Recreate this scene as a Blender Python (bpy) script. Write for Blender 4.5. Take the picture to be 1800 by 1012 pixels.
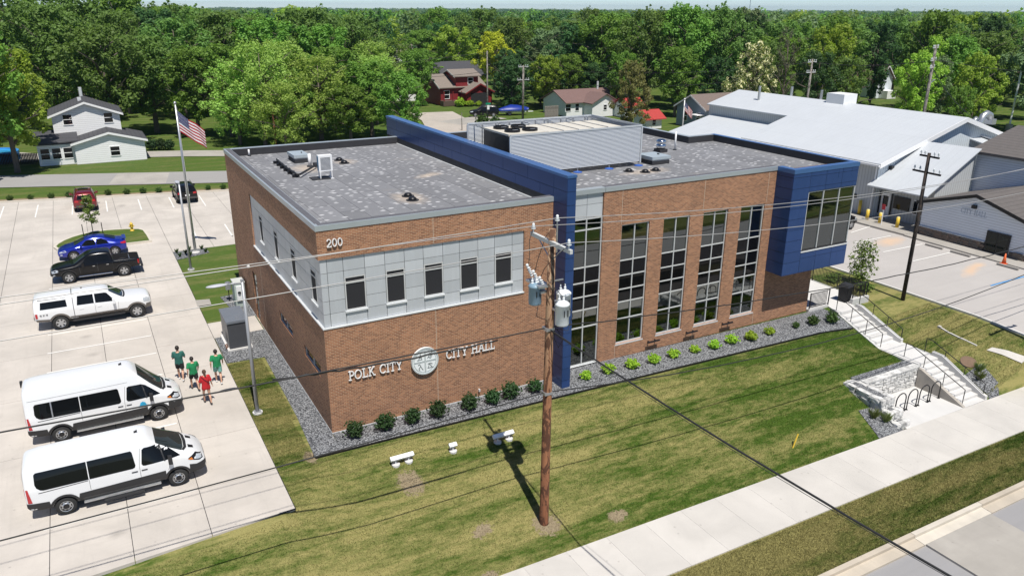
import bpy, bmesh, math, random
import numpy as np
from mathutils import Vector, Matrix
from mathutils.bvhtree import BVHTree
for _o in list(bpy.data.objects): bpy.data.objects.remove(_o)
SC = bpy.context.scene
COL = SC.collection
R = math.radians
RND = random.Random(7)

# ------------------------------------------------------------------ camera
cam_data = bpy.data.cameras.new('camera')
cam_data.sensor_width = 36.0
cam_data.lens = 1363.16 / 1800 * 36
cam_data.clip_start = 0.1
cam_data.clip_end = 9000
cam = bpy.data.objects.new('camera', cam_data)
COL.objects.link(cam)
_yaw, _pit, _rol = -0.5075, -0.3456, 0.0053
_d = Vector((-math.sin(_yaw)*math.cos(_pit), math.cos(_yaw)*math.cos(_pit), math.sin(_pit)))
_r = _d.cross(Vector((0, 0, 1))).normalized()
_u = _r.cross(_d)
_r, _u = _r*math.cos(_rol)+_u*math.sin(_rol), _u*math.cos(_rol)-_r*math.sin(_rol)
cam.matrix_world = Matrix(((_r.x, _u.x, -_d.x, -7.4355), (_r.y, _u.y, -_d.y, -29.0663), (_r.z, _u.z, -_d.z, 17.0966), (0, 0, 0, 1)))
SC.camera = cam

# ------------------------------------------------------------------ sky, sun, exposure
SUN_TRAVEL = Vector((0.040, 0.425, -0.905)).normalized()
world = bpy.data.worlds.new('World')
SC.world = world
world.use_nodes = True
_nt = world.node_tree
_bg = _nt.nodes['Background']
_sky = _nt.nodes.new('ShaderNodeTexSky')
_sky.sky_type = 'NISHITA'
_sky.sun_disc = False
_sky.sun_elevation = math.asin(-SUN_TRAVEL.z)
_sky.sun_rotation = math.atan2(-SUN_TRAVEL.x, -SUN_TRAVEL.y)
_sky.air_density = 0.55
_sky.dust_density = 0.0
_sky.ozone_density = 3.0
_nt.links.new(_sky.outputs[0], _bg.inputs[0])
_bg.inputs[1].default_value = 0.098
sun_data = bpy.data.lights.new('sun', 'SUN')
sun_data.energy = 5.0
sun_data.angle = R(0.53)
sun_data.color = (1.0, 0.955, 0.88)
sun = bpy.data.objects.new('sun', sun_data)
COL.objects.link(sun)
sun.rotation_euler = SUN_TRAVEL.to_track_quat('-Z', 'Y').to_euler()
sun.location = (0, -20, 60)
SC.view_settings.view_transform = 'Standard'
SC.view_settings.look = 'None'
SC.view_settings.exposure = 0.22
SC.view_settings.gamma = 1.0
SC.view_settings.use_curve_mapping = False
SC.render.engine = 'CYCLES'
SC.cycles.max_bounces = 6
SC.cycles.transparent_max_bounces = 12
SC.cycles.volume_bounces = 0

# ------------------------------------------------------------------ helpers
class MB:
    """collects faces for one mesh"""
    def __init__(s): s.v = []; s.f = []; s.m = []
    def add(s, vs, fs, mi=0):
        b = len(s.v)
        s.v.extend([tuple(p) for p in vs])
        for f in fs:
            s.f.append(tuple(b+i for i in f)); s.m.append(mi)
        return s
    def box(s, x0, x1, y0, y1, z0, z1, mi=0):
        return s.add([(x0,y0,z0),(x1,y0,z0),(x1,y1,z0),(x0,y1,z0),(x0,y0,z1),(x1,y0,z1),(x1,y1,z1),(x0,y1,z1)],
              [(3,2,1,0),(4,5,6,7),(0,1,5,4),(1,2,6,5),(2,3,7,6),(3,0,4,7)], mi)
    def obox(s, c, ax, ay, az, mi=0):
        c = Vector(c); ax = Vector(ax); ay = Vector(ay); az = Vector(az)
        vs = [c+sx*ax+sy*ay+sz*az for sz in (-1,1) for sx,sy in ((-1,-1),(1,-1),(1,1),(-1,1))]
        return s.add(vs, [(3,2,1,0),(4,5,6,7),(0,1,5,4),(1,2,6,5),(2,3,7,6),(3,0,4,7)], mi)
    def quad(s, a, b, c, d, mi=0): return s.add([a,b,c,d], [(0,1,2,3)], mi)
    def poly(s, pts, mi=0): return s.add(pts, [tuple(range(len(pts)))], mi)
    def prism(s, pts, z0, z1, mi=0):
        n = len(pts)
        vs = [(p[0],p[1],z0) for p in pts]+[(p[0],p[1],z1) for p in pts]
        fs = [tuple(reversed(range(n))), tuple(range(n,2*n))]+[(i,(i+1)%n,n+(i+1)%n,n+i) for i in range(n)]
        return s.add(vs, fs, mi)
    def sheet(s, pts3, th, mi=0):
        """slab whose top follows pts3, th thick"""
        n = len(pts3)
        vs = [(p[0],p[1],p[2]-th) for p in pts3]+[tuple(p) for p in pts3]
        fs = [tuple(reversed(range(n))), tuple(range(n,2*n))]+[(i,(i+1)%n,n+(i+1)%n,n+i) for i in range(n)]
        return s.add(vs, fs, mi)
    def tube(s, pts, rad, seg=8, caps=True, mi=0):
        pts = [Vector(p) for p in pts]; n = len(pts)
        if not isinstance(rad, (list, tuple)): rad = [rad]*n
        vs = []; prev = None
        for i, p in enumerate(pts):
            t = (pts[min(i+1,n-1)]-pts[max(i-1,0)]).normalized()
            if prev is None:
                a = t.cross(Vector((0,0,1)))
                if a.length < 1e-3: a = t.cross(Vector((0,1,0)))
            else:
                a = prev-t*prev.dot(t)
                if a.length < 1e-4: a = t.cross(Vector((0,0,1)))
            a.normalize(); b = t.cross(a); prev = a
            for k in range(seg):
                q = 2*math.pi*k/seg
                vs.append(p+(a*math.cos(q)+b*math.sin(q))*rad[i])
        fs = [(i*seg+k, i*seg+(k+1)%seg, (i+1)*seg+(k+1)%seg, (i+1)*seg+k) for i in range(n-1) for k in range(seg)]
        if caps: fs += [tuple(reversed(range(seg))), tuple(range((n-1)*seg, n*seg))]
        return s.add(vs, fs, mi)
    def cyl(s, c, r, z0, z1, seg=16, r1=None, mi=0):
        return s.tube([(c[0],c[1],z0),(c[0],c[1],z1)], [r, r if r1 is None else r1], seg, True, mi)
    def lathe(s, c, prof, seg=16, mi=0):
        """prof: (radius, z) upward along z at c"""
        vs = []
        for r_, z_ in prof:
            for k in range(seg):
                a = 2*math.pi*k/seg
                vs.append((c[0]+r_*math.cos(a), c[1]+r_*math.sin(a), c[2]+z_))
        n = len(prof)
        fs = [(i*seg+k, i*seg+(k+1)%seg, (i+1)*seg+(k+1)%seg, (i+1)*seg+k) for i in range(n-1) for k in range(seg)]
        fs += [tuple(reversed(range(seg))), tuple(range((n-1)*seg, n*seg))]
        return s.add(vs, fs, mi)
    def ball(s, c, rx, ry=None, rz=None, nu=10, nv=7, mi=0):
        ry = ry or rx; rz = rz or rx
        vs = [(c[0],c[1],c[2]-rz)]
        for j in range(1, nv):
            t = math.pi*j/nv
            for k in range(nu):
                a = 2*math.pi*k/nu
                vs.append((c[0]+rx*math.sin(t)*math.cos(a), c[1]+ry*math.sin(t)*math.sin(a), c[2]-rz*math.cos(t)))
        vs.append((c[0],c[1],c[2]+rz)); L = len(vs)-1
        fs = [(0, 1+(k+1)%nu, 1+k) for k in range(nu)]
        for j in range(nv-2):
            for k in range(nu):
                a = 1+j*nu
                fs.append((a+k, a+(k+1)%nu, a+nu+(k+1)%nu, a+nu+k))
        a = 1+(nv-2)*nu
        fs += [(a+k, a+(k+1)%nu, L) for k in range(nu)]
        return s.add(vs, fs, mi)
    def mesh(s, name, smooth=False):
        me = bpy.data.meshes.new(name)
        me.from_pydata(s.v, [], s.f)
        if any(s.m): me.polygons.foreach_set('material_index', s.m)
        if smooth: me.polygons.foreach_set('use_smooth', [True]*len(s.f))
        me.update()
        return me
    def build(s, name, mats, parent=None, smooth=False, loc=None):
        return mk(name, s.mesh(name, smooth), mats, parent, loc)

def mk(name, me, mats=None, parent=None, loc=None, rz=0, sc=None):
    o = bpy.data.objects.new(name, me)
    COL.objects.link(o)
    if mats is not None:
        if not isinstance(mats, (list, tuple)): mats = [mats]
        if len(me.materials) == 0:
            for m in mats: me.materials.append(m)
    if parent: o.parent = parent
    if loc: o.location = loc
    if rz: o.rotation_euler = (0, 0, rz)
    if sc: o.scale = sc
    return o
def tag(o, label, cat, group=None, kind=None):
    if label: o['label'] = label
    if cat: o['category'] = cat
    if group: o['group'] = group
    if kind: o['kind'] = kind
    return o
def thing(name, label, cat, loc=(0,0,0), rz=0, group=None):
    o = bpy.data.objects.new(name, None)
    COL.objects.link(o); o.location = loc; o.rotation_euler = (0,0,rz)
    o.empty_display_size = 0.3
    return tag(o, label, cat, group)
def struct(o):
    o['kind'] = 'structure'; return o
def dup(root, loc, rz=0, label=None, group=None, sc=None):
    def cp(o, par):
        c = o.copy(); COL.objects.link(c); c.parent = par
        for ch in [q for q in o.children]: cp(ch, c)
        return c
    r = cp(root, None)
    r.location = loc; r.rotation_euler = (0,0,rz)
    if sc: r.scale = (sc,)*3 if not isinstance(sc, (list, tuple)) else sc
    if label: r['label'] = label
    if group: r['group'] = group
    return r
def evaluated(o):
    bpy.context.view_layer.update()
    dg = bpy.context.evaluated_depsgraph_get()
    return bpy.data.meshes.new_from_object(o.evaluated_get(dg))

def lerp(a, b, t): return a+(b-a)*t
def clamp(t, a=0., b=1.): return max(a, min(b, t))
def interp(x, tab):
    if x <= tab[0][0]: return tab[0][1]
    for (a, va), (b, vb) in zip(tab, tab[1:]):
        if x <= b: return va+(vb-va)*(x-a)/(b-a) if b > a else vb
    return tab[-1][1]

# ------------------------------------------------------------------ materials
class N:
    def __init__(s, name):
        s.mat = bpy.data.materials.new(name); s.mat.use_nodes = True
        s.t = s.mat.node_tree; s.b = s.t.nodes['Principled BSDF']; s.out = s.t.nodes['Material Output']
    def n(s, typ, **kw):
        q = s.t.nodes.new('ShaderNode'+typ)
        for k, v in kw.items(): setattr(q, k, v)
        return q
    def l(s, a, b): s.t.links.new(a, b); return s
    def pos(s):
        return s.n('NewGeometry').outputs['Position']
    def obj(s):
        return s.n('TexCoord').outputs['Object']
    def scale(s, v, sc):
        m = s.n('VectorMath', operation='MULTIPLY'); s.l(v, m.inputs[0])
        m.inputs[1].default_value = sc if isinstance(sc, (list, tuple)) else (sc,)*3
        return m.outputs[0]
    def noise(s, v, sc, detail=4, rough=.55, dist=0):
        q = s.n('TexNoise'); q.inputs['Scale'].default_value = sc; q.inputs['Detail'].default_value = detail
        q.inputs['Roughness'].default_value = rough; q.inputs['Distortion'].default_value = dist
        s.l(v, q.inputs['Vector']); return q.outputs['Fac']
    def voro(s, v, sc, feature='F1', out='Distance', rnd=1):
        q = s.n('TexVoronoi', feature=feature); q.inputs['Scale'].default_value = sc; q.inputs['Randomness'].default_value = rnd
        s.l(v, q.inputs['Vector']); return q.outputs[out]
    def ramp(s, f, stops, interp='LINEAR'):
        q = s.n('ValToRGB'); q.color_ramp.interpolation = interp
        e = q.color_ramp.elements
        while len(e) < len(stops): e.new(.5)
        for i, (p, c) in enumerate(stops):
            e[i].position = p; e[i].color = (c[0], c[1], c[2], 1) if isinstance(c, (list, tuple)) else (c, c, c, 1)
        s.l(f, q.inputs[0]); return q.outputs[0]
    def mix(s, f, a, b, typ='MIX'):
        q = s.n('Mix', data_type='RGBA', blend_type=typ)
        if isinstance(f, (int, float)): q.inputs[0].default_value = f
        else: s.l(f, q.inputs[0])
        for i, c in ((6, a), (7, b)):
            if isinstance(c, (list, tuple)): q.inputs[i].default_value = (c[0], c[1], c[2], 1)
            else: s.l(c, q.inputs[i])
        return q.outputs[2]
    def math(s, op, a, b=None, c=None):
        q = s.n('Math', operation=op)
        for i, v in enumerate((a, b, c)):
            if v is None: continue
            if isinstance(v, (int, float)): q.inputs[i].default_value = v
            else: s.l(v, q.inputs[i])
        return q.outputs[0]
    def sep(s, v):
        q = s.n('SeparateXYZ'); s.l(v, q.inputs[0]); return q.outputs
    def comb(s, x, y, z):
        q = s.n('CombineXYZ')
        for i, v in enumerate((x, y, z)):
            if isinstance(v, (int, float)): q.inputs[i].default_value = v
            else: s.l(v, q.inputs[i])
        return q.outputs[0]
    def color(s, c):
        if isinstance(c, (list, tuple)): s.b.inputs['Base Color'].default_value = (c[0], c[1], c[2], 1)
        else: s.l(c, s.b.inputs['Base Color'])
        return s
    def set(s, rough=None, metal=None, spec=None, ior=None, coat=None):
        b = s.b.inputs
        if rough is not None:
            if isinstance(rough, (int, float)): b['Roughness'].default_value = rough
            else: s.l(rough, b['Roughness'])
        if metal is not None: b['Metallic'].default_value = metal
        if spec is not None: b['Specular IOR Level'].default_value = spec
        if ior is not None: b['IOR'].default_value = ior
        if coat is not None: b['Coat Weight'].default_value = coat; b['Coat Roughness'].default_value = .04
        return s
    def bump(s, h, strength=.3, dist=.02):
        q = s.n('Bump'); q.inputs['Strength'].default_value = strength; q.inputs['Distance'].default_value = dist
        s.l(h, q.inputs['Height']); s.l(q.outputs[0], s.b.inputs['Normal']); return s

def m_plain(name, c, rough=.5, metal=0, var=.12, sc=3, spec=None, coat=None):
    k = N(name); f = k.noise(k.obj(), sc, 4, .6)
    k.color(k.mix(f, tuple(x*(1-var) for x in c), tuple(min(1, x*(1+var)) for x in c)))
    return k.set(rough, metal, spec, None, coat).mat

def m_concrete(name, c, stain=.25, sc=.35, tile=None, scuff=True, oil=None):
    k = N(name); p = k.pos()
    big = k.noise(p, sc, 5, .6, .4); fine = k.noise(p, 14, 3, .7)
    col = k.mix(k.ramp(big, [(.3, 0), (.75, 1)]), tuple(x*(1-stain) for x in c), tuple(min(1, x*1.06) for x in c))
    if scuff:
        st = k.noise(k.scale(p, (.35, 2.2, 1)), 1.1, 4, .65, .6)
        col = k.mix(k.math('MULTIPLY', k.ramp(st, [(.52, 0), (.75, 1)]), .38), col, tuple(x*.72 for x in c))
    oi = k.n('ObjectInfo').outputs['Random']
    col = k.mix(1, col, k.ramp(oi, [(0, .93), (1, 1.0)]), 'MULTIPLY')
    col = k.mix(k.math('MULTIPLY', fine, .25), col, tuple(x*.8 for x in c))
    if oil: col = k.mix(k.math('MULTIPLY', blob_mask(k, p, oil, .9, 2.5, .9), .5), col, tuple(x*.42 for x in c))
    if scuff:
        tr = k.noise(k.scale(p, (2.4, .14, 1)), 1.3, 4, .7, .8)
        col = k.mix(k.math('MULTIPLY', k.ramp(tr, [(.54, 0), (.74, 1)]), .30), col, tuple(x*.66 for x in c))
    spots = k.voro(p, 1.7, 'F1')
    col = k.mix(k.math('MULTIPLY', k.ramp(spots, [(.05, 1), (.09, 0)]), .3), col, (.12, .11, .1))
    k.color(col).set(.85)
    k.bump(k.noise(p, 40, 2, .6), .15, .004)
    return k.mat
def blob_mask(k, p, blobs, edge=.35, nscale=3.5, amp=.9):
    """irregular soft patches: blobs are (x, y, rx, ry, angle)"""
    x, y, z = k.sep(p); n = k.math('SUBTRACT', k.noise(p, nscale, 4, .65), .5); out = None
    for cx, cy, rx, ry, an in blobs:
        ca, sa = math.cos(R(an)), math.sin(R(an))
        dx = k.math('SUBTRACT', x, cx); dy = k.math('SUBTRACT', y, cy)
        u = k.math('DIVIDE', k.math('ADD', k.math('MULTIPLY', dx, ca), k.math('MULTIPLY', dy, sa)), rx)
        v = k.math('DIVIDE', k.math('SUBTRACT', k.math('MULTIPLY', dy, ca), k.math('MULTIPLY', dx, sa)), ry)
        d = k.math('SQRT', k.math('ADD', k.math('MULTIPLY', u, u), k.math('MULTIPLY', v, v)))
        d = k.math('ADD', d, k.math('MULTIPLY', n, amp))
        m = k.ramp(d, [(max(0, 1-edge)*.5, 1), ((1+edge*.4)*.5, 0)]) if False else k.ramp(k.math('MULTIPLY', d, .5), [(.5-edge*.5, 1), (.5, 0)])
        out = m if out is None else k.math('MAXIMUM', out, m)
    return out
M = {}
M['lot'] = m_concrete('lot_concrete', (.56, .515, .465), oil=[(-8.6,13.8,.5,.35,0),(-7.4,10.9,.7,.4,10),(-8.9,16.6,.4,.3,0),(-7.9,22,.5,.4,0),(-8.5,-3,.35,.3,0),(-6.4,24.6,.4,.3,0),(-5.0,48.6,.5,.8,0),(-12.8,8,.9,.3,60)])
M['walk'] = m_concrete('walk_concrete', (.55, .525, .49), .14, .5, scuff=False)
M['white_conc'] = m_concrete('white_concrete', (.60, .59, .575), .10, .8, scuff=False)
M['old_conc'] = m_concrete('old_concrete', (.40, .375, .34), .25, .4)
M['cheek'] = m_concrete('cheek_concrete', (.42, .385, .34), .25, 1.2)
M['kerb'] = m_concrete('kerb_concrete', (.50, .44, .36), .2, .8)
M['kerb_new'] = m_concrete('kerb_new_concrete', (.62, .57, .49), .15, .8)
def m_asphalt(name, c, blobs=None, blob_c=None):
    k = N(name); p = k.pos()
    a = k.noise(p, .25, 5, .6); b = k.noise(p, 60, 2, .7)
    col = k.mix(a, tuple(x*.85 for x in c), tuple(x*1.12 for x in c))
    col = k.mix(k.math('MULTIPLY', b, .4), col, tuple(x*.6 for x in c))
    st = k.noise(k.scale(p, (.12, 1.4, 1)), 1.2, 4, .6)
    col = k.mix(k.math('MULTIPLY', k.ramp(st, [(.5, 0), (.8, 1)]), .35), col, tuple(x*.7 for x in c))
    if blobs: col = k.mix(k.math('MULTIPLY', blob_mask(k, p, blobs, .8, 1.6, 1.0), .75), col, blob_c)
    k.color(col).set(.9); k.bump(b, .25, .006)
    return k.mat
M['asphalt'] = m_asphalt('street_asphalt', (.30, .295, .30))
M['east_lot'] = m_asphalt('east_lot_surface', (.44, .415, .395), [(47.2,7.9,2.3,1.0,12),(45.9,.5,2.4,.55,20),(47.3,.9,1.2,.5,10)], (.58,.40,.26))
M['back_street'] = m_asphalt('back_street_surface', (.32, .31, .30))

def m_grass(name, dry=.5, green=(.062, .092, .016), tan=(.235, .205, .075), bare=None):
    k = N(name); p = k.pos()
    n1 = k.noise(k.scale(p, (.26, 1.45, 1)), .6, 7, .70, .45); n2 = k.noise(k.scale(p, (.5, 1.4, 1)), 3.2, 6, .75); n3 = k.noise(p, 22, 3, .75)
    # mowing bands along the street, slightly irregular
    x, y, z = k.sep(p)
    w = k.math('SINE', k.math('ADD', k.math('MULTIPLY', k.math('ADD', y, k.math('MULTIPLY', x, .05)), 2.7), k.math('MULTIPLY', n1, 4)))
    f = k.math('ADD', k.math('MULTIPLY', n1, .62), k.math('ADD', k.math('MULTIPLY', n2, .40), k.math('MULTIPLY', w, .028)))
    f = k.math('ADD', f, k.ramp(k.math('DIVIDE', k.math('ADD', x, 14.), 52.), [(0, .5), (.42, .5), (.87, .37), (.93, .49)])); f = k.math('SUBTRACT', f, .48); f = k.math('ADD', f, k.math('MULTIPLY', k.math('LESS_THAN', y, -12.0), .085))
    thr = .62-.20*dry
    dryf = k.ramp(f, [(thr, 0), (thr+.17, 1)])
    fine = k.ramp(n3, [(.3, 0), (.72, 1)])
    g = k.mix(n2, tuple(c*.7 for c in green), tuple(c*1.35 for c in green))
    g = k.mix(k.math('MULTIPLY', fine, .5), g, tuple(c*.45 for c in green))
    t = k.mix(fine, tan, tuple(c*.62 for c in tan))
    col = k.mix(k.math('MULTIPLY', dryf, .85), g, t)
    if bare: col = k.mix(blob_mask(k, p, bare, .3, 7, 2.0), col, k.mix(fine, (.30, .25, .16), (.20, .155, .10)))
    k.color(col).set(.9, spec=.15)
    k.bump(n3, .6, .05)
    return k.mat
M['lawn'] = m_grass('lawn', 1.0, (.058, .104, .013), (.35, .305, .12), [(1.9,-4.1,.55,.75,10),(8.85,-8.5,.5,.3,0),(5.95,-7.8,.6,.6,0),(2.8,-9.05,.4,.2,0),(-1.3,-1.3,.3,.5,0),(3.5,-7.2,.5,.3,20)])
M['field'] = m_grass('green_field', .55, (.075, .125, .022), (.20, .19, .07))
M['dirt'] = m_plain('bare_dirt', (.24, .18, .115), .95, var=.4, sc=8)

def m_gravel(name, a, b, sc=26):
    k = N(name); p = k.pos()
    v = k.n('TexVoronoi'); v.inputs['Scale'].default_value = sc; k.l(p, v.inputs['Vector'])
    r_ = k.sep(v.outputs['Color'])[0]
    c = k.ramp(r_, [(0, a), (.55, tuple((x+y)/2 for x, y in zip(a, b))), (1, b)])
    d = v.outputs['Distance']
    c = k.mix(k.ramp(d, [(.35, 0), (.75, 1)]), c, tuple(x*.35 for x in a))
    k.color(c).set(.85)
    k.bump(k.math('SUBTRACT', 1., d), .9, .04)
    return k.mat
M['gravel'] = m_gravel('grey_gravel', (.10, .105, .115), (.38, .39, .405), 17)

def m_brick(name, c1, c2, mortar):
    k = N(name); p = k.pos(); x, y, z = k.sep(p)
    uv = k.comb(k.math('ADD', x, y), z, 0)
    q = k.n('TexBrick'); k.l(uv, q.inputs['Vector'])
    q.inputs['Scale'].default_value = 1
    q.inputs['Brick Width'].default_value = .2032; q.inputs['Row Height'].default_value = .0677
    q.inputs['Mortar Size'].default_value = .0085; q.inputs['Mortar Smooth'].default_value = .15
    q.inputs['Bias'].default_value = .05
    q.inputs['Color1'].default_value = (*c1, 1); q.inputs['Color2'].default_value = (*c2, 1); q.inputs['Mortar'].default_value = (*mortar, 1)
    n = k.noise(uv, .5, 5, .6); n2 = k.noise(uv, 30, 2)
    col = k.mix(k.math('MULTIPLY', n2, .35), q.outputs['Color'], tuple(v*.55 for v in c1))
    col = k.mix(1, col, k.ramp(n, [(.2, .86), (.8, 1.1)]), 'MULTIPLY')
    k.color(col).set(.9)
    k.bump(k.math('SUBTRACT', 1., q.outputs['Fac']), .6, .012)
    return k.mat
M['brick'] = m_brick('brick', (.44, .200, .103), (.19, .077, .043), (.48, .345, .225))

M['panel_grey'] = m_plain('grey_metal_panel', (.50, .525, .55), .42, .25, .05, .7)
M['panel_grey_light'] = m_plain('light_grey_metal_panel', (.56, .585, .61), .42, .25, .05, .7)
M['coping'] = m_plain('grey_coping', (.44, .48, .50), .35, .4, .06, 1.5)
M['blue'] = m_plain('blue_metal_panel', (.032, .076, .225), .30, .45, .06, .6)
M['blue_cap'] = m_plain('blue_metal_cap', (.085, .19, .44), .3, .5, .06, .6)
def m_panel_metal(name, c, rough, metal):
    k = N(name); p = k.pos(); n = k.noise(p, .7, 3, .55); st = k.noise(k.scale(p, (3, 3, .25)), 2, 4, .65)
    col = k.mix(n, tuple(x*.92 for x in c), tuple(min(1, x*1.08) for x in c))
    col = k.mix(k.math('MULTIPLY', k.ramp(st, [(.5, 0), (.8, 1)]), .16), col, tuple(min(1, x*1.5+.02) for x in c))
    oi = k.n('ObjectInfo').outputs['Random']; col = k.mix(1, col, k.ramp(oi, [(0, .93), (1, 1.03)]), 'MULTIPLY')
    k.color(col).set(k.ramp(st, [(.3, rough*.85), (.8, rough*1.25)]), metal); k.bump(k.noise(p, 1.1, 2, .5), .12, .02)
    return k.mat
M['blue'] = m_panel_metal('blue_metal_panel_finish', (.032, .076, .225), .32, .4)
M['panel_grey'] = m_panel_metal('grey_panel_finish', (.50, .525, .55), .42, .25)
M['panel_grey_light'] = m_panel_metal('light_grey_panel_finish', (.56, .585, .61), .42, .25)
M['dark_gap'] = m_plain('dark_gap', (.015, .015, .018), .8)
M['frame'] = m_plain('window_frame_aluminium', (.62, .63, .63), .4, .3, .04)
M['sill'] = m_plain('sill_metal', (.66, .68, .69), .4, .2, .05)
M['white_paint'] = m_plain('white_paint', (.76, .76, .76), .5, 0, .04)
M['black_metal'] = m_plain('black_metal', (.012, .012, .014), .4, .2, .2)
M['steel'] = m_plain('galvanised_steel', (.48, .49, .50), .38, .75, .12, 6)
M['grey_pole'] = m_plain('grey_pole_paint', (.36, .37, .39), .45, .4, .06)
M['flashing'] = m_plain('black_membrane', (.028, .028, .032), .75, 0, .35, 2.5)
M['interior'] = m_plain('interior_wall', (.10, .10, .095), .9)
M['interior_light'] = m_plain('interior_ledge', (.70, .74, .70), .7)

def m_roof():
    k = N('roof_membrane'); p = k.pos(); x, y, z = k.sep(p)
    n1 = k.noise(p, .35, 5, .6); n2 = k.noise(p, 5, 4, .7)
    c = k.mix(n1, (.165, .168, .178), (.235, .237, .247))
    c = k.mix(k.math('MULTIPLY', n2, .5), c, (.10, .102, .115))
    # membrane seams running front to back
    fx = k.math('FRACT', k.math('DIVIDE', x, .98))
    seam = k.math('LESS_THAN', fx, .035)
    c = k.mix(k.math('MULTIPLY', seam, .75), c, (.06, .06, .07))
    row = k.math('FLOOR', k.math('DIVIDE', x, .98)); fy = k.math('FRACT', k.math('DIVIDE', k.math('ADD', y, k.math('MULTIPLY', row, 1.37)), 6.1))
    c = k.mix(k.math('MULTIPLY', k.math('LESS_THAN', fy, .012), .6), c, (.06, .06, .07))
    pan = k.n('TexWhiteNoise'); pan.noise_dimensions = '2D'; k.l(k.comb(row, k.math('FLOOR', k.math('DIVIDE', k.math('ADD', y, k.math('MULTIPLY', row, 1.37)), 6.1)), 0), pan.inputs['Vector'])
    c = k.mix(1, c, k.ramp(pan.outputs['Value'], [(0, .84), (1, 1.12)]), 'MULTIPLY')
    fx2 = k.math('FRACT', k.math('DIVIDE', k.math('ADD', x, .05), .98))
    c = k.mix(k.math('MULTIPLY', k.math('LESS_THAN', fx2, .02), .35), c, (.3, .3, .31))
    # bleached spots in loose rows
    q = k.n('TexVoronoi'); q.inputs['Scale'].default_value = 1; q.inputs['Randomness'].default_value = .62
    wob = k.noise(p, 2.5, 3, .6)
    k.l(k.comb(k.math('MULTIPLY', x, 2.2), k.math('MULTIPLY', k.math('ADD', y, k.math('MULTIPLY', wob, .12)), 3.4), 0), q.inputs['Vector'])
    ed = k.math('ADD', q.outputs['Distance'], k.math('MULTIPLY', k.math('SUBTRACT', n2, .5), .34))
    rr = k.sep(q.outputs['Color'])[0]
    sp = k.math('MULTIPLY', k.ramp(ed, [(.18, 1), (.34, 0)]), k.ramp(rr, [(.05, .3), (.5, 1)]))
    sp = k.math('MULTIPLY', sp, k.ramp(k.noise(p, .8, 4, .7), [(.30, .35), (.56, 1)]))
    c = k.mix(k.math('MULTIPLY', sp, .88), c, (.56, .56, .57))
    # tan dust where water stands
    dust = k.ramp(k.noise(p, .22, 4, .65, .5), [(.62, 0), (.78, 1)])
    c = k.mix(k.math('MULTIPLY', dust, .5), c, (.30, .265, .22))
    c = k.mix(k.math('MULTIPLY', blob_mask(k, p, [(5.7,4.5,.95,1.5,0),(5.8,14.8,.8,1.0,0),(19.6,4.35,1.9,.75,5),(3.4,13.8,1.1,1.6,10),(8.6,9,1.2,.5,30)], .8, 2.2, 1.3), .8), c, k.mix(n2, (.50, .42, .34), (.36, .30, .24)))
    k.color(c).set(.85)
    k.bump(n2, .2, .01)
    return k.mat
M['roof'] = m_roof()
M['dust'] = m_plain('tan_dust', (.42, .35, .28), .95, var=.25, sc=5)

def m_glass_opaque(name, c=(.012, .018, .017), ior=1.9):
    k = N(name)
    f = k.noise(k.obj(), .6, 2, .5)
    k.color(k.mix(f, tuple(x*.7 for x in c), tuple(x*1.3 for x in c))).set(.025, 0, .5, ior)
    k.bump(k.noise(k.obj(), .9, 1, .4), .02, .01)
    return k.mat
M['glass'] = m_glass_opaque('dark_glass', (.006, .010, .009), 1.38)
M['spandrel'] = m_glass_opaque('spandrel_glass', (.005, .005, .006), 1.30)
def m_glass_clear(name, tint, ior=1.75):
    k = N(name)
    tr = k.n('BsdfTransparent'); tr.inputs[0].default_value = (*tint, 1)
    gl = k.n('BsdfGlossy'); gl.inputs['Roughness'].default_value = .02; gl.inputs[0].default_value = (.9, .95, .93, 1)
    fr = k.n('Fresnel'); fr.inputs[0].default_value = ior
    nz = k.n('Bump'); nz.inputs['Strength'].default_value = .03; nz.inputs['Distance'].default_value = .01
    k.l(k.noise(k.obj(), .8, 1, .4), nz.inputs['Height']); k.l(nz.outputs[0], gl.inputs['Normal'])
    mx = k.n('MixShader'); k.l(fr.outputs[0], mx.inputs[0]); k.l(tr.outputs[0], mx.inputs[1]); k.l(gl.outputs[0], mx.inputs[2])
    k.l(mx.outputs[0], k.out.inputs[0])
    return k.mat
M['vision'] = m_glass_clear('tinted_vision_glass', (.13, .19, .17), 2.5)

def m_leaf(name, c, var=.55, trans=.42, spec=.25):
    c = tuple(x*1.55 for x in c)
    k = N(name); p = k.obj()
    oi = k.n('ObjectInfo').outputs['Random']
    n = k.noise(p, .55, 3, .6); n2 = k.noise(p, 6, 2, .6)
    a = tuple(x*(1-var*.62) for x in c); b = tuple(min(1, x*(1+var)) for x in c)
    col = k.mix(k.math('ADD', k.math('MULTIPLY', n, .55), k.math('MULTIPLY', n2, .45)), a, b)
    hs = k.n('HueSaturation'); k.l(col, hs.inputs['Color'])
    k.l(k.math('ADD', .478, k.math('MULTIPLY', oi, .038)), hs.inputs['Hue'])
    k.l(k.math('ADD', .72, k.math('MULTIPLY', oi, .52)), hs.inputs['Value'])
    col = hs.outputs[0]
    k.color(col).set(.55, spec=spec)
    tl = k.n('BsdfTranslucent'); k.l(k.mix(.5, col, (c[0]*1.5, c[1]*1.6, c[2]*.6)), tl.inputs[0])
    mx = k.n('MixShader'); mx.inputs[0].default_value = trans
    k.l(k.b.outputs[0], mx.inputs[1]); k.l(tl.outputs[0], mx.inputs[2]); k.l(mx.outputs[0], k.out.inputs[0])
    return k.mat
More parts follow.
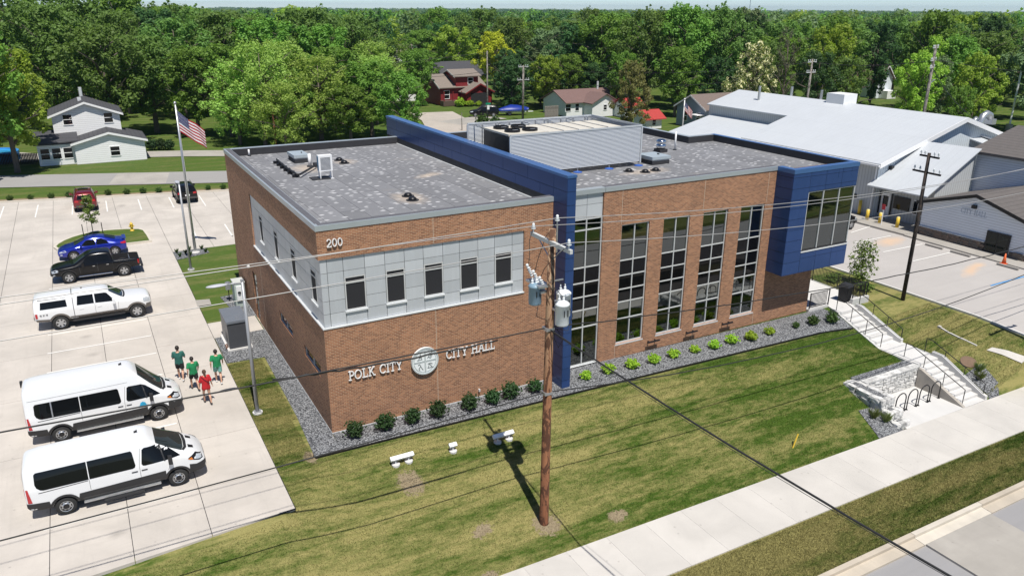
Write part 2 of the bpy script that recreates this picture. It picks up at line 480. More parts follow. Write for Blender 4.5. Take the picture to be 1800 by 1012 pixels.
LEAF = {
 'maple': m_leaf('maple_leaves', (.098, .178, .030)),
 'maple_light': m_leaf('light_maple_leaves', (.17, .26, .034)),
 'oak': m_leaf('oak_leaves', (.086, .146, .034)),
 'open': m_leaf('silver_maple_leaves', (.185, .275, .060)),
 'dark': m_leaf('dark_leaves', (.040, .090, .028)),
 'yellow': m_leaf('yellow_green_leaves', (.27, .28, .022)),
 'bluish': m_leaf('blue_green_leaves', (.10, .145, .065)),
 'bronze': m_leaf('bronze_leaves', (.13, .135, .045)),
 'grey': m_leaf('grey_twigs', (.11, .115, .075), .4),
 'flower': m_leaf('blossoming_leaves', (.085, .115, .028)),
}
M['blossom'] = m_leaf('cream_blossom', (.50, .47, .30), .2)
M['shrub_dark'] = m_leaf('dark_shrub_leaves', (.018, .042, .012), .5, .15)
M['shrub_lime'] = m_leaf('lime_shrub_leaves', (.22, .33, .035), .4)
M['shrub_mid'] = m_leaf('mid_shrub_leaves', (.045, .085, .02), .5)
M['ornamental'] = m_leaf('ornamental_grass_blades', (.13, .16, .06), .5)
M['sapling'] = m_leaf('sapling_leaves', (.10, .15, .035), .5)
def m_bark(name, c):
    k = N(name); p = k.obj()
    n = k.noise(k.scale(p, (1, 1, .25)), 5, 5, .7)
    k.color(k.mix(n, tuple(x*.5 for x in c), tuple(x*1.5 for x in c))).set(.95); k.bump(n, .6, .05)
    return k.mat
M['bark'] = m_bark('bark', (.13, .105, .085))
def m_pole_wood(name, c, c2, weather=None):
    k = N(name); p = k.obj()
    n = k.noise(k.scale(p, (1, 1, .10)), 7, 5, .7, .5); n2 = k.noise(k.scale(p, (1, 1, .42)), 3.2, 4, .65, 1.2)
    x, y, z = k.sep(p)
    base = c
    if weather:
        w = k.ramp(k.math('DIVIDE', z, 12.), [(.0, (c[0]*.62, c[1]*.48, c[2]*.45)), (.45, c), (.8, weather)])
        base = w
    col = k.mix(k.ramp(n, [(.3, 0), (.7, 1)]), c2, base)
    col = k.mix(k.math('MULTIPLY', k.ramp(n2, [(.48, 0), (.53, 1)]), .9), col, tuple(x*.38 for x in c2))
    k.color(col).set(.9); k.bump(n, .4, .02)
    return k.mat
M['pole_brown'] = m_pole_wood('treated_pole_wood', (.44, .21, .10), (.20, .078, .040), (.55, .40, .25))
M['pole_dark'] = m_pole_wood('dark_pole_wood', (.060, .043, .036), (.03, .022, .019))
M['pole_grey'] = m_pole_wood('grey_pole_wood', (.30, .27, .24), (.2, .18, .16))

def m_paint(name, c, rough=.28, flake=0, coat=.8):
    k = N(name); n = k.noise(k.obj(), 1.3, 3, .5)
    k.color(k.mix(n, tuple(x*.96 for x in c), tuple(min(1, x*1.03) for x in c))).set(rough, flake, .5 if coat > .5 else .35, None, coat)
    return k.mat
M['car_white'] = m_paint('white_car_paint', (.72, .73, .74))
M['car_black'] = m_paint('black_car_paint', (.005, .005, .006), .22, 0, .15)
M['car_blue'] = m_paint('blue_car_paint', (.008, .022, .30), .2, .35)
M['car_red'] = m_paint('dark_red_car_paint', (.16, .010, .014), .22, .3)
M['car_taupe'] = m_paint('taupe_car_paint', (.10, .085, .075), .35)
M['car_grey'] = m_paint('charcoal_car_paint', (.045, .047, .05), .35)
M['trim'] = m_plain('black_plastic_trim', (.020, .020, .022), .55, 0, .15)
M['tyre'] = m_plain('tyre_rubber', (.018, .018, .018), .85, 0, .2, 9)
M['rim'] = m_plain('alloy_rim', (.50, .51, .53), .3, .8, .06)
M['chrome'] = m_plain('chrome', (.75, .76, .78), .12, 1, .03)
M['carglass'] = m_glass_opaque('car_glass', (.006, .007, .008), 1.36)
M['windshield'] = m_glass_opaque('windscreen_glass', (.020, .027, .028), 1.65)
M['taillight'] = m_plain('red_lens', (.42, .012, .018), .2, 0, .1, coat=.6)
M['headlight'] = m_plain('clear_lens', (.48, .52, .56), .12, .2, .15, 9, coat=.8)
M['amber'] = m_plain('amber_lens', (.55, .16, .02), .2, 0, .1)
M['teal'] = m_plain('blue_decal', (.02, .28, .48), .4)
M['tan_roof'] = m_plain('brown_shingles', (.16, .125, .11), .95, 0, .3, 9)
def m_shingle(name, c):
    k = N(name); p = k.obj(); x, y, z = k.sep(p)
    n = k.noise(p, 3, 4, .7)
    st = k.math('FRACT', k.math('MULTIPLY', z, 7.5))
    col = k.mix(n, tuple(q*.75 for q in c), tuple(q*1.25 for q in c))
    col = k.mix(k.math('MULTIPLY', k.math('LESS_THAN', st, .16), .5), col, tuple(q*.45 for q in c))
    k.color(col).set(.95); k.bump(n, .3, .02)
    return k.mat
M['shingle_dark'] = m_shingle('charcoal_shingles', (.060, .060, .068))
M['shingle_brown'] = m_shingle('brown_grey_shingles', (.115, .103, .098))
M['shingle_tan'] = m_shingle('tan_shingles', (.21, .175, .15))
M['shingle_red'] = m_shingle('red_shingles', (.38, .045, .04))
M['shingle_maroon'] = m_shingle('maroon_shingles', (.17, .105, .095))
def m_siding(name, c, pitch=.2, vertical=False):
    k = N(name); p = k.pos(); x, y, z = k.sep(p)
    a = k.math('ADD', x, y) if vertical else z
    fr = k.math('FRACT', k.math('DIVIDE', a, pitch))
    n = k.noise(p, 1.2, 4, .6)
    col = k.mix(n, tuple(q*.92 for q in c), tuple(min(1, q*1.05) for q in c))
    col = k.mix(k.math('MULTIPLY', k.math('LESS_THAN', fr, .24), .5), col, tuple(q*.5 for q in c))
    k.color(col).set(.6)
    k.bump(fr, .35, .015)
    return k.mat
M['siding_white'] = m_siding('white_siding', (.82, .82, .82), .22)
M['siding_blue'] = m_siding('blue_grey_siding', (.21, .27, .34), .18)
M['siding_hall'] = m_siding('pale_blue_siding', (.70, .75, .82), .2)
M['siding_red'] = m_siding('red_siding', (.22, .018, .022), .2)
M['metal_wall'] = m_siding('pale_ribbed_metal', (.60, .66, .70), .3, True)
M['metal_wall_grey'] = m_siding('grey_ribbed_metal', (.46, .48, .49), .3, True)
def m_white_roof():
    k = N('white_metal_roof'); p = k.pos(); x, y, z = k.sep(p)
    n = k.noise(p, .4, 4, .6)
    col = k.mix(n, (.50, .525, .55), (.57, .595, .62))
    fr = k.math('FRACT', k.math('DIVIDE', y, .6))
    col = k.mix(k.math('MULTIPLY', k.math('LESS_THAN', fr, .09), .3), col, (.42, .44, .47))
    fx = k.math('FRACT', k.math('DIVIDE', x, 3.6)); col = k.mix(k.math('MULTIPLY', k.math('LESS_THAN', fx, .015), .4), col, (.4, .42, .45))
    st = k.noise(k.scale(p, (.2, 2.5, 1)), 1.0, 4, .65); col = k.mix(k.math('MULTIPLY', k.ramp(st, [(.5, 0), (.8, 1)]), .22), col, (.40, .40, .39))
    k.color(col).set(.5, .1); k.bump(fr, .1, .02)
    return k.mat
M['white_roof'] = m_white_roof()
M['yellow'] = m_plain('yellow_paint', (.62, .42, .04), .5, 0, .15)
M['orange'] = m_plain('orange_plastic', (.72, .13, .03), .5)
M['stone'] = None
def m_stone():
    k = N('limestone'); p = k.pos()
    oi = k.n('ObjectInfo').outputs['Random']
    n = k.noise(p, 3.5, 6, .7); n2 = k.noise(p, 14, 4, .75)
    col = k.mix(k.ramp(n, [(.38, 0), (.62, 1)]), (.40, .40, .39), (.74, .73, .71))
    col = k.mix(k.math('MULTIPLY', k.ramp(n2, [(.55, 0), (.8, 1)]), .5), col, (.25, .255, .26))
    col = k.mix(1, col, k.ramp(oi, [(0, .82), (1, 1.02)]), 'MULTIPLY')
    k.color(col).set(.9); k.bump(n2, .7, .04)
    return k.mat
M['stone'] = m_stone()
M['dark_stone'] = m_brick('fieldstone', (.17, .135, .11), (.085, .075, .07), (.05, .045, .04))
M['skin'] = m_plain('skin', (.50, .29, .20), .55, 0, .06)
M['hair_dark'] = m_plain('dark_hair', (.018, .012, .009), .6, 0, .3, 20)
M['hair_brown'] = m_plain('brown_hair', (.07, .038, .02), .6, 0, .3, 20)
M['cloth_teal'] = m_plain('teal_cloth', (.02, .115, .095), .85, 0, .15, 6)
M['cloth_green'] = m_plain('green_cloth', (.010, .205, .075), .85, 0, .15, 6)
M['cloth_red'] = m_plain('red_cloth', (.46, .012, .018), .85, 0, .12, 6)
M['cloth_black'] = m_plain('black_cloth', (.012, .012, .014), .85, 0, .2, 6)
M['cloth_aqua'] = m_plain('aqua_patterned_cloth', (.16, .38, .34), .85, 0, .5, 14)
M['shoe_dark'] = m_plain('dark_shoe', (.03, .03, .035), .6)
M['shoe_white'] = m_plain('white_shoe', (.6, .6, .6), .6)
M['paint_line'] = m_plain('white_line_paint', (.70, .69, .66), .8, 0, .15, 2)
M['blue_line'] = m_plain('blue_line_paint', (.08, .30, .62), .8, 0, .15, 2)
M['rust'] = m_plain('rusty_iron', (.20, .085, .045), .9, 0, .4, 7)
M['porcelain'] = m_plain('pale_grey_enamel', (.70, .73, .74), .35, 0, .08, 2)
M['enamel_blue'] = m_plain('blue_grey_enamel', (.20, .30, .38), .4, 0, .1, 2)
M['wire'] = m_plain('bare_wire', (.42, .41, .40), .5, .4, .1)
M['cable'] = m_plain('black_cable', (.016, .016, .017), .6, 0, .2)
M['arm'] = m_plain('grey_fibreglass_arm', (.52, .53, .52), .5, 0, .08)
# ------------------------------------------------------------------ terrain
def zs(x): return -1.87-(clamp(x, -40, 70)-3.2)*0.4/27.8           # grade of the front pavement
def zst(y): return interp(-y, [(0.9, .06), (3.9, -1.0), (6.3, -1.04), (9.15, -2.25), (12, -2.28)])
def east_grade(y): return interp(-y, [(5, -.02), (8, -.2), (12.0, -1.6), (14.5, -2.25)])
def front_grade(x, y):
    y0 = -lerp(4.7, 1.75, clamp((x+3.3)/3.0))
    t = clamp((y0-y)/(y0+9.2))
    return lerp(-.06, zs(x)-.03, t)
def ground_z(x, y):
    if y < -9.15:
        if y > -14.5: return zs(x)-.05 if x < 38 else lerp(zs(x)-.05, east_grade(y), clamp((x-38)/2))
        return zs(x)-.5 if y > -24.4 else zs(x)-.05
    if x < 28: g = front_grade(x, y) if y < -1.2 else -.03
    elif x < 30.6:
        a = front_grade(x, y) if y < -1.2 else -.03
        g = lerp(a, min(a, zst(y)-.02), clamp((x-28)/2.5))
    elif x < 37.7: g = lerp(zst(y)-.05, min(.0, east_grade(y))-.03, clamp((x-32.5)/4.6)**.8)
    else: g = east_grade(y)-.06
    if 30.5 < x < 32.6 and y < -.2: g = zst(y)-.35
    if 25.35 < x < 30.7 and -9.25 < y < -6.15: g = -2.6
    return g
gx_ = [-6000,-2000,-700,-250,-120,-60,-36,-26,-18,-12,-8,-6]+list(np.arange(-4.6, 40.01, .2))+[41,43,46,52,60,75,100,150,300,800,2000,6000]
gy_ = [-3000,-900,-300,-120,-60,-40,-30,-25,-24.5,-24.3,-20,-17,-15.5]+list(np.arange(-15, 1.01, .2))+[2,4,8,14,20,30,45,60,80,120,200,400,900,2500,6000]
_v = [(x, y, ground_z(x, y)) for y in gy_ for x in gx_]
_nx = len(gx_)
_f = [(j*_nx+i, j*_nx+i+1, (j+1)*_nx+i+1, (j+1)*_nx+i) for j in range(len(gy_)-1) for i in range(_nx-1)]
_me = bpy.data.meshes.new('ground'); _me.from_pydata(_v, [], _f)
_me.materials.append(M['lawn']); _me.materials.append(M['field'])
_mi = [0 if (gx_[i] > -46 and gx_[i] < 40 and gy_[j] > -30 and gy_[j] < 14) else 1 for j in range(len(gy_)-1) for i in range(_nx-1)]
_me.polygons.foreach_set('material_index', _mi)
_me.polygons.foreach_set('use_smooth', [True]*len(_f)); _me.update()
struct(mk('ground', _me))

def clip(poly, px, py, nx, ny):
    """keep the side of the line through (px,py) where (p-P).n >= 0"""
    out = []
    for a, b in zip(poly, poly[1:]+poly[:1]):
        da = (a[0]-px)*nx+(a[1]-py)*ny; db = (b[0]-px)*nx+(b[1]-py)*ny
        if da >= 0: out.append(a)
        if (da >= 0) != (db >= 0):
            t = da/(da-db); out.append((a[0]+(b[0]-a[0])*t, a[1]+(b[1]-a[1])*t))
    return out

# parking lot west of the hall: concrete slabs with sawn joints
def slab_field(root, xs, ys, mat, top=.0, cut=None, skip=None, gap=.011, th=.12, name='slab'):
    for x0, x1 in zip(xs, xs[1:]):
        for y0, y1 in zip(ys, ys[1:]):
            if skip and skip((x0+x1)/2, (y0+y1)/2): continue
            p = [(x0+gap, y0+gap), (x1-gap, y0+gap), (x1-gap, y1-gap), (x0+gap, y1-gap)]
            for c in (cut or []):
                if p: p = clip(p, *c)
            if len(p) < 3: continue
            MB().sheet([(q[0], q[1], top) for q in p], th).build(name, mat, root)
lot = struct(MB().poly([(-40,-4.85,-.012),(-2.7,-4.55,-.012),(-2.7,33.4,-.012),(26,33.4,-.012),(26,45.2,-.012),(-40,60.8,-.012)]).build('parking_lot', M['dark_gap']))
_back = (-14.8, 54.9, -.2284, -.9736)
_frontc = (-9.18, -4.92, -.0715, .9974)
_lx = [-40,-35.4,-30.5,-25.6,-23.1,-20.7,-18.2,-15.8,-13.3,-10.5,-8.05,-5.61]
_ly = [-6.0,-1.5,4.15,9.75,15.0,20.4,25.8,31.0,36.0,40.5,45.5,50.5,56,61]
slab_field(lot, _lx, _ly, M['lot'], 0, [_back, _frontc], lambda x, y: False)
slab_field(lot, [-5.61,-2.72], [-5.2,-1.6,2.2,6.2,9.6,13.2,17.2,21.2,25.2,29.2,31.2], M['lot'], 0.004, [_frontc])
slab_field(lot, [-5.61,-2.72,.2,3.2], [31.2,33.7], M['lot'], .004)
slab_field(lot, [-5.61,-2.72,.2,3.2,6.2,9.2,12.2,15.2,18.2,22,26], [33.7,37.5,41.3,45.5,50.5,56], M['lot'], 0, [_back])
slab_field(lot, [-2.72,-.05], [13.0,15.4], M['lot'], .012)
def stripe(root, x0, y0, x1, y1, w, mat, z=.004, name='painted_line'):
    d = Vector((x1-x0, y1-y0)).normalized(); n = Vector((-d.y, d.x))*w/2
    return MB().poly([(x0+n.x,y0+n.y,z),(x1+n.x,y1+n.y,z),(x1-n.x,y1-n.y,z),(x0-n.x,y0-n.y,z)]).build(name, mat, root)
for yy in (-1.55, 1.2, 4.1, 6.85, 9.6, 12.45, 15.05, 17.8, 23.5, 26.3, 29.1):
    stripe(lot, -10.7, yy, -5.7, yy+.02, .10, M['paint_line'])
for x0, y0, x1, y1 in [(-14.5,48.1,-14.4,53.2),(-11.84,47.5,-11.7,52.5),(-9.04,47.1,-8.91,52.0),(-6.29,46.8,-6.2,51.4),(-3.58,46.1,-3.51,50.7),(-.94,45.6,-.86,50.3),(1.69,45,1.76,49.6),(4.4,44.4,4.5,49.2),(1.95,33.4,2.06,37.6),(-.6,34,-.5,37.9)]:
    stripe(lot, x0, y0, x1, y1, .10, M['paint_line'])
# kerb along the back edge of the lot
_kb = MB(); _kb.sheet([(-40,60.83,.13),(26,45.35,.13),(26,45.55,.13),(-40,61.03,.13)], .3)
struct(_kb.build('kerb', M['kerb_new']))

# island in the lot
_isl = [(-10.45,36.3),(-10.3,37.0),(-9.9,37.9),(-9.3,38.7),(-8.6,39.3),(-7.7,39.7),(-6.6,39.75),(-5.2,39.4),(-4.25,38.9),(-3.95,38.3),(-3.82,36.5),(-3.8,34.7),(-5.3,34.7),(-7.4,34.8),(-9.4,34.9),(-10.2,35.4)]
def inset(p, d):
    cx = sum(a for a, b in p)/len(p); cy = sum(b for a, b in p)/len(p)
    return [(cx+(a-cx)*(1-d/max(.5, math.hypot(a-cx, b-cy))), cy+(b-cy)*(1-d/max(.5, math.hypot(a-cx, b-cy)))) for a, b in p]
_in = inset(_isl, .2)
_k = MB(); n_ = len(_isl)
for i in range(n_):
    a, b, c, d = _isl[i], _isl[(i+1)%n_], _in[(i+1)%n_], _in[i]
    _k.sheet([(*a,.14),(*b,.14),(*c,.14),(*d,.14)], .2)
_isr = struct(_k.build('island_kerb', M['kerb_new']))
_g = MB().sheet([(*p,.125) for p in _in], .2).build('island_grass', M['field']); tag(_g, 'oval grass island in the west parking lot', None, kind='structure')

# ------------------------------------------------------------------ front pavement, verge, street
fw = struct(MB().poly([(-60,-9.22,zs(-40)-.02),(70,-9.22,zs(70)-.02),(70,-12.02,zs(70)-.02),(-60,-12.02,zs(-40)-.02)]).build('front_pavement', M['dark_gap']))
x = -16.0
while x < 52:
    x1 = x+1.83
    MB().sheet([(x+.003,-12.0,zs(x)),(x1-.003,-12.0,zs(x1)),(x1-.003,-9.22,zs(x1)),(x+.003,-9.22,zs(x))], .12).build('slab', M['walk'], fw)
    x = x1
rd = MB().sheet([(-80,-24,zs(-80)-.17),(90,-24,zs(90)-.17),(90,-14.95,zs(90)-.17),(-80,-14.95,zs(-80)-.17)], .2)
road = struct(rd.build('road', M['asphalt']))
for a, b, m in ((-60, 18.55, 'kerb'), (18.57, 22.95, 'kerb_new'), (22.97, 80, 'kerb')):
    k_ = MB()
    k_.sheet([(a,-14.72,zs(a)-.01),(b,-14.72,zs(b)-.01),(b,-14.52,zs(b)-.01),(a,-14.52,zs(a)-.01)], .4)
    k_.sheet([(a,-15.15,zs(a)-.158),(b,-15.15,zs(b)-.158),(b,-14.721,zs(b)-.14),(a,-14.721,zs(a)-.14)], .3)
    k_.build('kerb', M[m], road)
_pt = MB().sheet([(18.7,-20.5,zs(18.7)-.155),(22.8,-20.5,zs(22.8)-.155),(22.85,-15.16,zs(22.9)-.155),(18.65,-15.16,zs(18.6)-.155)], .1).build('concrete_patch', M['old_conc'], road)

# east lot, behind the steps and beyond the hall
el = MB()
_ys = [-16,-14.5,-12,-8,-5,2,10,22,38,60]
for a, b in zip(_ys, _ys[1:]):
    el.sheet([(37.7,a,east_grade(a)),(90,a,east_grade(a)),(90,b,east_grade(b)),(37.7,b,east_grade(b))], .15)
elot = struct(el.build('east_parking_lot', M['east_lot']))
_ke = MB()
for a, b in zip(_ys[1:], _ys[2:]):
    _ke.sheet([(37.55,a,east_grade(a)+.1),(37.69,a,east_grade(a)+.1),(37.69,b,east_grade(b)+.1),(37.55,b,east_grade(b)+.1)], .3)
_ke.build('kerb', M['white_conc'], elot)
for x0, y0, x1, y1, m in [(44.1,6.2,48.7,6.13,'paint_line'),(44.05,3.7,48.5,3.72,'paint_line'),(43.8,-2.15,48.3,-2.13,'blue_line'),(44.3,8.9,48.6,8.85,'paint_line'),(46.5,11.0,50,11.6,'paint_line')]:
    stripe(elot, x0, y0, x1, y1, .12, M[m], .006)
# walk in front of the fire station
sw = MB().sheet([(49.6,8.35,.13),(53.2,8.35,.13),(53.2,9.9,.13),(52.2,15.8,.13),(49.5,16.5,.13),(49.5,10.5,.13)], .3).build('station_walk', M['old_conc'])
struct(sw)
hw = MB().sheet([(49.1,-8,.05),(50.98,-8,.05),(50.98,8.33,.1),(49.5,8.33,.1)], .3).build('hall_walk', M['old_conc']); struct(hw)

# back street, side street and drive
def band(name, pts, w, mat, z=.012):
    k = MB(); P2 = [Vector(p) for p in pts]
    L_, R_ = [], []
    for i, p in enumerate(P2):
        t = (P2[min(i+1,len(P2)-1)]-P2[max(i-1,0)]).normalized(); n = Vector((-t.y, t.x))*w/2
        L_.append(p+n); R_.append(p-n)
    for i in range(len(P2)-1):
        k.quad((R_[i].x,R_[i].y,z),(R_[i+1].x,R_[i+1].y,z),(L_[i+1].x,L_[i+1].y,z),(L_[i].x,L_[i].y,z))
    return struct(k.build(name, mat))
bs = band('back_street', [(-80,89.8),(-15.3,65.8),(5.5,57.7),(25,50.6),(33,48.5)], 6.3, M['back_street'], .03)
MB().poly([(-5.6,58.9,.036),(-.4,56.9,.036),(.6,62.6,.036),(-4.4,64.6,.036)]).build('concrete_patch', M['old_conc'], bs)
band('side_street', [(30,48),(36,62),(41,76),(45,88),(47,98)], 7.5, m_concrete('street_concrete', (.46,.41,.36), .2), .026)
band('house_drive', [(44,84),(50,86.2),(54,87.4)], 5.5, M['old_conc'], .032)
band('white_house_drive', [(-1.0,76.2),(4,74.4),(16,68.4),(20,58)], 4.2, M['old_conc'], .028)
MB().poly([(-30,78.5,.02),(-12.2,76.8,.02),(-11.6,82,.02),(-14,84.5,.02),(-30,85,.02)]).build('pool_terrace', M['old_conc']); struct(bpy.data.objects['pool_terrace'])
# planting strip behind the lot
_ps = MB().sheet([(-40,61.1,.035),(26,45.6,.035),(26,46.6,.035),(-40,62.2,.035)], .05).build('planting_strip', M['dirt']); struct(_ps)

# gravel beds round the hall
def draped(pts, z, cell=.22):
    """polygon cut into cells that follow the height function z"""
    k = MB(); xs_ = [p[0] for p in pts]; ys_ = [p[1] for p in pts]
    x = min(xs_)
    while x < max(xs_):
        col = clip(clip(pts, x, 0, 1, 0), x+cell, 0, -1, 0)
        y = min(ys_)
        while col and y < max(ys_):
            c = clip(clip(col, 0, y, 0, 1), 0, y+cell, 0, -1)
            if len(c) > 2: k.poly([(a, b, z(a, b)) for a, b in c])
            y += cell
        x += cell
    return k
def gbed(name, label, pts, f=None, off=.035):
    return tag(draped(pts, lambda a, b: (ground_z(a, b) if f is None else f(a, b))+off).build(name, M['gravel']), label, None, kind='stuff')
_fb = [(-1.18,-1.25)]+[(x_, lerp(-1.45,-2.15,clamp((x_+1.2)/31.5))) for x_ in np.linspace(-1.15,30.3,24)]
gbed('gravel_bed', 'grey gravel bed along the front of the brick hall', [(0.01,.02),(-.02,-1.44),(10,-1.7),(20,-1.93),(30.32,-2.15),(30.4,-1.0),(30.55,.26),(11,.5),(10.9,.02)], None, .045)
_wb = MB().sheet([(-1.16,-1.44,.012),(-.021,-1.44,.012),(0.01,13.0,.012),(-2.68,13.0,.012),(-2.68,9.4,.012),(-.82,9.3,.012),(-.95,2.3,.012)], .05).build('gravel_bed', M['gravel'])
tag(_wb, 'grey gravel bed along the west wall of the hall', None, kind='stuff')
_wb = MB().sheet([(-.9,15.4,.012),(0.01,15.4,.012),(0.01,19.8,.012),(-1.3,19.6,.012)], .05).build('gravel_bed', M['gravel'])
tag(_wb, 'grey gravel patch under the electrical cabinet', None, kind='stuff')
_wb = MB().sheet([(-2.71,32.0 -.9,.014),(-.4,31.1,.014),(-.37,29.8,.014),(-2.71,29.0,.014)], .05).build('gravel_bed', M['gravel'])
tag(_wb, 'grey gravel planter round the flagpole', None, kind='stuff')
# black edging of the front bed
_ed = MB()
for a, b in zip(_fb, _fb[1:]):
    za, zb = ground_z(*a)+.07, ground_z(*b)+.07
    _ed.sheet([(a[0],a[1]-.06,za),(b[0],b[1]-.06,zb),(b[0],b[1],zb),(a[0],a[1],za)], .15)
struct(_ed.build('bed_edging', M['black_metal']))
MB().poly([(-2.8,18.5,.02),(-2.0,18.5,.02),(-1.95,19.5,.02),(-2.75,19.7,.02)]).build('utility_box', M['old_conc']); tag(bpy.data.objects['utility_box'], 'square tan utility box set in the lawn west of the hall', 'utility box')
# ------------------------------------------------------------------ the city hall
hall = thing('city_hall', 'two-storey brick city hall with grey panels and tall blue fin wall', 'building')
xL, xF, yF, yR, yB, D, zT, zC = 10.844, 11.309, -1.134, .457, -.737, 19.76, 9.14, 8.92
xB, xE, xBr = 25.41, 29.32, 30.53
def wall(mb, axis, c, a0, a1, z0, z1, ops, depth, inward):
    """flat wall skin with openings and reveals; axis 'y': plane y=c and a is x; axis 'x': plane x=c and a is y"""
    As = sorted({a0, a1, *[o[0] for o in ops], *[o[1] for o in ops]}); Zs = sorted({z0, z1, *[o[2] for o in ops], *[o[3] for o in ops]})
    P = (lambda a, d, z: (a, c+d*inward, z)) if axis == 'y' else (lambda a, d, z: (c+d*inward, a, z))
    for p, q in zip(As, As[1:]):
        for r, s in zip(Zs, Zs[1:]):
            m, n = (p+q)/2, (r+s)/2
            if any(o[0] < m < o[1] and o[2] < n < o[3] for o in ops): continue
            mb.quad(P(p,0,r), P(q,0,r), P(q,0,s), P(p,0,s))
    for o in ops:
        a, b, r, s = o[:4]
        mb.quad(P(a,0,r),P(b,0,r),P(b,depth,r),P(a,depth,r)); mb.quad(P(a,0,s),P(b,0,s),P(b,depth,s),P(a,depth,s))
        if a > a0: mb.quad(P(a,0,r),P(a,0,s),P(a,depth,s),P(a,depth,r))
        mb.quad(P(b,0,r),P(b,0,s),P(b,depth,s),P(b,depth,r))
    return mb
zP0, zP1 = 4.80, 7.74
low_w = [(1.05,3.7,2.2,2.72),(5.85,8.42,2.2,2.72)]
mb = MB()
wall(mb, 'y', 0, 0, xL, 0, zC, [(.0,9.35,zP0,zP1)], .09, 1)
mb.build('brick_wall', M['brick'], hall)
mb = MB()
wall(mb, 'x', 0, 0, D, 0, zC, [(0,13.4,zP0,zP1)]+low_w+[(13.85,14.95,0,2.95)], .09, 1)
mb.build('brick_wall', M['brick'], hall)
mb = MB(); wall(mb, 'y', D, 0, xL, 0, zC, [], 0, -1); mb.build('brick_wall', M['brick'], hall)
# right wing
WX = [(15.12,16.85),(17.75,19.48),(20.38,22.11),(23.03,24.78)]
mb = MB()
wall(mb, 'y', yR, xF, xE, 0, zC, [(xF,13.98,.06,zC)]+[(a,b,.78,7.15) for a,b in WX], .16, 1)
wall(mb, 'x', xE, yR, 19.6, 0, 3.25, [], 0, -1)
wall(mb, 'y', 19.6, xF, 28.3, 0, zC, [], 0, -1)
wall(mb, 'x', 28.3, 10.9, 19.6, 3.2, zC, [], 0, -1)
mb.build('brick_wall', M['brick'], hall)
# vertical movement joints in the brick
for x_, y_ in ((4.93,0),(15.08,yR),(20.32,yR),(24.86,yR)):
    segs = [(0,zP0),(zP1,zC)] if y_ == 0 else ([(0,zC)] if x_ in () else [(0,.74),(7.2,zC)])
    k = MB()
    for a, b in segs: k.box(x_-.009, x_+.009, y_-.004, y_+.01, a+.02, b-.01)
    k.build('movement_joint', m_plain('pale_sealant', (.5,.42,.33), .8) if 'pale_sealant' not in bpy.data.materials else bpy.data.materials['pale_sealant'], hall)
k = MB().box(-.004,.01,12.35,12.37,.02,zP0-.02).build('movement_joint', bpy.data.materials['pale_sealant'], hall)
# base flashing
MB().box(-.012,xL,-.012,-.002,0,.05).box(-.012,-.002,-.002,D,0,.05).build('base_flashing', M['sill'], hall)

# grey panels, left block
PANEL_CACHE = {}
def panel(parent, axis, c, a0, a1, z0, z1, mat, out=-1, gap=.009, th=.018, name='panel'):
    w, h = a1-a0-2*gap, z1-z0-2*gap
    if w <= .01 or h <= .01: return
    key = (axis, round(w,3), round(h,3), th, mat.name)
    if key not in PANEL_CACHE:
        k = MB()
        if axis == 'y': k.box(0, w, -th/2, th/2, 0, h)
        else: k.box(-th/2, th/2, 0, w, 0, h)
        me = k.mesh(name); me.materials.append(mat); PANEL_CACHE[key] = me
    loc = (a0+gap, c+out*th/2, z0+gap) if axis == 'y' else (c+out*th/2, a0+gap, z0+gap)
    return mk(name, PANEL_CACHE[key], None, parent, loc)
# backing boards
MB().box(.11,9.349,.088,.11,zP0+.001,zP1-.001).build('panel_backing', M['dark_gap'], hall)
MB().box(.088,.11,.11,13.399,zP0+.001,zP1-.001).build('panel_backing', M['dark_gap'], hall)
cols = [.066,.34,1.0,1.9,2.76,3.62,4.47,5.37,6.16,7.05,7.87,8.76,9.348]
rows = [zP0+.05,5.40,5.95,6.55,7.14,zP1]
WIN_L = [(1.0,1.9),(2.76,3.62),(4.47,5.37),(6.16,7.05),(7.87,8.76)]
zW0, zW1 = 5.42, 6.87
for i, (a, b) in enumerate(zip(cols, cols[1:])):
    isw = (a, b) in WIN_L
    rr = [(rows[0],zW0),(zW1,7.14),(7.14,zP1)] if isw else list(zip(rows, rows[1:]))
    for r, s in rr: panel(hall, 'y', .086, a, b, r, s, M['panel_grey'] if (i+int(r*3)) % 3 else M['panel_grey_light'])
WIN_W = [(.82,1.66),(4.15,4.98),(7.5,8.27),(10.8,11.55)]
ycols = [.066,.82,1.66,2.5,3.33,4.15,4.98,5.8,6.65,7.5,8.27,9.1,9.95,10.8,11.55,12.5,13.398]
for a, b in zip(ycols, ycols[1:]):
    rr = [(rows[0],5.58),(7.0,7.14),(7.14,zP1)] if (a, b) in WIN_W else list(zip(rows, rows[1:]))
    for r, s in rr: panel(hall, 'x', .086, a, b, r, s, M['panel_grey'])
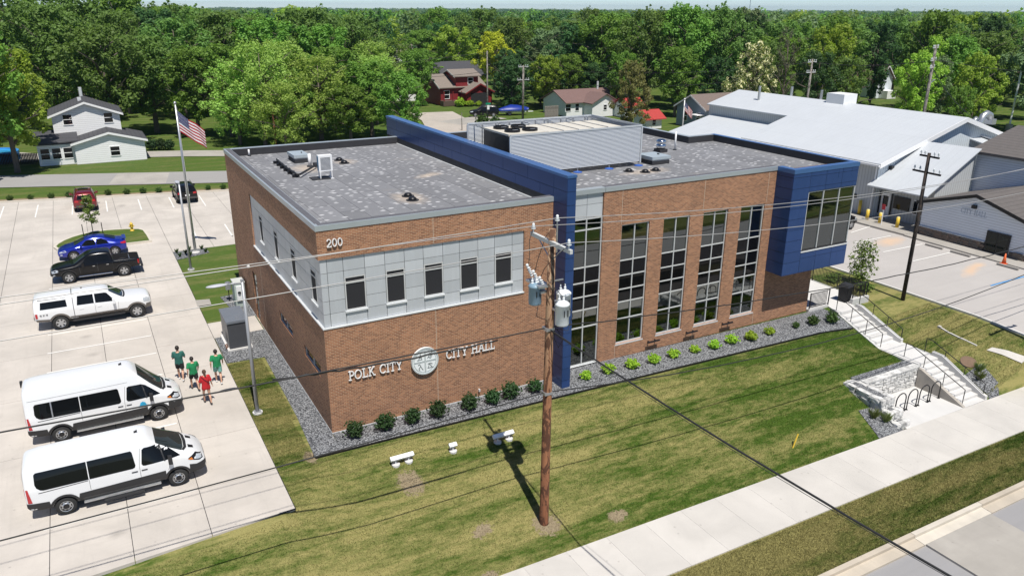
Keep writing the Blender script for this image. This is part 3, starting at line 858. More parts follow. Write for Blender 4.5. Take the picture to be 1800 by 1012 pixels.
# white drip flashing under the panels
MB().box(-.035,9.36,-.035,.085,zP0-.012,zP0+.045).box(-.035,.085,.0851,13.41,zP0-.012,zP0+.045).build('drip_flashing', M['sill'], hall)
def window(parent, axis, c, a0, a1, z0, z1, vert=(), hor=(), fw=.05, glass=None, fdepth=.09, inward=1, sill=True, pane_back=.05, glass_fn=None, sill_out=.06, fmat=None):
    """aluminium window: frame > panes; c is the face of the frame"""
    B = (lambda k, p, q, d0, d1, r, s: k.box(p, q, min(c+d0*inward, c+d1*inward), max(c+d0*inward, c+d1*inward), r, s)) if axis == 'y' else \
        (lambda k, p, q, d0, d1, r, s: k.box(min(c+d0*inward, c+d1*inward), max(c+d0*inward, c+d1*inward), p, q, r, s))
    k = MB()
    B(k, a0, a0+fw, 0, fdepth, z0, z1); B(k, a1-fw, a1, 0, fdepth, z0, z1)
    B(k, a0+fw, a1-fw, 0, fdepth, z0, z0+fw); B(k, a0+fw, a1-fw, 0, fdepth, z1-fw, z1)
    for v in vert: B(k, v-fw/2, v+fw/2, .002, fdepth, z0+fw, z1-fw)
    ax = [a0+fw, *vert, a1-fw]
    for h in hor:
        for p, q in zip(ax, ax[1:]):
            B(k, p+(fw/2 if p in vert else 0), q-(fw/2 if q in vert else 0), .004, fdepth, h-fw*.45, h+fw*.45)
    w = k.build('window', fmat or M['frame'], parent)
    zz = [z0+fw*.5, *hor, z1-fw*.5]
    for p, q in zip([a0+fw*.5, *vert, a1-fw*.5], [*vert, a1-fw*.5][0:]):
        for r, s in zip(zz, zz[1:]):
            kk = MB(); B(kk, p, q, pane_back, pane_back+.008, r, s)
            kk.build('pane', (glass_fn(r, s) if glass_fn else (glass or M['glass'])), w)
    if sill:
        kk = MB(); B(kk, a0-.04, a1+.04, -sill_out, .03, z0-.07, z0-.002); kk.build('sill', M['sill'], w)
    return w
for a, b in WIN_L: window(hall, 'y', .055, a+.008, b-.008, zW0, zW1, (), (6.60,), .05, M['glass'])
for a, b in WIN_W: window(hall, 'x', .055, a+.008, b-.008, 5.58, 7.0, (), (6.73,), .05, M['glass'])
for a, b, r, s in low_w: window(hall, 'x', .055, a, b, r, s, ((a+b)/2,), (), .045, M['glass'], sill_out=.03)
# west door
dr = MB().box(.07,.12,13.86,14.94,0,2.94).build('door', M['black_metal'], hall)
MB().box(.06,.069,13.98,14.82,.35,2.1).build('pane', M['glass'], dr); MB().box(.06,.069,13.98,14.82,2.3,2.85).build('pane', M['glass'], dr)
MB().tube([(.03,14.75,.95),(.03,14.75,1.35)], .015, 6).build('handle', M['steel'], dr)
MB().box(-.12,0,15.55,15.8,2.92,3.06).build('wall_lamp', M['white_paint'], hall)
MB().box(-.02,0,15.1,15.25,1.3,1.5).build('card_reader', M['black_metal'], hall)

# parapets, copings and roofs
def coping(a0, a1, b0, b1):
    return MB().box(a0,a1,b0,b1,zC,zT)
pw = .34
MB().box(-.03,xL-.002,-.03,pw,zC,zT).build('coping', M['coping'], hall)
MB().box(-.03,pw,pw+.001,D+.03,zC,zT).build('coping', M['coping'], hall)
MB().box(pw+.001,xL-.002,D-pw,D+.03,zC,zT).build('coping', M['coping'], hall)
MB().box(pw+.002,xL-.002,D-pw-.006,D-pw-.001,8.68,zT-.02).box(pw+.001,pw+.006,pw,D-pw,8.68,zT-.02).build('parapet_membrane', M['flashing'], hall)
MB().poly([(pw-.02,.3,8.70),(xL,.3,8.70),(xL,D-pw,8.70),(pw-.02,D-pw,8.70)]).build('roof', M['roof'], hall)
# membrane strip on the parapet tops and base of the fin
for a, b, c_, d_ in ((.12,xL-.004,.06,pw-.005),(.06,pw-.02,.34,D-.1)):
    MB().box(a,b,c_,d_,zT,zT+.006).build('membrane_strip', M['flashing'] if False else m_plain('grey_membrane', (.10,.10,.112), .8, 0, .3, 3) if 'grey_membrane' not in bpy.data.materials else bpy.data.materials['grey_membrane'], hall)
fy = .36
while fy < D-.5:
    e = min(fy+2.35, D-.36)
    MB().box(xL-.016-.004*(int(fy*3) % 2),xL-.002,fy+.012,e-.012,8.70,9.06).build('base_flashing', M['flashing'], hall)
    fy = e
MB().box(xL-.10,xL-.018,.36,D-.36,8.702,8.73).build('roof_edge_strip', M['sill'], hall)
# right wing roof and parapets
def cop(nm, x0, x1, y0, y1, m='coping'): MB().box(x0,x1,y0,y1,zC,zT).build(nm, M[m], hall)
cop('coping', xF+.002, 14.02, yR-.03, yR+pw); cop('coping', 14.035, xB-.001, yR-.035, yR+pw)
cop('coping', xBr-pw, xBr, yB+pw+.001, 10.92, 'blue_cap'); cop('coping', 28.0, xBr-pw-.001, 10.6, 10.93); cop('coping', 28.0, 28.33, 10.931, 19.6); cop('coping', xF, 27.999, 19.3, 19.62)
MB().poly([(xF,.7,8.70),(xB+.1,.7,8.70),(xB+.1,-.5,8.70),(xBr-.3,-.5,8.70),(xBr-.3,10.75,8.70),(28.2,10.75,8.70),(28.2,19.5,8.70),(xF,19.5,8.70)]).build('roof', M['roof'], hall)
MB().box(xBr-pw-.008,xBr-pw-.002,-.3,10.6,8.69,zT-.01).box(28.0,xBr-pw-.009,10.592,10.598,8.69,zT-.01).box(27.99,27.996,10.598,19.3,8.69,zT-.01).box(xF,27.98,19.29,19.296,8.69,zT-.01).build('parapet_membrane', M['flashing'], hall)
MB().box(14.06,xB-.02,yR+.06,yR+pw-.01,zT,zT+.006).build('membrane_strip', bpy.data.materials['grey_membrane'], hall)

# blue fin wall
fin = MB().box(xL+.012,xF-.012,yF+.012,21.33,0,10.15).build('fin_wall', M['dark_gap'], hall)
zr = [0.0]+[round(10.16-.61*k,3) for k in range(16,-1,-1)]
for r, s in zip(zr, zr[1:]):
    panel(fin, 'y', yF+.012, xL, xF, r, s, M['blue'], -1, .010, .012, 'panel')
    panel(fin, 'x', xL+.012, yF, .0, r, s, M['blue'], -1, .010, .012, 'panel')
    panel(fin, 'x', xF-.012, yF, yR, r, s, M['blue'], 1, .010, .012, 'panel')
_fy = [0.0,2.35,4.8,7.24,9.68,12.1,14.55,17.0,19.45,21.34]
for r, s in zip(zr[-3:], zr[-2:]):
    off = 0 if r > 9.5 else 1.2
    ed = sorted({0.0, 21.34, *[v+off for v in _fy if .1 < v+off < 21.2]})
    for a, b in zip(ed, ed[1:]):
        panel(fin, 'x', xL+.012, a, b, max(r, 9.06), s, M['blue'], -1, .010, .012, 'panel')
        panel(fin, 'x', xF-.012, max(a, yR), b, max(r, 8.75), s, M['blue'], 1, .010, .012, 'panel')
panel(fin, 'y', 21.33, xL, xF, 9.0, 10.16, M['blue'], 1, .010, .012)
MB().box(xL-.02,xF+.02,yF-.02,21.36,10.162,10.28).build('fin_cap', M['blue_cap'], fin)

# glazing beside the fin with grey panels above
MB().box(xF+.002,13.979,yR+.10,yR+.13,7.74,zC-.002).build('panel_backing', M['dark_gap'], hall)
for a, b in ((xF+.02,12.18),(12.18,13.07),(13.07,13.975)):
    for r, s in ((7.74,8.39),(8.39,zC)): panel(hall, 'y', yR+.098, a, b, r, s, M['panel_grey_light'])
def gl(r, s):
    m = (r+s)/2
    return M['spandrel'] if 3.05 < m < 5.2 else M['vision']
HZ = (5.28,4.49,3.75,3.06,2.13)
window(hall, 'y', yR+.06, xF+.02, 13.975, .07, 7.73, (12.18,13.07), HZ[::-1]+(7.16,), .06, None, .1, 1, True, .05, gl)
for a, b in WX: window(hall, 'y', yR+.07, a+.004, b-.004, .78, 7.146, ((a+b)/2,), HZ[::-1], .055, None, .1, 1, True, .05, gl, .08)
# rooms behind the glass
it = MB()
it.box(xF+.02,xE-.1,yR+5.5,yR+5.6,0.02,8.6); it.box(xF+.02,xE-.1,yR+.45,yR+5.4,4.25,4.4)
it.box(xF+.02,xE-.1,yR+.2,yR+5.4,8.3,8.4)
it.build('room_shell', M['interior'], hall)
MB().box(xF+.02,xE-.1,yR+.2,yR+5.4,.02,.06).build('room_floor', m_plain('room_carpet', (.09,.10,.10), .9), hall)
for a, b in [(xF+.05,13.9)]+WX:
    MB().box(a+.06,b-.06,yR+.2,yR+.62,5.22,5.27).build('ledge', M['interior_light'], hall)
    MB().box(a-.3,a+.03,yR+.19,yR+.25,.1,8.0).build('room_pier', M['interior'], hall)

# the blue bay
bay = MB().box(xB+.012,xBr-.012,yB+.012,1.0,3.222,4.5).box(xB+.012,26.72,yB+.012,1.0,4.5,7.8).box(xB+.012,xBr-.012,yB+.012,.2,7.8,8.9).box(xB+.012,xE,yB+.4,10.8,3.222,3.3).box(xBr-.13,xBr-.012,.3,10.9,3.222,4.42).box(xBr-.13,xBr-.012,4.5,10.9,4.42,8.9).box(xE-.1,xBr-.131,.3,10.9,3.222,3.3).box(28.3,xBr-.131,10.8,10.9,3.222,8.9).build('blue_bay', M['dark_gap'], hall)
zb = [3.21,4.03,4.44,5.15,5.78,6.38,6.98,7.46,8.07,8.68,8.9]
xb = [xB,26.72,27.96,29.24,xBr]
for i, (a, b) in enumerate(zip(xb, xb[1:])):
    for r, s in ([(3.21,4.03),(4.03,4.44),(7.82,8.07),(8.07,8.68),(8.68,8.9)] if i else [(3.21,3.9),(3.9,4.5),(4.5,5.15),(5.15,5.78),(5.78,6.38),(6.38,6.98),(6.98,7.46),(7.46,8.07),(8.07,8.68),(8.68,8.9)]):
        panel(bay, 'y', yB+.012, a, b, r, s, M['blue'], -1, .010, .012)
for r, s in zip([3.21,3.9,4.5,5.15,5.78,6.38,6.98,7.46,8.07,8.68],[3.9,4.5,5.15,5.78,6.38,6.98,7.46,8.07,8.68,8.9]):
    panel(bay, 'x', xB+.012, yB, yR-.002, r, s, M['blue'], -1, .010, .012)
for a, b in ((.2,4.5),(4.5,8),(8,10.9)):
    for r, s in ((3.21,4.44),(4.44,6.1),(6.1,7.82),(7.82,8.9)):
        if a < 4 and 4 < r < 7.8: continue
        panel(bay, 'x', xBr-.012, a, b, r, s, M['blue'], 1, .010, .012)
MB().box(xB,xBr,yB,10.9,3.19,3.208).build('soffit', M['blue'], bay)
MB().box(xB-.02,xBr+.02,yB-.02,yB+pw,8.902,zT).box(xB-.02,xB+pw,yB+pw+.001,yR-.04,8.902,zT).build('bay_cap', M['blue_cap'], bay)
wb = window(hall, 'y', yB+.03, 26.73, xBr-.02, 4.44, 7.815, (27.96,29.24), (), .055, M['vision'], .1, 1, True)
window(hall, 'x', xBr-.03, yB+.14, 4.4, 4.44, 7.815, (1.0,2.7), (), .055, M['vision'], .1, -1, False)
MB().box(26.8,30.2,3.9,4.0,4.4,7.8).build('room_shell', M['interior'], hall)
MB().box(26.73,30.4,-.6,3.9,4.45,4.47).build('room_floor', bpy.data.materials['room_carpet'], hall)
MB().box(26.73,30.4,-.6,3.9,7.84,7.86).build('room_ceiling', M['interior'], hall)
# wall uplights under the tall windows
for x_ in (17.07,19.7,22.31):
    u = MB().tube([(x_,yR-.2,.55),(x_+.8,yR-.2,.55)], .05, 8)
    u.box(x_+.15,x_+.2,yR-.2,yR,.5,.56); u.box(x_+.6,x_+.65,yR-.2,yR,.5,.56)
    u.build('wall_light_bar', M['black_metal'], hall)
MB().box(6.95,7.02,-.1,-.0,.32,.44).build('hose_tap', M['sill'], hall)

# ------------------------------------------------------------------ letters
def arc(cx, cy, rx, ry, a0, a1, t0, t1=None, n=9):
    out = []; t1 = t1 or t0
    pts = [(cx+rx*math.cos(R(a0+(a1-a0)*i/n)), cy+ry*math.sin(R(a0+(a1-a0)*i/n)), abs(math.cos(R(a0+(a1-a0)*i/n)))) for i in range(n+1)]
    for p, q in zip(pts, pts[1:]): out.append((p[0],p[1],q[0],q[1], lerp(t1, t0, (p[2]+q[2])/2)))
    return out
T, t_ = .125, .055
def serif(x, y, w=.30): return [(x-w/2, y, x+w/2, y, t_)]
GL = {
 'P': (.62, [(.17,0,.17,1,T)]+serif(.17,.035)+[(.02,.965,.36,.965,t_),(.17,.48,.36,.48,t_)]+arc(.36,.72,.22,.245,-90,90,T,t_)),
 'O': (.86, arc(.43,.5,.35,.465,0,360,T,t_,20)),
 'L': (.66, [(.17,0,.17,1,T)]+serif(.17,.965)+[(.02,.035,.58,.035,t_),(.59,.0,.59,.25,t_)]),
 'K': (.80, [(.17,0,.17,1,T)]+serif(.17,.035)+serif(.17,.965)+[(.2,.42,.60,.96,.09),(.34,.56,.66,.04,T)]+serif(.68,.035,.26)+serif(.62,.965,.24)),
 'C': (.76, arc(.43,.5,.35,.465,42,318,T,t_,16)+[(.69,.68,.69,.95,t_)]),
 'I': (.36, [(.18,0,.18,1,T)]+serif(.18,.035)+serif(.18,.965)),
 'T': (.72, [(.36,0,.36,1,T)]+serif(.36,.035)+[(.05,.965,.67,.965,t_),(.05,.74,.05,1,t_),(.67,.74,.67,1,t_)]),
 'Y': (.76, [(.38,0,.38,.46,T)]+serif(.38,.035)+[(.38,.45,.12,.97,T),(.38,.45,.64,.97,.09)]+serif(.12,.965,.26)+serif(.66,.965,.24)),
 'H': (.86, [(.18,0,.18,1,T),(.68,0,.68,1,T),(.18,.5,.68,.5,t_)]+serif(.18,.035)+serif(.18,.965)+serif(.68,.035)+serif(.68,.965)),
 'A': (.80, [(.12,.03,.40,.98,.08),(.40,.98,.68,.03,T),(.2,.34,.6,.34,t_)]+serif(.12,.035,.24)+serif(.68,.035,.26)),
 '2': (.62, arc(.3,.70,.22,.265,165,-35,T,t_,10)+[(.47,.55,.08,.08,.12),(.06,.04,.55,.04,.1),(.55,.0,.55,.18,t_)]),
 '0': (.64, arc(.32,.5,.235,.465,0,360,T,t_,18)),
 ' ': (.42, [])}
def lettering(text, x, z, h, y, parent, mat, depth=.05, standoff=.03, axis='y', sp=1.0, name='letter'):
    for ch in text:
        w, segs = GL[ch]
        if segs:
            k = MB()
            for i, (a, b, c, d, th) in enumerate(segs):
                v = Vector((c-a, d-b)); L_ = v.length or 1e-6; v /= L_; n = Vector((-v.y, v.x))*th/2*h
                e = v*(.02*h); p0 = Vector((a,b))*h-e; p1 = Vector((c,d))*h+e
                q = [p0+n, p1+n, p1-n, p0-n]; dd = depth+.0007*(i % 7)
                if axis == 'y': vs = [(x+p.x*sp, y-standoff-dd, z+p.y) for p in q]+[(x+p.x*sp, y-standoff, z+p.y) for p in q]
                else: vs = [(y-standoff-dd, x-p.x*sp, z+p.y) for p in q]+[(y-standoff, x-p.x*sp, z+p.y) for p in q]
                k.add(vs, [(0,1,2,3),(7,6,5,4),(0,4,5,1),(1,5,6,2),(2,6,7,3),(3,7,4,0)])
            k.build(name, mat, parent)
        x += (w*h*sp+.035*h) if axis == 'y' else -(w*h*sp+.035*h)
    return x
def text_w(text): return sum(GL[c][0]+.035 for c in text)
LM = m_plain('white_letter_metal', (.74,.74,.73), .45)
h_ = .42
lettering('POLK CITY', .86, 2.33, h_, 0, hall, LM, sp=(2.42-.035*h_*9)/(sum(GL[c][0] for c in 'POLK CITY')*h_))
lettering('CITY HALL', 5.34, 2.33, h_, 0, hall, LM, sp=(2.48-.035*h_*9)/(sum(GL[c][0] for c in 'CITY HALL')*h_))
lettering('200', .37, 8.24, .33, 0, hall, LM, sp=1.0)
# round seal: ring, cross and four reliefs
seal = MB()
def disc_y(k, cx, cz, r, y0, y1, seg=40):
    k.add([(cx+r*math.cos(2*math.pi*i/seg), y, cz+r*math.sin(2*math.pi*i/seg)) for y in (y0, y1) for i in range(seg)],
          [tuple(range(seg)), tuple(range(2*seg-1, seg-1, -1))]+[(i,(i+1)%seg,seg+(i+1)%seg,seg+i) for i in range(seg)])
sx, sz, sr = 4.31, 2.5, .64
disc_y(seal, sx, sz, sr, -.11, -.03)
sl = seal.build('seal', m_plain('pale_seal_metal', (.76,.79,.79), .45), hall)
ring = MB()
for i in range(40):
    a0, a1 = 2*math.pi*i/40, 2*math.pi*(i+1)/40
    for r0, r1, yy in ((.585,.64,-.135),(.505,.545,-.122)):
        pts = [(sx+r_*math.cos(a), sz+r_*math.sin(a)) for a, r_ in ((a0,r0),(a1,r0),(a1,r1),(a0,r1))]
        ring.add([(p[0],yy,p[1]) for p in pts]+[(p[0],-.109,p[1]) for p in pts], [(0,1,2,3),(0,4,5,1),(2,6,7,3),(1,5,6,2),(3,7,4,0)])
ring.box(sx-.035,sx+.035,-.128,-.109,sz-.52,sz+.52); ring.box(sx-.52,sx-.036,-.126,-.109,sz-.035,sz+.035); ring.box(sx+.036,sx+.52,-.126,-.109,sz-.035,sz+.035)
ring.build('seal_ring', m_plain('grey_seal_metal', (.46,.50,.50), .5), sl)
rel = MB()
def stroke(pts, w=.03):
    for i, ((a, b), (c, d)) in enumerate(zip(pts, pts[1:])):
        v = Vector((c-a, d-b)).normalized(); n = Vector((-v.y, v.x))*w/2
        q = [(sx+a+n.x,sz+b+n.y),(sx+c+n.x,sz+d+n.y),(sx+c-n.x,sz+d-n.y),(sx+a-n.x,sz+b-n.y)]
        rel.add([(p[0],-.122-.0005*i,p[1]) for p in q]+[(p[0],-.109,p[1]) for p in q], [(0,1,2,3),(0,4,5,1),(1,5,6,2),(2,6,7,3),(3,7,4,0)])
stroke([(-.38,.10),(-.14,.10)]); stroke([(-.30,.11),(-.22,.36),(-.15,.11)]); stroke([(-.27,.2),(-.17,.2)]); stroke([(-.22,.36),(-.22,.42)])
stroke([(.12,.1),(.22,.3),(.34,.38)]); stroke([(.2,.36),(.26,.28),(.3,.14),(.24,.1),(.16,.2)]); stroke([(.22,.22),(.36,.24)])
stroke([(-.34,-.14),(-.26,-.1),(-.22,-.2),(-.3,-.32),(-.26,-.42)]); stroke([(-.22,-.2),(-.14,-.36),(-.1,-.4)])
stroke([(.1,-.36),(.38,-.36)]); stroke([(.14,-.34),(.2,-.16),(.32,-.34)]); stroke([(.12,-.16),(.26,-.14),(.34,-.2)])
rel.build('seal_relief', m_plain('dark_seal_metal', (.2,.22,.22), .6), sl)
# ------------------------------------------------------------------ things standing on the roof
ZR = 8.702
scr = thing('roof_screen', 'pale louvred screen enclosure standing on the right wing roof', 'roof screen', (11.86,5.9,ZR))
SW, SD, SH = 8.45, 5.0, 2.3
lm = MB().add([(0,0,0),(1,0,0),(1,.04,.056),(0,.04,.056),(0,.006,-.006),(1,.006,-.006),(1,.046,.05),(0,.046,.05)], [(0,1,2,3),(7,6,5,4),(0,4,5,1),(2,6,7,3),(1,5,6,2),(3,7,4,0)]).mesh('slat')
lm.materials.append(m_plain('louvre_metal', (.56,.58,.60), .4, .35, .05, 2))
nsl = 27
for i in range(nsl):
    z = .27+i*(SH-.36)/nsl
    o = mk('slat', lm, None, scr, (.06,-.02,z)); o.scale = (SW-.12,1,1.25)
    o = mk('slat', lm, None, scr, (.06,SD-.02,z)); o.scale = (SW-.12,1,1.2)
    o = mk('slat', lm, None, scr, (SW+.02,.06,z), R(90)); o.scale = (SD-.12,1,1.2)
for x0, x1, y0, y1 in ((0,SW,-.03,.03),(0,SW,SD-.03,SD+.03),(SW-.03,SW+.03,.031,SD-.031)):
    MB().box(x0,x1,y0,y1,SH-.09,SH).build('top_rail', M['panel_grey_light'], scr)
for x in (0,SW):
    for y in (0,SD): MB().box(x-.04,x+.04,y-.04,y+.04,.18,SH-.091).build('corner_post', M['panel_grey_light'], scr)
for x in np.linspace(.9,SW-.5,9):
    MB().box(x-.02,x+.02,.032,.07,.2,SH-.1).build('stud', M['steel'], scr)
    MB().box(x-.02,x+.02,SD-.07,SD-.032,.2,SH-.1).build('stud', M['steel'], scr)
    MB().tube([(x,SD-.07,SH-.12),(x,SD-.55,SH-.5)], .02, 5).build('brace', M['steel'], scr)
for x in (2.1,4.2,6.3,8.35):
    MB().cyl((x,-.0),.03,.05,.2,8).build('leg', M['steel'], scr)
    MB().lathe((x,0,0), [(.26,0),(.26,.03),(.12,.06),(.06,.08)], 10).build('foot', m_plain('blue_roof_foot', (.03,.10,.38), .6) if 'blue_roof_foot' not in bpy.data.materials else bpy.data.materials['blue_roof_foot'], scr)
for x in np.linspace(.4,SW-.3,6): MB().box(x-.03,x+.03,SD-1.0,SD-.05,SH-.16,SH-.1).build('rail_tie', M['steel'], scr)

ahu = thing('air_handler', 'large tan and black rooftop air handler inside the louvred screen', 'air handler', (12.55,7.3,ZR))
MB().box(0,2.4,0,2.95,.3,2.0).build('condenser_section', M['black_metal'], ahu)
for i in range(9): MB().box(.2*i+.3,.2*i+.33,-.01,0,.4,1.85).build('grille_bar', M['grey_pole'], ahu)
cab = m_plain('cream_cabinet', (.58,.545,.47), .5)
MB().box(-.03,2.43,-.03,2.98,2.0,2.1).build('top_panel', cab, ahu)
for i in range(5): MB().box(2.45+i*1.0,3.43+i*1.0,.05,2.9,.3,2.06).build('cabinet_section', cab, ahu)
for i in range(5): MB().box(2.43+i*1.0,2.46+i*1.0,.0,2.95,2.06,2.1).build('seam_cap', M['grey_pole'], ahu)
for x in (.65,1.75):
    for y in (.8,2.1):
        f = MB().lathe((x,y,2.1), [(.44,0),(.44,.14),(.40,.14),(.40,.03)], 18).build('fan_ring', M['black_metal'], ahu)
        for a in range(4):
            MB().obox((x+.2*math.cos(a*1.57),y+.2*math.sin(a*1.57),2.16),(.17*math.cos(a*1.57),.17*math.sin(a*1.57),0),(-.05*math.sin(a*1.57),.05*math.cos(a*1.57),.02),(0,0,.004)).build('fan_blade', M['grey_pole'], f)
MB().box(-.02,7.5,.1,2.85,.0,.3).build('curb', M['flashing'], ahu)

def hatch(x, y, w, d, label):
    t = thing('roof_hatch', label, 'roof hatch', (x,y,ZR))
    MB().box(0,w,0,d,0,.22).build('curb', M['flashing'], t)
    MB().box(.02,w-.02,.02,d-.02,.22,.30).build('collar', M['steel'], t)
    MB().box(-.04,w+.04,-.04,d+.04,.30,.46).build('lid', m_plain('hatch_lid', (.44,.50,.53), .4, .3) if 'hatch_lid' not in bpy.data.materials else bpy.data.materials['hatch_lid'], t)
    MB().box(w*.7,w*.75,d*.4,d*.5,.46,.52).build('handle', M['black_metal'], t)
hatch(20.97,5.6,1.25,1.4,'grey roof hatch beside the louvred screen')
hatch(3.12,15.5,.8,1.5,'grey roof hatch on the left block roof')
v = thing('roof_vent', 'silver drum exhaust vent on the right wing roof', 'vent', (24.27,8.9,ZR))
MB().box(-.3,.3,-.3,.3,0,.2).build('curb', M['flashing'], v)
MB().lathe((0,0,.2), [(.2,0),(.3,.1),(.3,.28),(.24,.3),(.24,.36),(.31,.38),(.31,.5),(.22,.58),(.05,.6)], 16).build('drum', M['chrome'], v, True)
def pipe(x, y, h, r, label):
    t = MB().cyl((0,0),r,.04,h,10).build('vent_pipe', M['white_paint'], None, True, (x,y,ZR)); tag(t, label, 'pipe')
    MB().cyl((0,0),r*2,0,.06,10).build('boot', M['flashing'], t)
pipe(25.5,9,1.15,.055,'tall white vent pipe on the right wing roof')
pipe(3.63,14.2,.72,.09,'short white vent pipe beside the left roof hatch')
pipe(1.3,19.1,.4,.05,'small white pipe in the far corner of the left roof')
b = MB().box(-.25,.25,-.2,.2,0,.22).build('pipe_boot', M['flashing'], None, False, (4.05,14.0,ZR)); tag(b, 'black square pipe boot behind the roof condenser', 'pipe boot')
def drain(x, y, label):
    t = thing('roof_drain', label, 'roof drain', (x,y,ZR))
    MB().cyl((0,0),.3,.0,.03,14).build('flange', M['flashing'], t)
    MB().lathe((0,0,.03), [(.2,0),(.19,.07),(.12,.13),(.03,.15)], 12).build('strainer', M['black_metal'], t, True)
for i, (x, y) in enumerate([(5.64,15.3),(5.63,14.3),(5.76,4.86),(5.64,4.0),(19.36,4.2),(20.16,4.3),(18.7,4.8)]):
    drain(x, y, ['black roof drain behind the condenser, the farther of two','black roof drain behind the condenser, the nearer of two','black roof drain in the front dust patch, the farther of two','black roof drain in the front dust patch, the nearer of two','black roof drain in the dust before the screen, middle of three','black roof drain in the dust before the screen, rightmost of three','black roof drain in the dust before the screen, leftmost of three'][i])
# condenser on legs
c = thing('roof_condenser', 'white mini-split condenser on a stand on the left roof', 'condenser', (3.1,10.4,ZR))
for y in (.06,.36):
    MB().box(-.02,.78,y-.02,y+.02,0,.05).build('runner', M['white_paint'], c)
for x in (.08,.68):
    for y in (.06,.36): MB().box(x-.02,x+.02,y-.02,y+.02,.05,.42).build('leg', M['white_paint'], c)
MB().box(.02,.74,.05,.37,.42,1.24).build('case', M['white_paint'], c)
f = MB()
for i in range(11): f.box(.12,.64,.04,.05,.5+i*.06,.52+i*.06)
f.build('fan_grille', M['black_metal'], c)
MB().box(.012,.02,.1,.33,.48,1.18).build('coil', m_plain('blue_coil', (.10,.22,.33), .5), c)
MB().box(-.35,.6,.0,.75,.0,.05).build('pad', M['flashing'], c)
p = thing('refrigerant_line', 'black insulated pipe run on roof supports beside the condenser', 'pipe', (0,0,ZR))
MB().tube([(2.24,16.1,.22),(2.2,14.6,.2),(2.16,13.5,.2),(2.2,11.5,.2),(2.35,11.35,.2),(3.85,13.6,.2)], .055, 7).build('pipe_run', M['cable'], p)
for y in (16.0,15.2,14.4,13.6,12.7,11.7): MB().box(2.02,2.38,y-.09,y+.09,0,.15).build('support', M['black_metal'], p)
# ------------------------------------------------------------------ steps, plaza, walls
st = thing('front_steps', 'long white concrete steps with landing at the right end of the hall', 'steps', (0,0,0))
SX0, SX1 = 30.60, 32.28
k = MB()
MB().box(SX0-.02,SX1+.2,-6.3,-3.9,-2.7,-1.0).build('landing', M['white_conc'], st)
for i in range(7):
    y1 = -.9-i*3.0/7; zt = .08-(i+1)*1.08/7+.0
    MB().box(SX0,SX1,y1-3.0/7,y1-.001,-2.4,zt if i < 6 else -1.002).build('step', M['white_conc'], st)
for i in range(8):
    y1 = -6.3-i*2.85/8; zt = -1.0-(i+1)*1.25/8
    if i < 7: MB().box(SX0,SX1,y1-2.85/8,y1-.001,-2.7,zt).build('step', M['white_conc'], st)
MB().sheet([(SX0-.02,-9.21,-2.245),(SX1+.2,-9.21,-2.25),(SX1+.2,-8.79,-2.245),(SX0-.02,-8.79,-2.245)], .2).build('bottom_slab', M['white_conc'], st)
def ramp_wall(x0, x1, prof, zb, name, mat):
    k = MB()
    for (y0, z0), (y1, z1) in zip(prof, prof[1:]):
        k.add([(x0,y0,zb),(x1,y0,zb),(x1,y1,zb),(x0,y1,zb),(x0,y0,z0),(x1,y0,z0),(x1,y1,z1),(x0,y1,z1)],
              [(3,2,1,0),(4,5,6,7),(0,1,5,4),(1,2,6,5),(2,3,7,6),(3,0,4,7)])
    return k.build(name, mat, st)
ramp_wall(SX1+.001,SX1+.2,[(-.7,.32),(-1.1,.28),(-3.7,-.72),(-3.98,-.78)],-2.4,'cheek_wall',M['white_conc'])
ramp_wall(SX1+.001,SX1+.2,[(-5.9,-.78),(-6.5,-.80),(-9.0,-2.0),(-9.2,-2.05)],-2.7,'cheek_wall',M['white_conc'])
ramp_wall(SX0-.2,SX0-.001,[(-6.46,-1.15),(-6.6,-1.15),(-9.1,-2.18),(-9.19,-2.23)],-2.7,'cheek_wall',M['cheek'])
ramp_wall(SX0-.1,SX0-.001,[(-.9,.06),(-3.9,-1.02),(-6.0,-1.04)],-2.3,'edge_strip',M['white_conc'])
# patio
pt = MB().sheet([(29.33,.34,.1),(31.0,.34,.1),(30.58,-.88,.1),(32.5,-.88,.1),(32.5,-.1,.1),(34.0,-.1,.1),(34.3,19,.1),(29.33,19,.1)], .6).build('patio', M['white_conc']); struct(pt)
MB().box(29.3,31.1,.24,.339,-.2,.16).box(32.5,34.0,-.3,-.101,-.35,.42).build('patio_kerb', M['white_conc'], pt)
def rail(label, prof, x, posts, lower=.0):
    t = thing('handrail', label, 'handrail', (0,0,0))
    MB().tube([(x,y,z) for y, z in prof], .024, 8).build('rail', M['black_metal'], t, True)
    for y, z0, z1 in posts: MB().cyl((x,y),.02,z0,z1,6).build('post', M['black_metal'], t)
    return t
def flight(x, y0, z0, y1, z1, label, wall_off=0):
    h = .86
    prof = [(y0,z0+h-.35),(y0,z0+h-.02),(y0-.04,z0+h),(y0-.35,z0+h-.03),(y1+.12,z1+h),(y1,z1+h-.05),(y1,z1+h-.5)]
    n = 4; posts = []
    for i in range(n):
        t = i/(n-1); y = lerp(y0,y1,t); zg = interp(-y, [(-y0,z0),(-y0+.3,z0),(-y1,z1)])+wall_off*0
        posts.append((y, zg-.06, zg+h-.05))
    return rail(label, prof, x, posts)
flight(30.75,-.55,.08,-3.8,-.98,'black handrail on the left of the upper flight of steps')
flight(32.38,-.85,.08,-3.9,-.98,'black handrail on the right of the upper flight of steps')
flight(30.75,-5.3,-1.02,-8.92,-2.23,'black handrail on the left of the lower flight of steps')
flight(32.38,-5.42,-1.02,-9.0,-2.23,'black handrail on the right of the lower flight of steps')
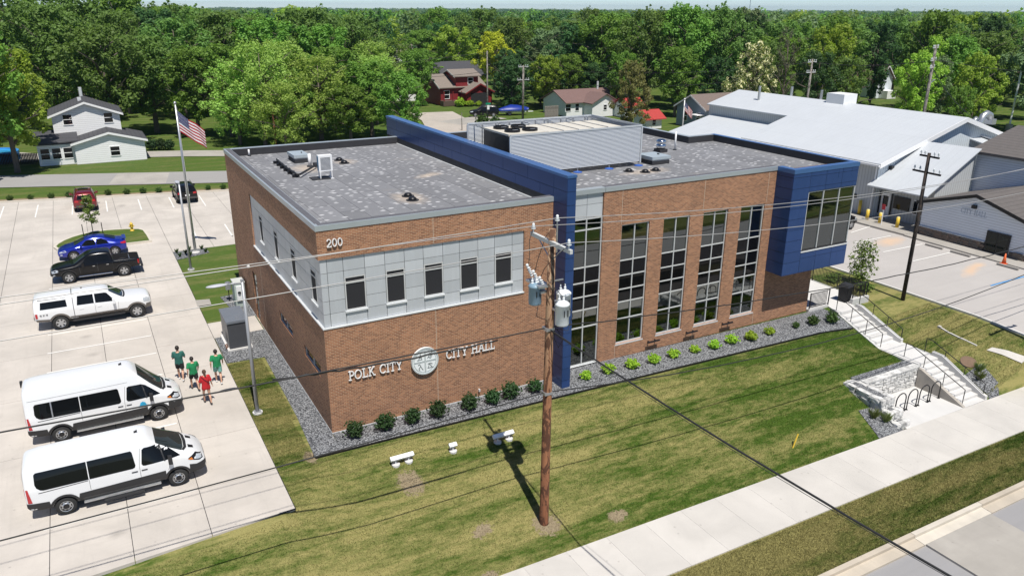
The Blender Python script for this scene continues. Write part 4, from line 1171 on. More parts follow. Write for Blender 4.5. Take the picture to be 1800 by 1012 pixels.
def picket(label, x0, y0, x1, y1, z, h=1.05, sp=.11, post=1.8):
    t = thing('railing', label, 'railing', (x0,y0,z)); L = math.hypot(x1-x0,y1-y0); ux, uy = (x1-x0)/L, (y1-y0)/L
    for zz in (.1,h): MB().tube([(0,0,zz),(ux*L,uy*L,zz)], .02, 6).build('rail', M['black_metal'], t)
    me = MB().box(-.013,.013,-.013,.013,.1,h).mesh('baluster'); me.materials.append(M['black_metal'])
    for i in range(1,int(L/sp)): mk('baluster', me, None, t, (ux*i*sp,uy*i*sp,0))
    n = max(1,round(L/post))
    for i in range(n+1): MB().box(ux*L*i/n-.025,ux*L*i/n+.025,uy*L*i/n-.025,uy*L*i/n+.025,0,h+.04).build('post', M['black_metal'], t)
    return t
picket('black picket railing along the far edge of the patio', 33.95,.05,33.95,8.0,.1)
picket('black picket railing at the hall corner above the gravel', 29.36,.29,31.0,.29,.16,.98)
picket('short black picket railing behind the litter bin', 32.6,-.16,33.9,-.16,.42,.8)
bn = thing('litter_bin', 'square black litter bin at the top of the steps', 'litter bin', (32.55,.35,.1), R(8))
k = MB()
def frus(k, a, b, z0, z1): k.add([(-a,-a,z0),(a,-a,z0),(a,a,z0),(-a,a,z0),(-b,-b,z1),(b,-b,z1),(b,b,z1),(-b,b,z1)], [(3,2,1,0),(4,5,6,7),(0,1,5,4),(1,2,6,5),(2,3,7,6),(3,0,4,7)])
frus(k,.26,.32,.06,.95); k.build('body', M['black_metal'], bn)
for i in range(7):
    u = -.24+i*.08
    for sx_, sy_ in ((0,-1),(0,1),(-1,0),(1,0)):
        if sy_: MB().obox((u,sy_*.30,.5),(.025,0,0),(0,.006,0),(0,sy_*.03,.43)).build('slat', M['trim'], bn)
        else: MB().obox((sx_*.30,u,.5),(.006,0,0),(0,.025,0),(sx_*.03,0,.43)).build('slat', M['trim'], bn)
k = MB(); frus(k,.35,.36,.95,1.0); frus(k,.34,.25,1.0,1.14); frus(k,.25,.1,1.14,1.2); k.build('lid', M['trim'], bn)
for sx_ in (-.2,.2):
    for sy_ in (-.2,.2): MB().box(sx_-.03,sx_+.03,sy_-.03,sy_+.03,0,.06).build('foot', M['black_metal'], bn)
# bike plaza
pz = MB().sheet([(25.9,-9.21,-2.235),(30.58,-9.21,-2.25),(30.58,-6.3,-2.235),(25.9,-6.3,-2.235)], .25).build('bike_plaza', M['white_conc']); struct(pz)
def stone_mesh(seed, w, d, h):
    rnd = random.Random(seed); bm = bmesh.new(); bmesh.ops.create_cube(bm, size=1)
    bmesh.ops.subdivide_edges(bm, edges=bm.edges[:], cuts=2, use_grid_fill=True)
    for v in bm.verts:
        e = sum(1 for c in v.co if abs(abs(c)-.5) < 1e-4)
        q = .94 if e == 3 else (.975 if e == 2 else 1.04)
        v.co = Vector((v.co.x*w*q+rnd.uniform(-.022,.022), v.co.y*d*q+rnd.uniform(-.028,.028), v.co.z*h*q+rnd.uniform(-.014,.014)))
    me = bpy.data.meshes.new('stone'); bm.to_mesh(me); bm.free(); me.materials.append(M['stone']); return me
SM = [stone_mesh(i, .5, .34, .225) for i in range(8)]
def stones(root, x0, y0, x1, y1, z0, z1, seed, th=.34, rowh=.23, ws=(.32,.45,.55,.7,.38)):
    rnd = random.Random(seed); L = math.hypot(x1-x0,y1-y0); a = math.atan2(y1-y0,x1-x0); z = z0; r = 0
    nrow = max(1, round((z1-z0)/rowh)); rh = (z1-z0)/nrow
    for r in range(nrow):
        s = 0.0 if r % 2 else -rnd.uniform(.1,.25)
        while s < L-.05:
            w = rnd.choice(ws); e = min(s+w, L); b = max(s, 0)
            if L-e < .12: e = L
            if e-b > .03:
                o = mk('stone', rnd.choice(SM), None, root, (x0+math.cos(a)*(b+e)/2, y0+math.sin(a)*(b+e)/2, z0+rh*(r+.5)), a+rnd.choice([0,math.pi]))
                o.scale = ((e-b)/.5*.96, th/.34*rnd.uniform(.9,1.08), rh/.225*.955)
            s = e
bw = thing('stone_wall', 'pale stone retaining wall behind the bike rack', 'stone wall', (0,0,0))
stones(bw,26.2,-6.25,30.58,-6.25,-2.3,-1.12,3)
MB().box(26.2,30.56,-6.36,-6.12,-2.3,-1.13).build('wall_core', M['dark_gap'], bw)
for i in range(6): MB().box(26.2+i*.73,26.92+i*.73,-6.44,-6.06,-1.12,-1.04).build('cap_stone', M['stone'], bw)
tag(MB().sheet([(26.1,-6.0,-1.1),(30.5,-6.0,-1.1),(30.5,-5.55,-1.06),(26.1,-5.5,-1.08)], .3).build('gravel_strip', M['gravel']), 'grey gravel strip behind the stone wall', None, kind='stuff')
sw_ = thing('stone_planter_wall', 'stepped pale stone planter wall on the left of the bike rack', 'stone wall', (0,0,0))
for i, (ya, yb, zt) in enumerate(((-5.65,-8.05,-1.1),(-8.06,-8.6,-1.58),(-8.61,-9.05,-1.95))):
    zb_ = -2.35
    stones(sw_,25.48,ya,25.48,yb,zb_,zt,10+i,.3,.31,(.6,.75,.9)); stones(sw_,26.17,ya,26.17,yb,zb_,zt,20+i,.3,.31,(.6,.75,.9)); stones(sw_,25.64,yb+.14,26.02,yb+.14,zb_,zt,30+i,.28,.31,(.5,))
    if i == 0: stones(sw_,25.64,ya-.14,26.02,ya-.14,zb_,zt,40,.28)
    MB().box(25.42,25.54,yb+.06,ya-.03,zb_,zt-.05).box(26.11,26.23,yb+.06,ya-.03,zb_,zt-.05).build('wall_core', M['dark_gap'], sw_)
    MB().box(25.63,26.02,yb+.28,ya-.02,zb_,zt-.06).build('gravel_fill', M['gravel'], sw_)
gbed('gravel_bed','grey gravel bed at the foot of the stepped stone wall by the pavement',[(24.4,-7.45),(25.35,-7.5),(25.6,-9.2),(23.8,-9.2)], lambda a,b: ground_z(min(a,25.2),b))
gbed('gravel_bed','grey gravel bed to the right of the lower steps',[(32.5,-7.7),(33.9,-7.75),(33.6,-9.2),(32.5,-9.2)])
rk = thing('bike_rack', 'black wave bike rack of four hoops on the white plaza', 'bike rack', (0,0,0))
for i in range(4):
    xc = 27.05+i*.95
    pts = [(xc-.38,-7.9,-2.23),(xc-.38,-7.9,-1.55)]+[(xc-.38*math.cos(R(a)),-7.9,-1.55+.38*math.sin(R(a))) for a in range(15,180,15)]+[(xc+.38,-7.9,-1.55),(xc+.38,-7.9,-2.23)]
    h = MB().tube(pts,.03,8).build('hoop', M['black_metal'], rk, True)
    for s in (-.38,.38): MB().cyl((xc+s,-7.9),.08,-2.238,-2.22,12).build('base_plate', M['black_metal'], h)
# low white wall in the east bank and manhole
lw = MB()
_wp = [(35.05,-4.46),(34.86,-5.2),(34.8,-5.9),(34.88,-6.82)]
for a, b in zip(_wp,_wp[1:]): lw.sheet([(a[0]-.05,a[1],ground_z(*a)+.07),(a[0]+.06,a[1],ground_z(*a)+.07),(b[0]+.06,b[1],ground_z(*b)+.05),(b[0]-.05,b[1],ground_z(*b)+.05)], .4)
lw.obox((35.06,-4.42,ground_z(35.06,-4.42)+.03),(.09,0,0),(0,.08,0),(0,0,.08))
tag(lw.build('kerb_wall', M['walk']), 'low curved white kerb wall in the grass bank right of the steps', 'kerb')
lw = draped([(34.95,-7.35),(35.36,-7.40),(36.35,-9.16),(35.7,-9.16)], lambda a, b: ground_z(a,b)+.05)
tag(lw.build('concrete_flume', M['walk']), 'white concrete drain flume at the right edge near the pavement', 'flume')
mh = MB().cyl((0,0),.42,-.05,.03,24).build('manhole_cover', m_plain('brown_iron', (.16,.105,.07), .9, 0, .3, 6), None, False, (33.51,-7.3,ground_z(33.51,-7.3)+.01)); tag(mh, 'round brown manhole cover in the grass right of the steps', 'manhole cover'); mh.rotation_euler = (R(18),R(-16),0)
# sign floodlights in the lawn
def flood(x, y, w, label, rz=0):
    z = ground_z(x,y); t = thing('lawn_floodlight', label, 'floodlight', (x,y,z), rz)
    for s in ((-.28,.28) if w > .5 else (0,)):
        MB().lathe((s,0,0), [(.17,-.1),(.17,.05),(.15,.06)], 16).build('footing', M['white_conc'], t)
        MB().cyl((s,0),.03,.06,.24,8).build('stem', M['sill'], t)
    MB().obox((0,0,.3),(w/2,0,0),(0,.07,.05),(0,-.03,.05)).build('lamp_bar', M['white_paint'], t)
    MB().obox((0,.075,.352),(w/2-.03,0,0),(0,.004,.003),(0,-.024,.04)).build('lens', M['headlight'], t)
flood(1.98,-3.0,1.0,'long white sign floodlight in the lawn below POLK CITY')
flood(6.5,-3.3,1.0,'long white sign floodlight in the lawn nearer the utility pole')
flood(4.2,-3.12,.34,'short white floodlight between the two long ones')
sk = MB().tube([(0,0,-.1),(.32,.05,.62)], .035, 8).build('marker_stake', M['yellow'], None, False, (18.99,-8.17,ground_z(18.99,-8.17))); tag(sk, 'leaning yellow marker stake in the lawn near the pavement', 'stake')
# generator and electrical gear on the west side
gn = thing('generator', 'dark grey generator cabinet on a pad by the west wall', 'generator', (-2.25,10.85,.02))
MB().box(-.12,1.15,-.1,2.3,-.1,.08).build('pad', M['white_conc'], gn)
MB().box(0,1.02,0,2.15,.08,1.5).build('cabinet', m_plain('generator_case', (.055,.058,.066), .45), gn)
MB().box(-.006,0,.1,2.05,.14,1.42).build('side_panel', m_plain('generator_side', (.26,.25,.235), .5), gn)
for i in range(6): MB().box(-.012,-.006,.3,1.0,.3+i*.1,.34+i*.1).build('louvre', M['black_metal'], gn)
MB().box(-.04,1.06,-.05,2.2,1.5,1.62).build('lid', m_plain('generator_lid', (.14,.155,.18), .45), gn)
MB().box(.5,.62,.3,.5,1.62,1.66).build('lifting_eye', M['steel'], gn)
MB().tube([(-.1,.2,.0),(-.18,.25,.3),(-.1,.3,.3),(-.05,.3,.1)], .03, 6).build('gas_line', M['rust'], gn)
ec = thing('electrical_cabinet', 'pale green electrical cabinet beside the west door', 'cabinet', (-.75,17.2,.02))
MB().box(0,.6,0,.9,0,1.5).build('cabinet', m_plain('pale_green_enamel', (.36,.42,.39), .5), ec)
MB().box(-.03,.63,-.03,.93,1.5,1.56).build('lid', m_plain('pale_lid', (.5,.52,.5), .5), ec)
MB().box(.08,.4,-.14,-.001,.5,1.35).build('meter_box', M['porcelain'], ec); MB().lathe((.24,-.15,.95),[(.09,-.02),(.1,.02),(.06,.08)],12).build('meter_dome', M['glass'], ec)
gm = thing('gas_meter', 'small grey gas meter on a riser at the hall corner', 'gas meter', (-.9,18.6,.02))
MB().tube([(0,0,0),(0,0,.9),(.35,0,.9),(.35,0,0)], .03, 7).build('riser', M['black_metal'], gm)
MB().box(-.15,.15,-.12,.12,.75,1.15).build('meter', M['steel'], gm); MB().lathe((0,0,1.15),[(.16,0),(.16,.06),(.05,.1)],12).build('regulator', M['steel'], gm)
# bollard-style shrubs handled below; light poles
def light_pole(x, y, h, rz, label, arm=1.1):
    t = thing('light_pole', label, 'light pole', (x,y,.0), rz)
    MB().cyl((0,0),.22,-.3,.05,16).build('footing', M['white_conc'], t)
    MB().box(-.15,.15,-.15,.15,.05,.09).build('base_plate', M['grey_pole'], t)
    MB().tube([(0,0,.09),(0,0,h)], [.085,.06], 10).build('pole', M['grey_pole'], t, True)
    MB().cyl((0,0),.075,h,h+.06,10).build('cap', M['grey_pole'], t)
    MB().tube([(0,0,h-.12),(-.35,0,h-.06),(-.6,0,h-.05)], .035, 8).build('arm', M['grey_pole'], t, True)
    k = MB().ball((-.6-.42,0,h-.05),.45,.16,.06,14,8); k.build('luminaire', m_plain('pale_luminaire', (.42,.43,.47), .4) if 'pale_luminaire' not in bpy.data.materials else bpy.data.materials['pale_luminaire'], t, True)
    return t
light_pole(-2.4,3.4,6.25,0,'grey light pole with arm lamp in the grass beside the west wall')
light_pole(-2.12,26.2,6.0,R(-90),'grey light pole in the lawn next to the flagpole')
# ------------------------------------------------------------------ vehicles
def section(x, zb, zbelt, zt, w, wt, sq=.12):
    """half cross-section from the sill round to the roof centre"""
    h = zt-zbelt
    return [(0,zb),(w*.80,zb),(w*.955,zb+min(.05,.12*(zbelt-zb))),(w,zb+min(.20,.38*(zbelt-zb))),(w*1.004,lerp(zb,zbelt,.64)),(w,zbelt-min(.05,.12*(zbelt-zb))),(w*.985,zbelt+.01),
            (lerp(w,wt,.5),lerp(zbelt,zt,.48)),(lerp(w,wt,.88),zt-min(.16,h*.30)),(wt*.955,zt-min(.05,h*.12)),(wt*.80,zt-.008),(wt*.4,zt+.012),(0,zt+.016)]
def fixn(me):
    bm = bmesh.new(); bm.from_mesh(me); bmesh.ops.recalc_face_normals(bm, faces=bm.faces[:]); bm.to_mesh(me); bm.free()
def loft(stations, arches, rad, half_w, name, mats, sub=2, cuts=()):
    secs = [section(*s) for s in stations]; n = len(secs[0]); vs = []; fs = []
    ring = 2*n-2
    for s, sec in zip(stations, secs):
        for y, z in sec: vs.append((s[0], y, z))
        for y, z in reversed(sec[1:-1]): vs.append((s[0], -y, z))
    for i in range(len(secs)-1):
        for k in range(ring):
            fs.append((i*ring+k, i*ring+(k+1)%ring, (i+1)*ring+(k+1)%ring, (i+1)*ring+k))
    fs += [tuple(reversed(range(ring))), tuple(range((len(secs)-1)*ring, len(secs)*ring))]
    me = bpy.data.meshes.new(name); me.from_pydata(vs, [], fs); me.update(); fixn(me)
    o = bpy.data.objects.new('tmp', me); COL.objects.link(o)
    md = o.modifiers.new('s', 'SUBSURF'); md.levels = sub; md.render_levels = sub
    me2 = evaluated(o); o.modifiers.clear(); o.data = me2
    tmp = []
    k = MB()
    for ax in arches:
        k.tube([(ax,-half_w-.4,rad-.0),(ax,half_w+.4,rad-.0)], rad+.065, 28)
    for c in cuts: k.box(*c)
    cm_ = k.mesh('cut'); fixn(cm_); co = bpy.data.objects.new('cut', cm_); COL.objects.link(co)
    b = o.modifiers.new('b', 'BOOLEAN'); b.operation = 'DIFFERENCE'; b.object = co; b.solver = 'EXACT'
    me3 = evaluated(o)
    bpy.data.objects.remove(o); bpy.data.objects.remove(co)
    me3.name = name; me3.materials.clear()
    for m in mats: me3.materials.append(m)
    bm = bmesh.new(); bm.from_mesh(me3); bm.normal_update()
    for f in bm.faces:
        f.material_index = 0; f.smooth = True
        c = f.calc_center_median()
        for ax in arches:
            if abs(math.hypot(c.x-ax, c.z-rad)-(rad+.065)) < .03 and abs(f.normal.y) < .5: f.material_index = 1; f.smooth = False
        for q in cuts:
            if q[0]-.01 < c.x < q[1]+.01 and q[2]-.01 < c.y < q[3]+.01 and q[4]-.01 < c.z < q[5]: 
                if f.material_index == 0 and (abs(c.x-q[0]) < .012 or abs(c.x-q[1]) < .012 or abs(c.y-q[2]) < .012 or abs(c.y-q[3]) < .012 or abs(c.z-q[4]) < .012): f.material_index = 1; f.smooth = False
    bm.to_mesh(me3)
    bvh = BVHTree.FromBMesh(bm); bm.free()
    return me3, bvh
def patch(bvh, pts, axis, sgn, off=.008, cuts=3, name='patch'):
    """panel laid on the body: pts are 2-D; axis 'y' -> (x,z) cast along y; 'z' -> (x,y) from above; 'x' -> (y,z) from front or rear"""
    bm = bmesh.new()
    dense = []
    for a, b in zip(pts, pts[1:]+pts[:1]):
        m = max(1, int(math.hypot(b[0]-a[0], b[1]-a[1])/.12))
        for i in range(m): dense.append((lerp(a[0],b[0],i/m), lerp(a[1],b[1],i/m)))
    xs = [p[0] for p in dense]; ys = [p[1] for p in dense]
    vs = [bm.verts.new((p[0], p[1], 0)) for p in dense]
    f = bm.faces.new(vs)
    x = math.floor(min(xs)/.12)*.12
    def bis(no, start, stop):
        c = start
        while c < stop:
            g = bm.verts[:]+bm.edges[:]+bm.faces[:]
            bmesh.ops.bisect_plane(bm, geom=g, plane_co=(c if no[0] else 0, c if no[1] else 0, 0), plane_no=no); c += .12
    bis((1,0,0), min(xs)+.06, max(xs)); bis((0,1,0), min(ys)+.06, max(ys))
    bmesh.ops.triangulate(bm, faces=bm.faces[:])
    for v in bm.verts:
        a, b = v.co.x, v.co.y
        if axis == 'y': o, d = Vector((a, 3*sgn, b)), Vector((0,-sgn,0))
        elif axis == 'z': o, d = Vector((a, b, 5)), Vector((0,0,-1))
        else: o, d = Vector((5*sgn+3*(sgn > 0)*1.0, a, b)), Vector((-sgn,0,0))
        if axis == 'x': o = Vector((20*sgn, a, b))
        hit = bvh.ray_cast(o, d)
        if hit[0] is None:
            near = bvh.find_nearest(Vector((a, 1.0*sgn, b)) if axis == 'y' else (Vector((a,b,1.2)) if axis == 'z' else Vector((2.9*sgn,a,b))))
            v.co = near[0]+near[1]*off
        else:
            nn = hit[1] if hit[1].dot(d) < 0 else -hit[1]
            v.co = hit[0]+nn*off
    for f in bm.faces: f.smooth = True
    me = bpy.data.meshes.new(name); bm.to_mesh(me); bm.free()
    return me
WHEELS = {}
def wheel_meshes(rad, wid, style):
    key = (rad, wid, style)
    if key in WHEELS: return WHEELS[key]
    t = MB()
    prof = [(rad*.62,-wid/2+.01),(rad*.9,-wid/2),(rad*.985,-wid/2+.035),(rad,-wid/2+.07),(rad,wid/2-.07),(rad*.985,wid/2-.035),(rad*.9,wid/2),(rad*.62,wid/2-.01)]
    seg = 28; vs = []; fs = []
    for r_, y_ in prof:
        for k in range(seg): vs.append((r_*math.cos(2*math.pi*k/seg), y_, r_*math.sin(2*math.pi*k/seg)))
    for i in range(len(prof)-1):
        for k in range(seg): fs.append((i*seg+k, i*seg+(k+1)%seg, (i+1)*seg+(k+1)%seg, (i+1)*seg+k))
    t.add(vs, fs); tm = t.mesh('tyre', True); tm.materials.append(M['tyre'])
    r = MB(); R0 = rad*.64
    def ring(r0, y0, r1, y1, mi=0):
        vs = [(rr*math.cos(2*math.pi*k/seg), yy, rr*math.sin(2*math.pi*k/seg)) for rr, yy in ((r0,y0),(r1,y1)) for k in range(seg)]
        r.add(vs, [(k,(k+1)%seg,seg+(k+1)%seg,seg+k) for k in range(seg)], mi)
    o = wid/2
    ring(R0,o-.012,R0*.88,o-.02); ring(R0*.88,o-.02,R0*.86,o-.07,1); 
    if style == 'steel':
        ring(R0*.86,o-.05,R0*.60,o-.035); ring(R0*.60,o-.035,R0*.45,o-.01); ring(R0*.45,o-.01,R0*.40,o-.03,1); ring(R0*.40,o-.03,0.001,o-.028,1)
        for k in range(8):
            a = k*math.pi/4; c_ = (R0*.73*math.cos(a), o-.04, R0*.73*math.sin(a))
            r.obox(c_, (.035*-math.sin(a),0,.035*math.cos(a)), (0,.003,0), (.02*math.cos(a),0,.02*math.sin(a)), 1)
    else:
        ring(R0*.86,o-.07,.001,o-.075,1)
        n = 6 if style == 'six' else 5
        for k in range(n):
            a = 2*math.pi*k/n+.3
            for da in ((-.13,.13) if style == 'twin' else (0,)):
                ca, sa = math.cos(a+da), math.sin(a+da); wd = .032 if style == 'twin' else .05
                r.obox((R0*.5*ca,o-.042,R0*.5*sa), (R0*.42*ca,0.008,R0*.42*sa), (-wd*sa,0,wd*ca), (0,.02,0))
        ring(R0*.22,o-.018,.001,o-.015)
        ring(R0*.26,o-.06,R0*.22,o-.018)
    rm = r.mesh('rim', False); rm.materials.append(M['rim']); rm.materials.append(M['black_metal'])
    WHEELS[key] = (tm, rm); return WHEELS[key]
def add_wheels(root, axles, rad, wid, track, style):
    tm, rm = wheel_meshes(rad, wid, style)
    for ax in axles:
        for s in (1,-1):
            w = bpy.data.objects.new('wheel', None); COL.objects.link(w); w.parent = root; w.location = (ax, s*track, rad)
            if s < 0: w.rotation_euler = (0,0,math.pi)
            mk('tyre', tm, None, w); mk('rim', rm, None, w)
    MB().box(min(axles)-.0,max(axles)+.0,-track+.25,track-.25,rad-.12,rad+.05).build('underbody', M['black_metal'], root)
    for ax in axles: MB().box(ax-rad-.05,ax+rad+.05,-track+.22,track-.22,rad-.1,rad*2).build('wheel_housing', M['black_metal'], root)
def both(root, bvh, name, pts, mat, off=.008, axis='y'):
    for s in (1,-1): mk(name, patch(bvh, pts, 'y', s, off, name=name), mat, root)
def front(root, bvh, name, pts, mat, sgn=1, off=.01): mk(name, patch(bvh, pts, 'x', sgn, off, name=name), mat, root)
def top(root, bvh, name, pts, mat, off=.008): mk(name, patch(bvh, pts, 'z', 1, off, name=name), mat, root)
def seam(root, bvh, pts, name='door_seam', w=.012, mat=None):
    for (a, b) in zip(pts, pts[1:]):
        d = Vector((b[0]-a[0], b[1]-a[1])).normalized(); n = Vector((-d.y, d.x))*w/2
        both(root, bvh, name, [(a[0]+n.x,a[1]+n.y),(b[0]+n.x,b[1]+n.y),(b[0]-n.x,b[1]-n.y),(a[0]-n.x,a[1]-n.y)], mat or M['trim'], .003)
def handle(root, x, z, y, mat, w=.2):
    for s in (1,-1): MB().box(x-w/2,x+w/2,min(s*y,s*(y+.03)),max(s*y,s*(y+.03)),z-.018,z+.018).build('door_handle', mat, root)
def mirror(root, x, y, z, mat, h=.26, arm=.12):
    for s in (1,-1):
        k = MB(); k.obox((x,s*(y+arm),z),(.07,0.02*s,0),(0,.09,0),(0,0,h/2)); k.obox((x+.03,s*(y+.02),z-h*.25),(.03,0,0),(0,.09,0),(0,0,.03))
        k.build('mirror', mat, root)

def van(label, x, y, H, high, group='white passenger vans in the lot'):
    t = thing('passenger_van', label, 'van', (x, y, 0.004), 0, group)
    w = 1.015; rt = .80 if not high else .74
    S = [(0.03,.52,1.15,H-.42,w*.90,rt*.86),(.05,.46,1.22,H-.20,w*.95,rt*.95),(.14,.40,1.25,H-.07,w*.985,rt),(.5,.36,1.25,H-.01,w,rt),(1.2,.34,1.25,H,w,rt),(2.2,.34,1.25,H,w,rt),(3.2,.34,1.25,H,w,rt),
         (3.85,.34,1.25,H-.01,w,rt*.99),(4.12,.34,1.24,H-.07,w,rt*.97),(4.30,.34,1.23,H-.22,w,rt*.95)]
    zc = 1.36
    S += [(lerp(4.30,5.22,q),.34,lerp(1.23,1.16,q),lerp(H-.22,zc,q),lerp(w,w*.97,q),lerp(rt*.95,.80,q)) for q in (.3,.6,.85)]
    S += [(5.24,.34,1.15,zc-.02,w*.965,.80),(5.40,.34,1.05,1.27,w*.955,.79),(5.62,.34,.95,1.17,w*.93,.76),(5.80,.36,.85,1.05,w*.88,.70),(5.92,.40,.75,.93,w*.80,.62),(5.96,.46,.70,.86,w*.74,.56)]
    me, bvh = loft(S, (1.18,4.92), .345, w, 'body', [M['car_white'], M['trim']])
    body = mk('body', me, None, t)
    # lower trim all round
    both(t, bvh, 'lower_trim', [(1.58,.36),(4.52,.36),(4.52,.80),(1.66,.74)], M['trim'], .01)
    both(t, bvh, 'lower_trim', [(.05,.47),(.76,.40),(.72,.72),(.06,.78)], M['trim'], .012)
    both(t, bvh, 'lower_trim', [(5.34,.40),(5.90,.44),(5.93,.78),(5.6,.74),(5.36,.80)], M['trim'], .012)
    for ax in (1.18,4.92):
        pts = [(ax+.50*math.cos(R(a)), .345+.50*math.sin(R(a))) for a in range(8,173,12)]+[(ax+.415*math.cos(R(a)), .345+.415*math.sin(R(a))) for a in range(172,7,-12)]
        both(t, bvh, 'arch_trim', pts, M['trim'], .012)
    front(t, bvh, 'front_bumper', [(-.72,.46),(.72,.46),(.74,.66),(-.74,.66)], M['trim'], 1, .02)
    front(t, bvh, 'grille', [(-.5,.70),(.5,.70),(.44,.86),(-.44,.86)], M['black_metal'], 1, .012)
    front(t, bvh, 'rear_bumper', [(-.86,.52),(.86,.52),(.86,.70),(-.86,.70)], M['trim'], -1, .02)
    for s in (1,-1):
        front(t, bvh, 'rear_window', [(s*.10,1.25),(s*.72,1.25),(s*.66,1.78),(s*.10,1.80)], M['carglass'], -1, .01)
        front(t, bvh, 'door_seam', [(-.008,.72),(.008,.72),(.008,H-.3),(-.008,H-.3)], M['trim'], -1, .006) if s > 0 else None
        mk('tail_light', patch(bvh, [(.035,.80),(.22,.80),(.19,1.05),(.15,1.32),(.04,1.32)], 'y', s, .014, name='tail_light'), M['taillight'], t)
        hl = mk('headlight', patch(bvh, [(5.34,1.06),(5.40,.98),(5.72,.86),(5.86,.86),(5.83,1.0),(5.62,1.13)], 'y', s, .012, name='headlight'), M['black_metal'], t); mk('lens', patch(bvh, [(5.58,.95),(5.72,.90),(5.82,.90),(5.80,.99),(5.64,1.07)], 'y', s, .020, name='lens'), M['headlight'], hl)
        mk('indicator', patch(bvh, [(5.32,1.02),(5.42,.97),(5.52,.95),(5.46,1.05)], 'y', s, .016, name='indicator'), M['amber'], t)
    zb, zt_ = 1.20, 1.845
    both(t, bvh, 'side_window', [(.38,zb+.24),(.42,zb+.12),(.52,zb+.03),(.62,zb),(2.02,zb),(2.02,zt_),(.46,zt_),(.40,zt_-.06)], M['carglass'])
    both(t, bvh, 'side_window', [(2.05,zb),(3.46,zb),(3.53,zb+.03),(3.56,zb+.10),(3.51,zt_-.06),(3.46,zt_),(2.05,zt_)], M['carglass'])
    if high: both(t, bvh, 'window_divider', [(.98,zb),(1.03,zb),(1.03,zt_),(.98,zt_)], M['steel'], .014)
    both(t, bvh, 'door_window', [(3.76,zb+.10),(3.80,zb+.03),(3.88,zb+.01),(4.62,zb+.02),(5.10,zb+.05),(4.56,1.74),(4.40,zt_-.03),(3.92,zt_),(3.84,zt_-.05)], M['carglass'])
    both(t, bvh, 'quarter_divider', [(4.52,zb),(4.57,zb),(4.46,1.76),(4.41,1.77)], M['trim'], .012)
    # windscreen
    ws = [(4.33,.66),(4.33,-.66),(4.75,-.73),(5.16,-.77),(5.24,-.5),(5.27,0),(5.24,.5),(5.16,.77),(4.75,.73)]
    top(t, bvh, 'windscreen', ws, M['windshield'], .010)
    top(t, bvh, 'scuttle', [(5.17,-.74),(5.26,-.5),(5.28,0),(5.26,.5),(5.17,.74),(5.24,.76),(5.36,.5),(5.39,0),(5.36,-.5),(5.24,-.76)], M['trim'], .014)
    for s in (1,-1): top(t, bvh, 'hood_vent', [(5.42,s*.28),(5.60,s*.28),(5.60,s*.46),(5.42,s*.50)], M['black_metal'], .012)
    seam(t, bvh, [(3.68,.5),(3.68,1.25),(3.78,1.86)]); seam(t, bvh, [(4.62,.78),(4.75,1.15),(4.72,1.22)]); seam(t, bvh, [(2.03,.78),(2.03,1.2)]); seam(t, bvh, [(1.9,.98),(4.6,.98)], 'body_crease', .012, M['car_grey']) if False else None; 
    seam(t, bvh, [(.45,1.12),(2.0,1.16)], 'slide_rail', .03, M['car_grey'])
    if high: seam(t, bvh, [(.2,H-.52),(3.9,H-.5)], 'roof_seam', .012, M['car_grey'])
    handle(t, 3.83, 1.05, w-.012, M['trim']); handle(t, 3.5, 1.05, w-.012, M['trim'])
    mirror(t, 4.72, w-.01, 1.27, M['trim'], .32, .14)
    MB().box(1.75,4.3,-w-.03,-w+.1,.31,.36).build('running_board', M['steel'], t); MB().box(1.75,4.3,w-.1,w+.03,.31,.36).build('running_board', M['steel'], t)
    MB().obox((3.75,0,H+.05),(.06,0,.02),(0,.02,0),(0,0,.035)).build('roof_antenna', M['trim'], t)
    add_wheels(t, (1.18,4.92), .345, .21, .905, 'steel')
    if high:
        mk('decal', patch(bvh, [(4.16,.86),(4.56,.86),(4.56,.90),(4.50,.90),(4.45,1.04),(4.36,1.08),(4.27,1.04),(4.22,.90),(4.16,.90)], 'y', -1, .012, name='decal'), M['teal'], t)
        MB().box(-.05,.05,.7,.88,H-.5,H-.25).build('rear_camera', M['trim'], t)
    else:
        MB().box(2.4,3.7,-w-.14,-w-.02,.22,.28).build('side_step', M['trim'], t)
    return t
v1 = van('white passenger van with low roof, nearest to the lawn', -11.11, .02, 2.10, False)
v2 = van('white high-roof passenger van with round blue door decal', -11.22, 5.72, 2.52, True)

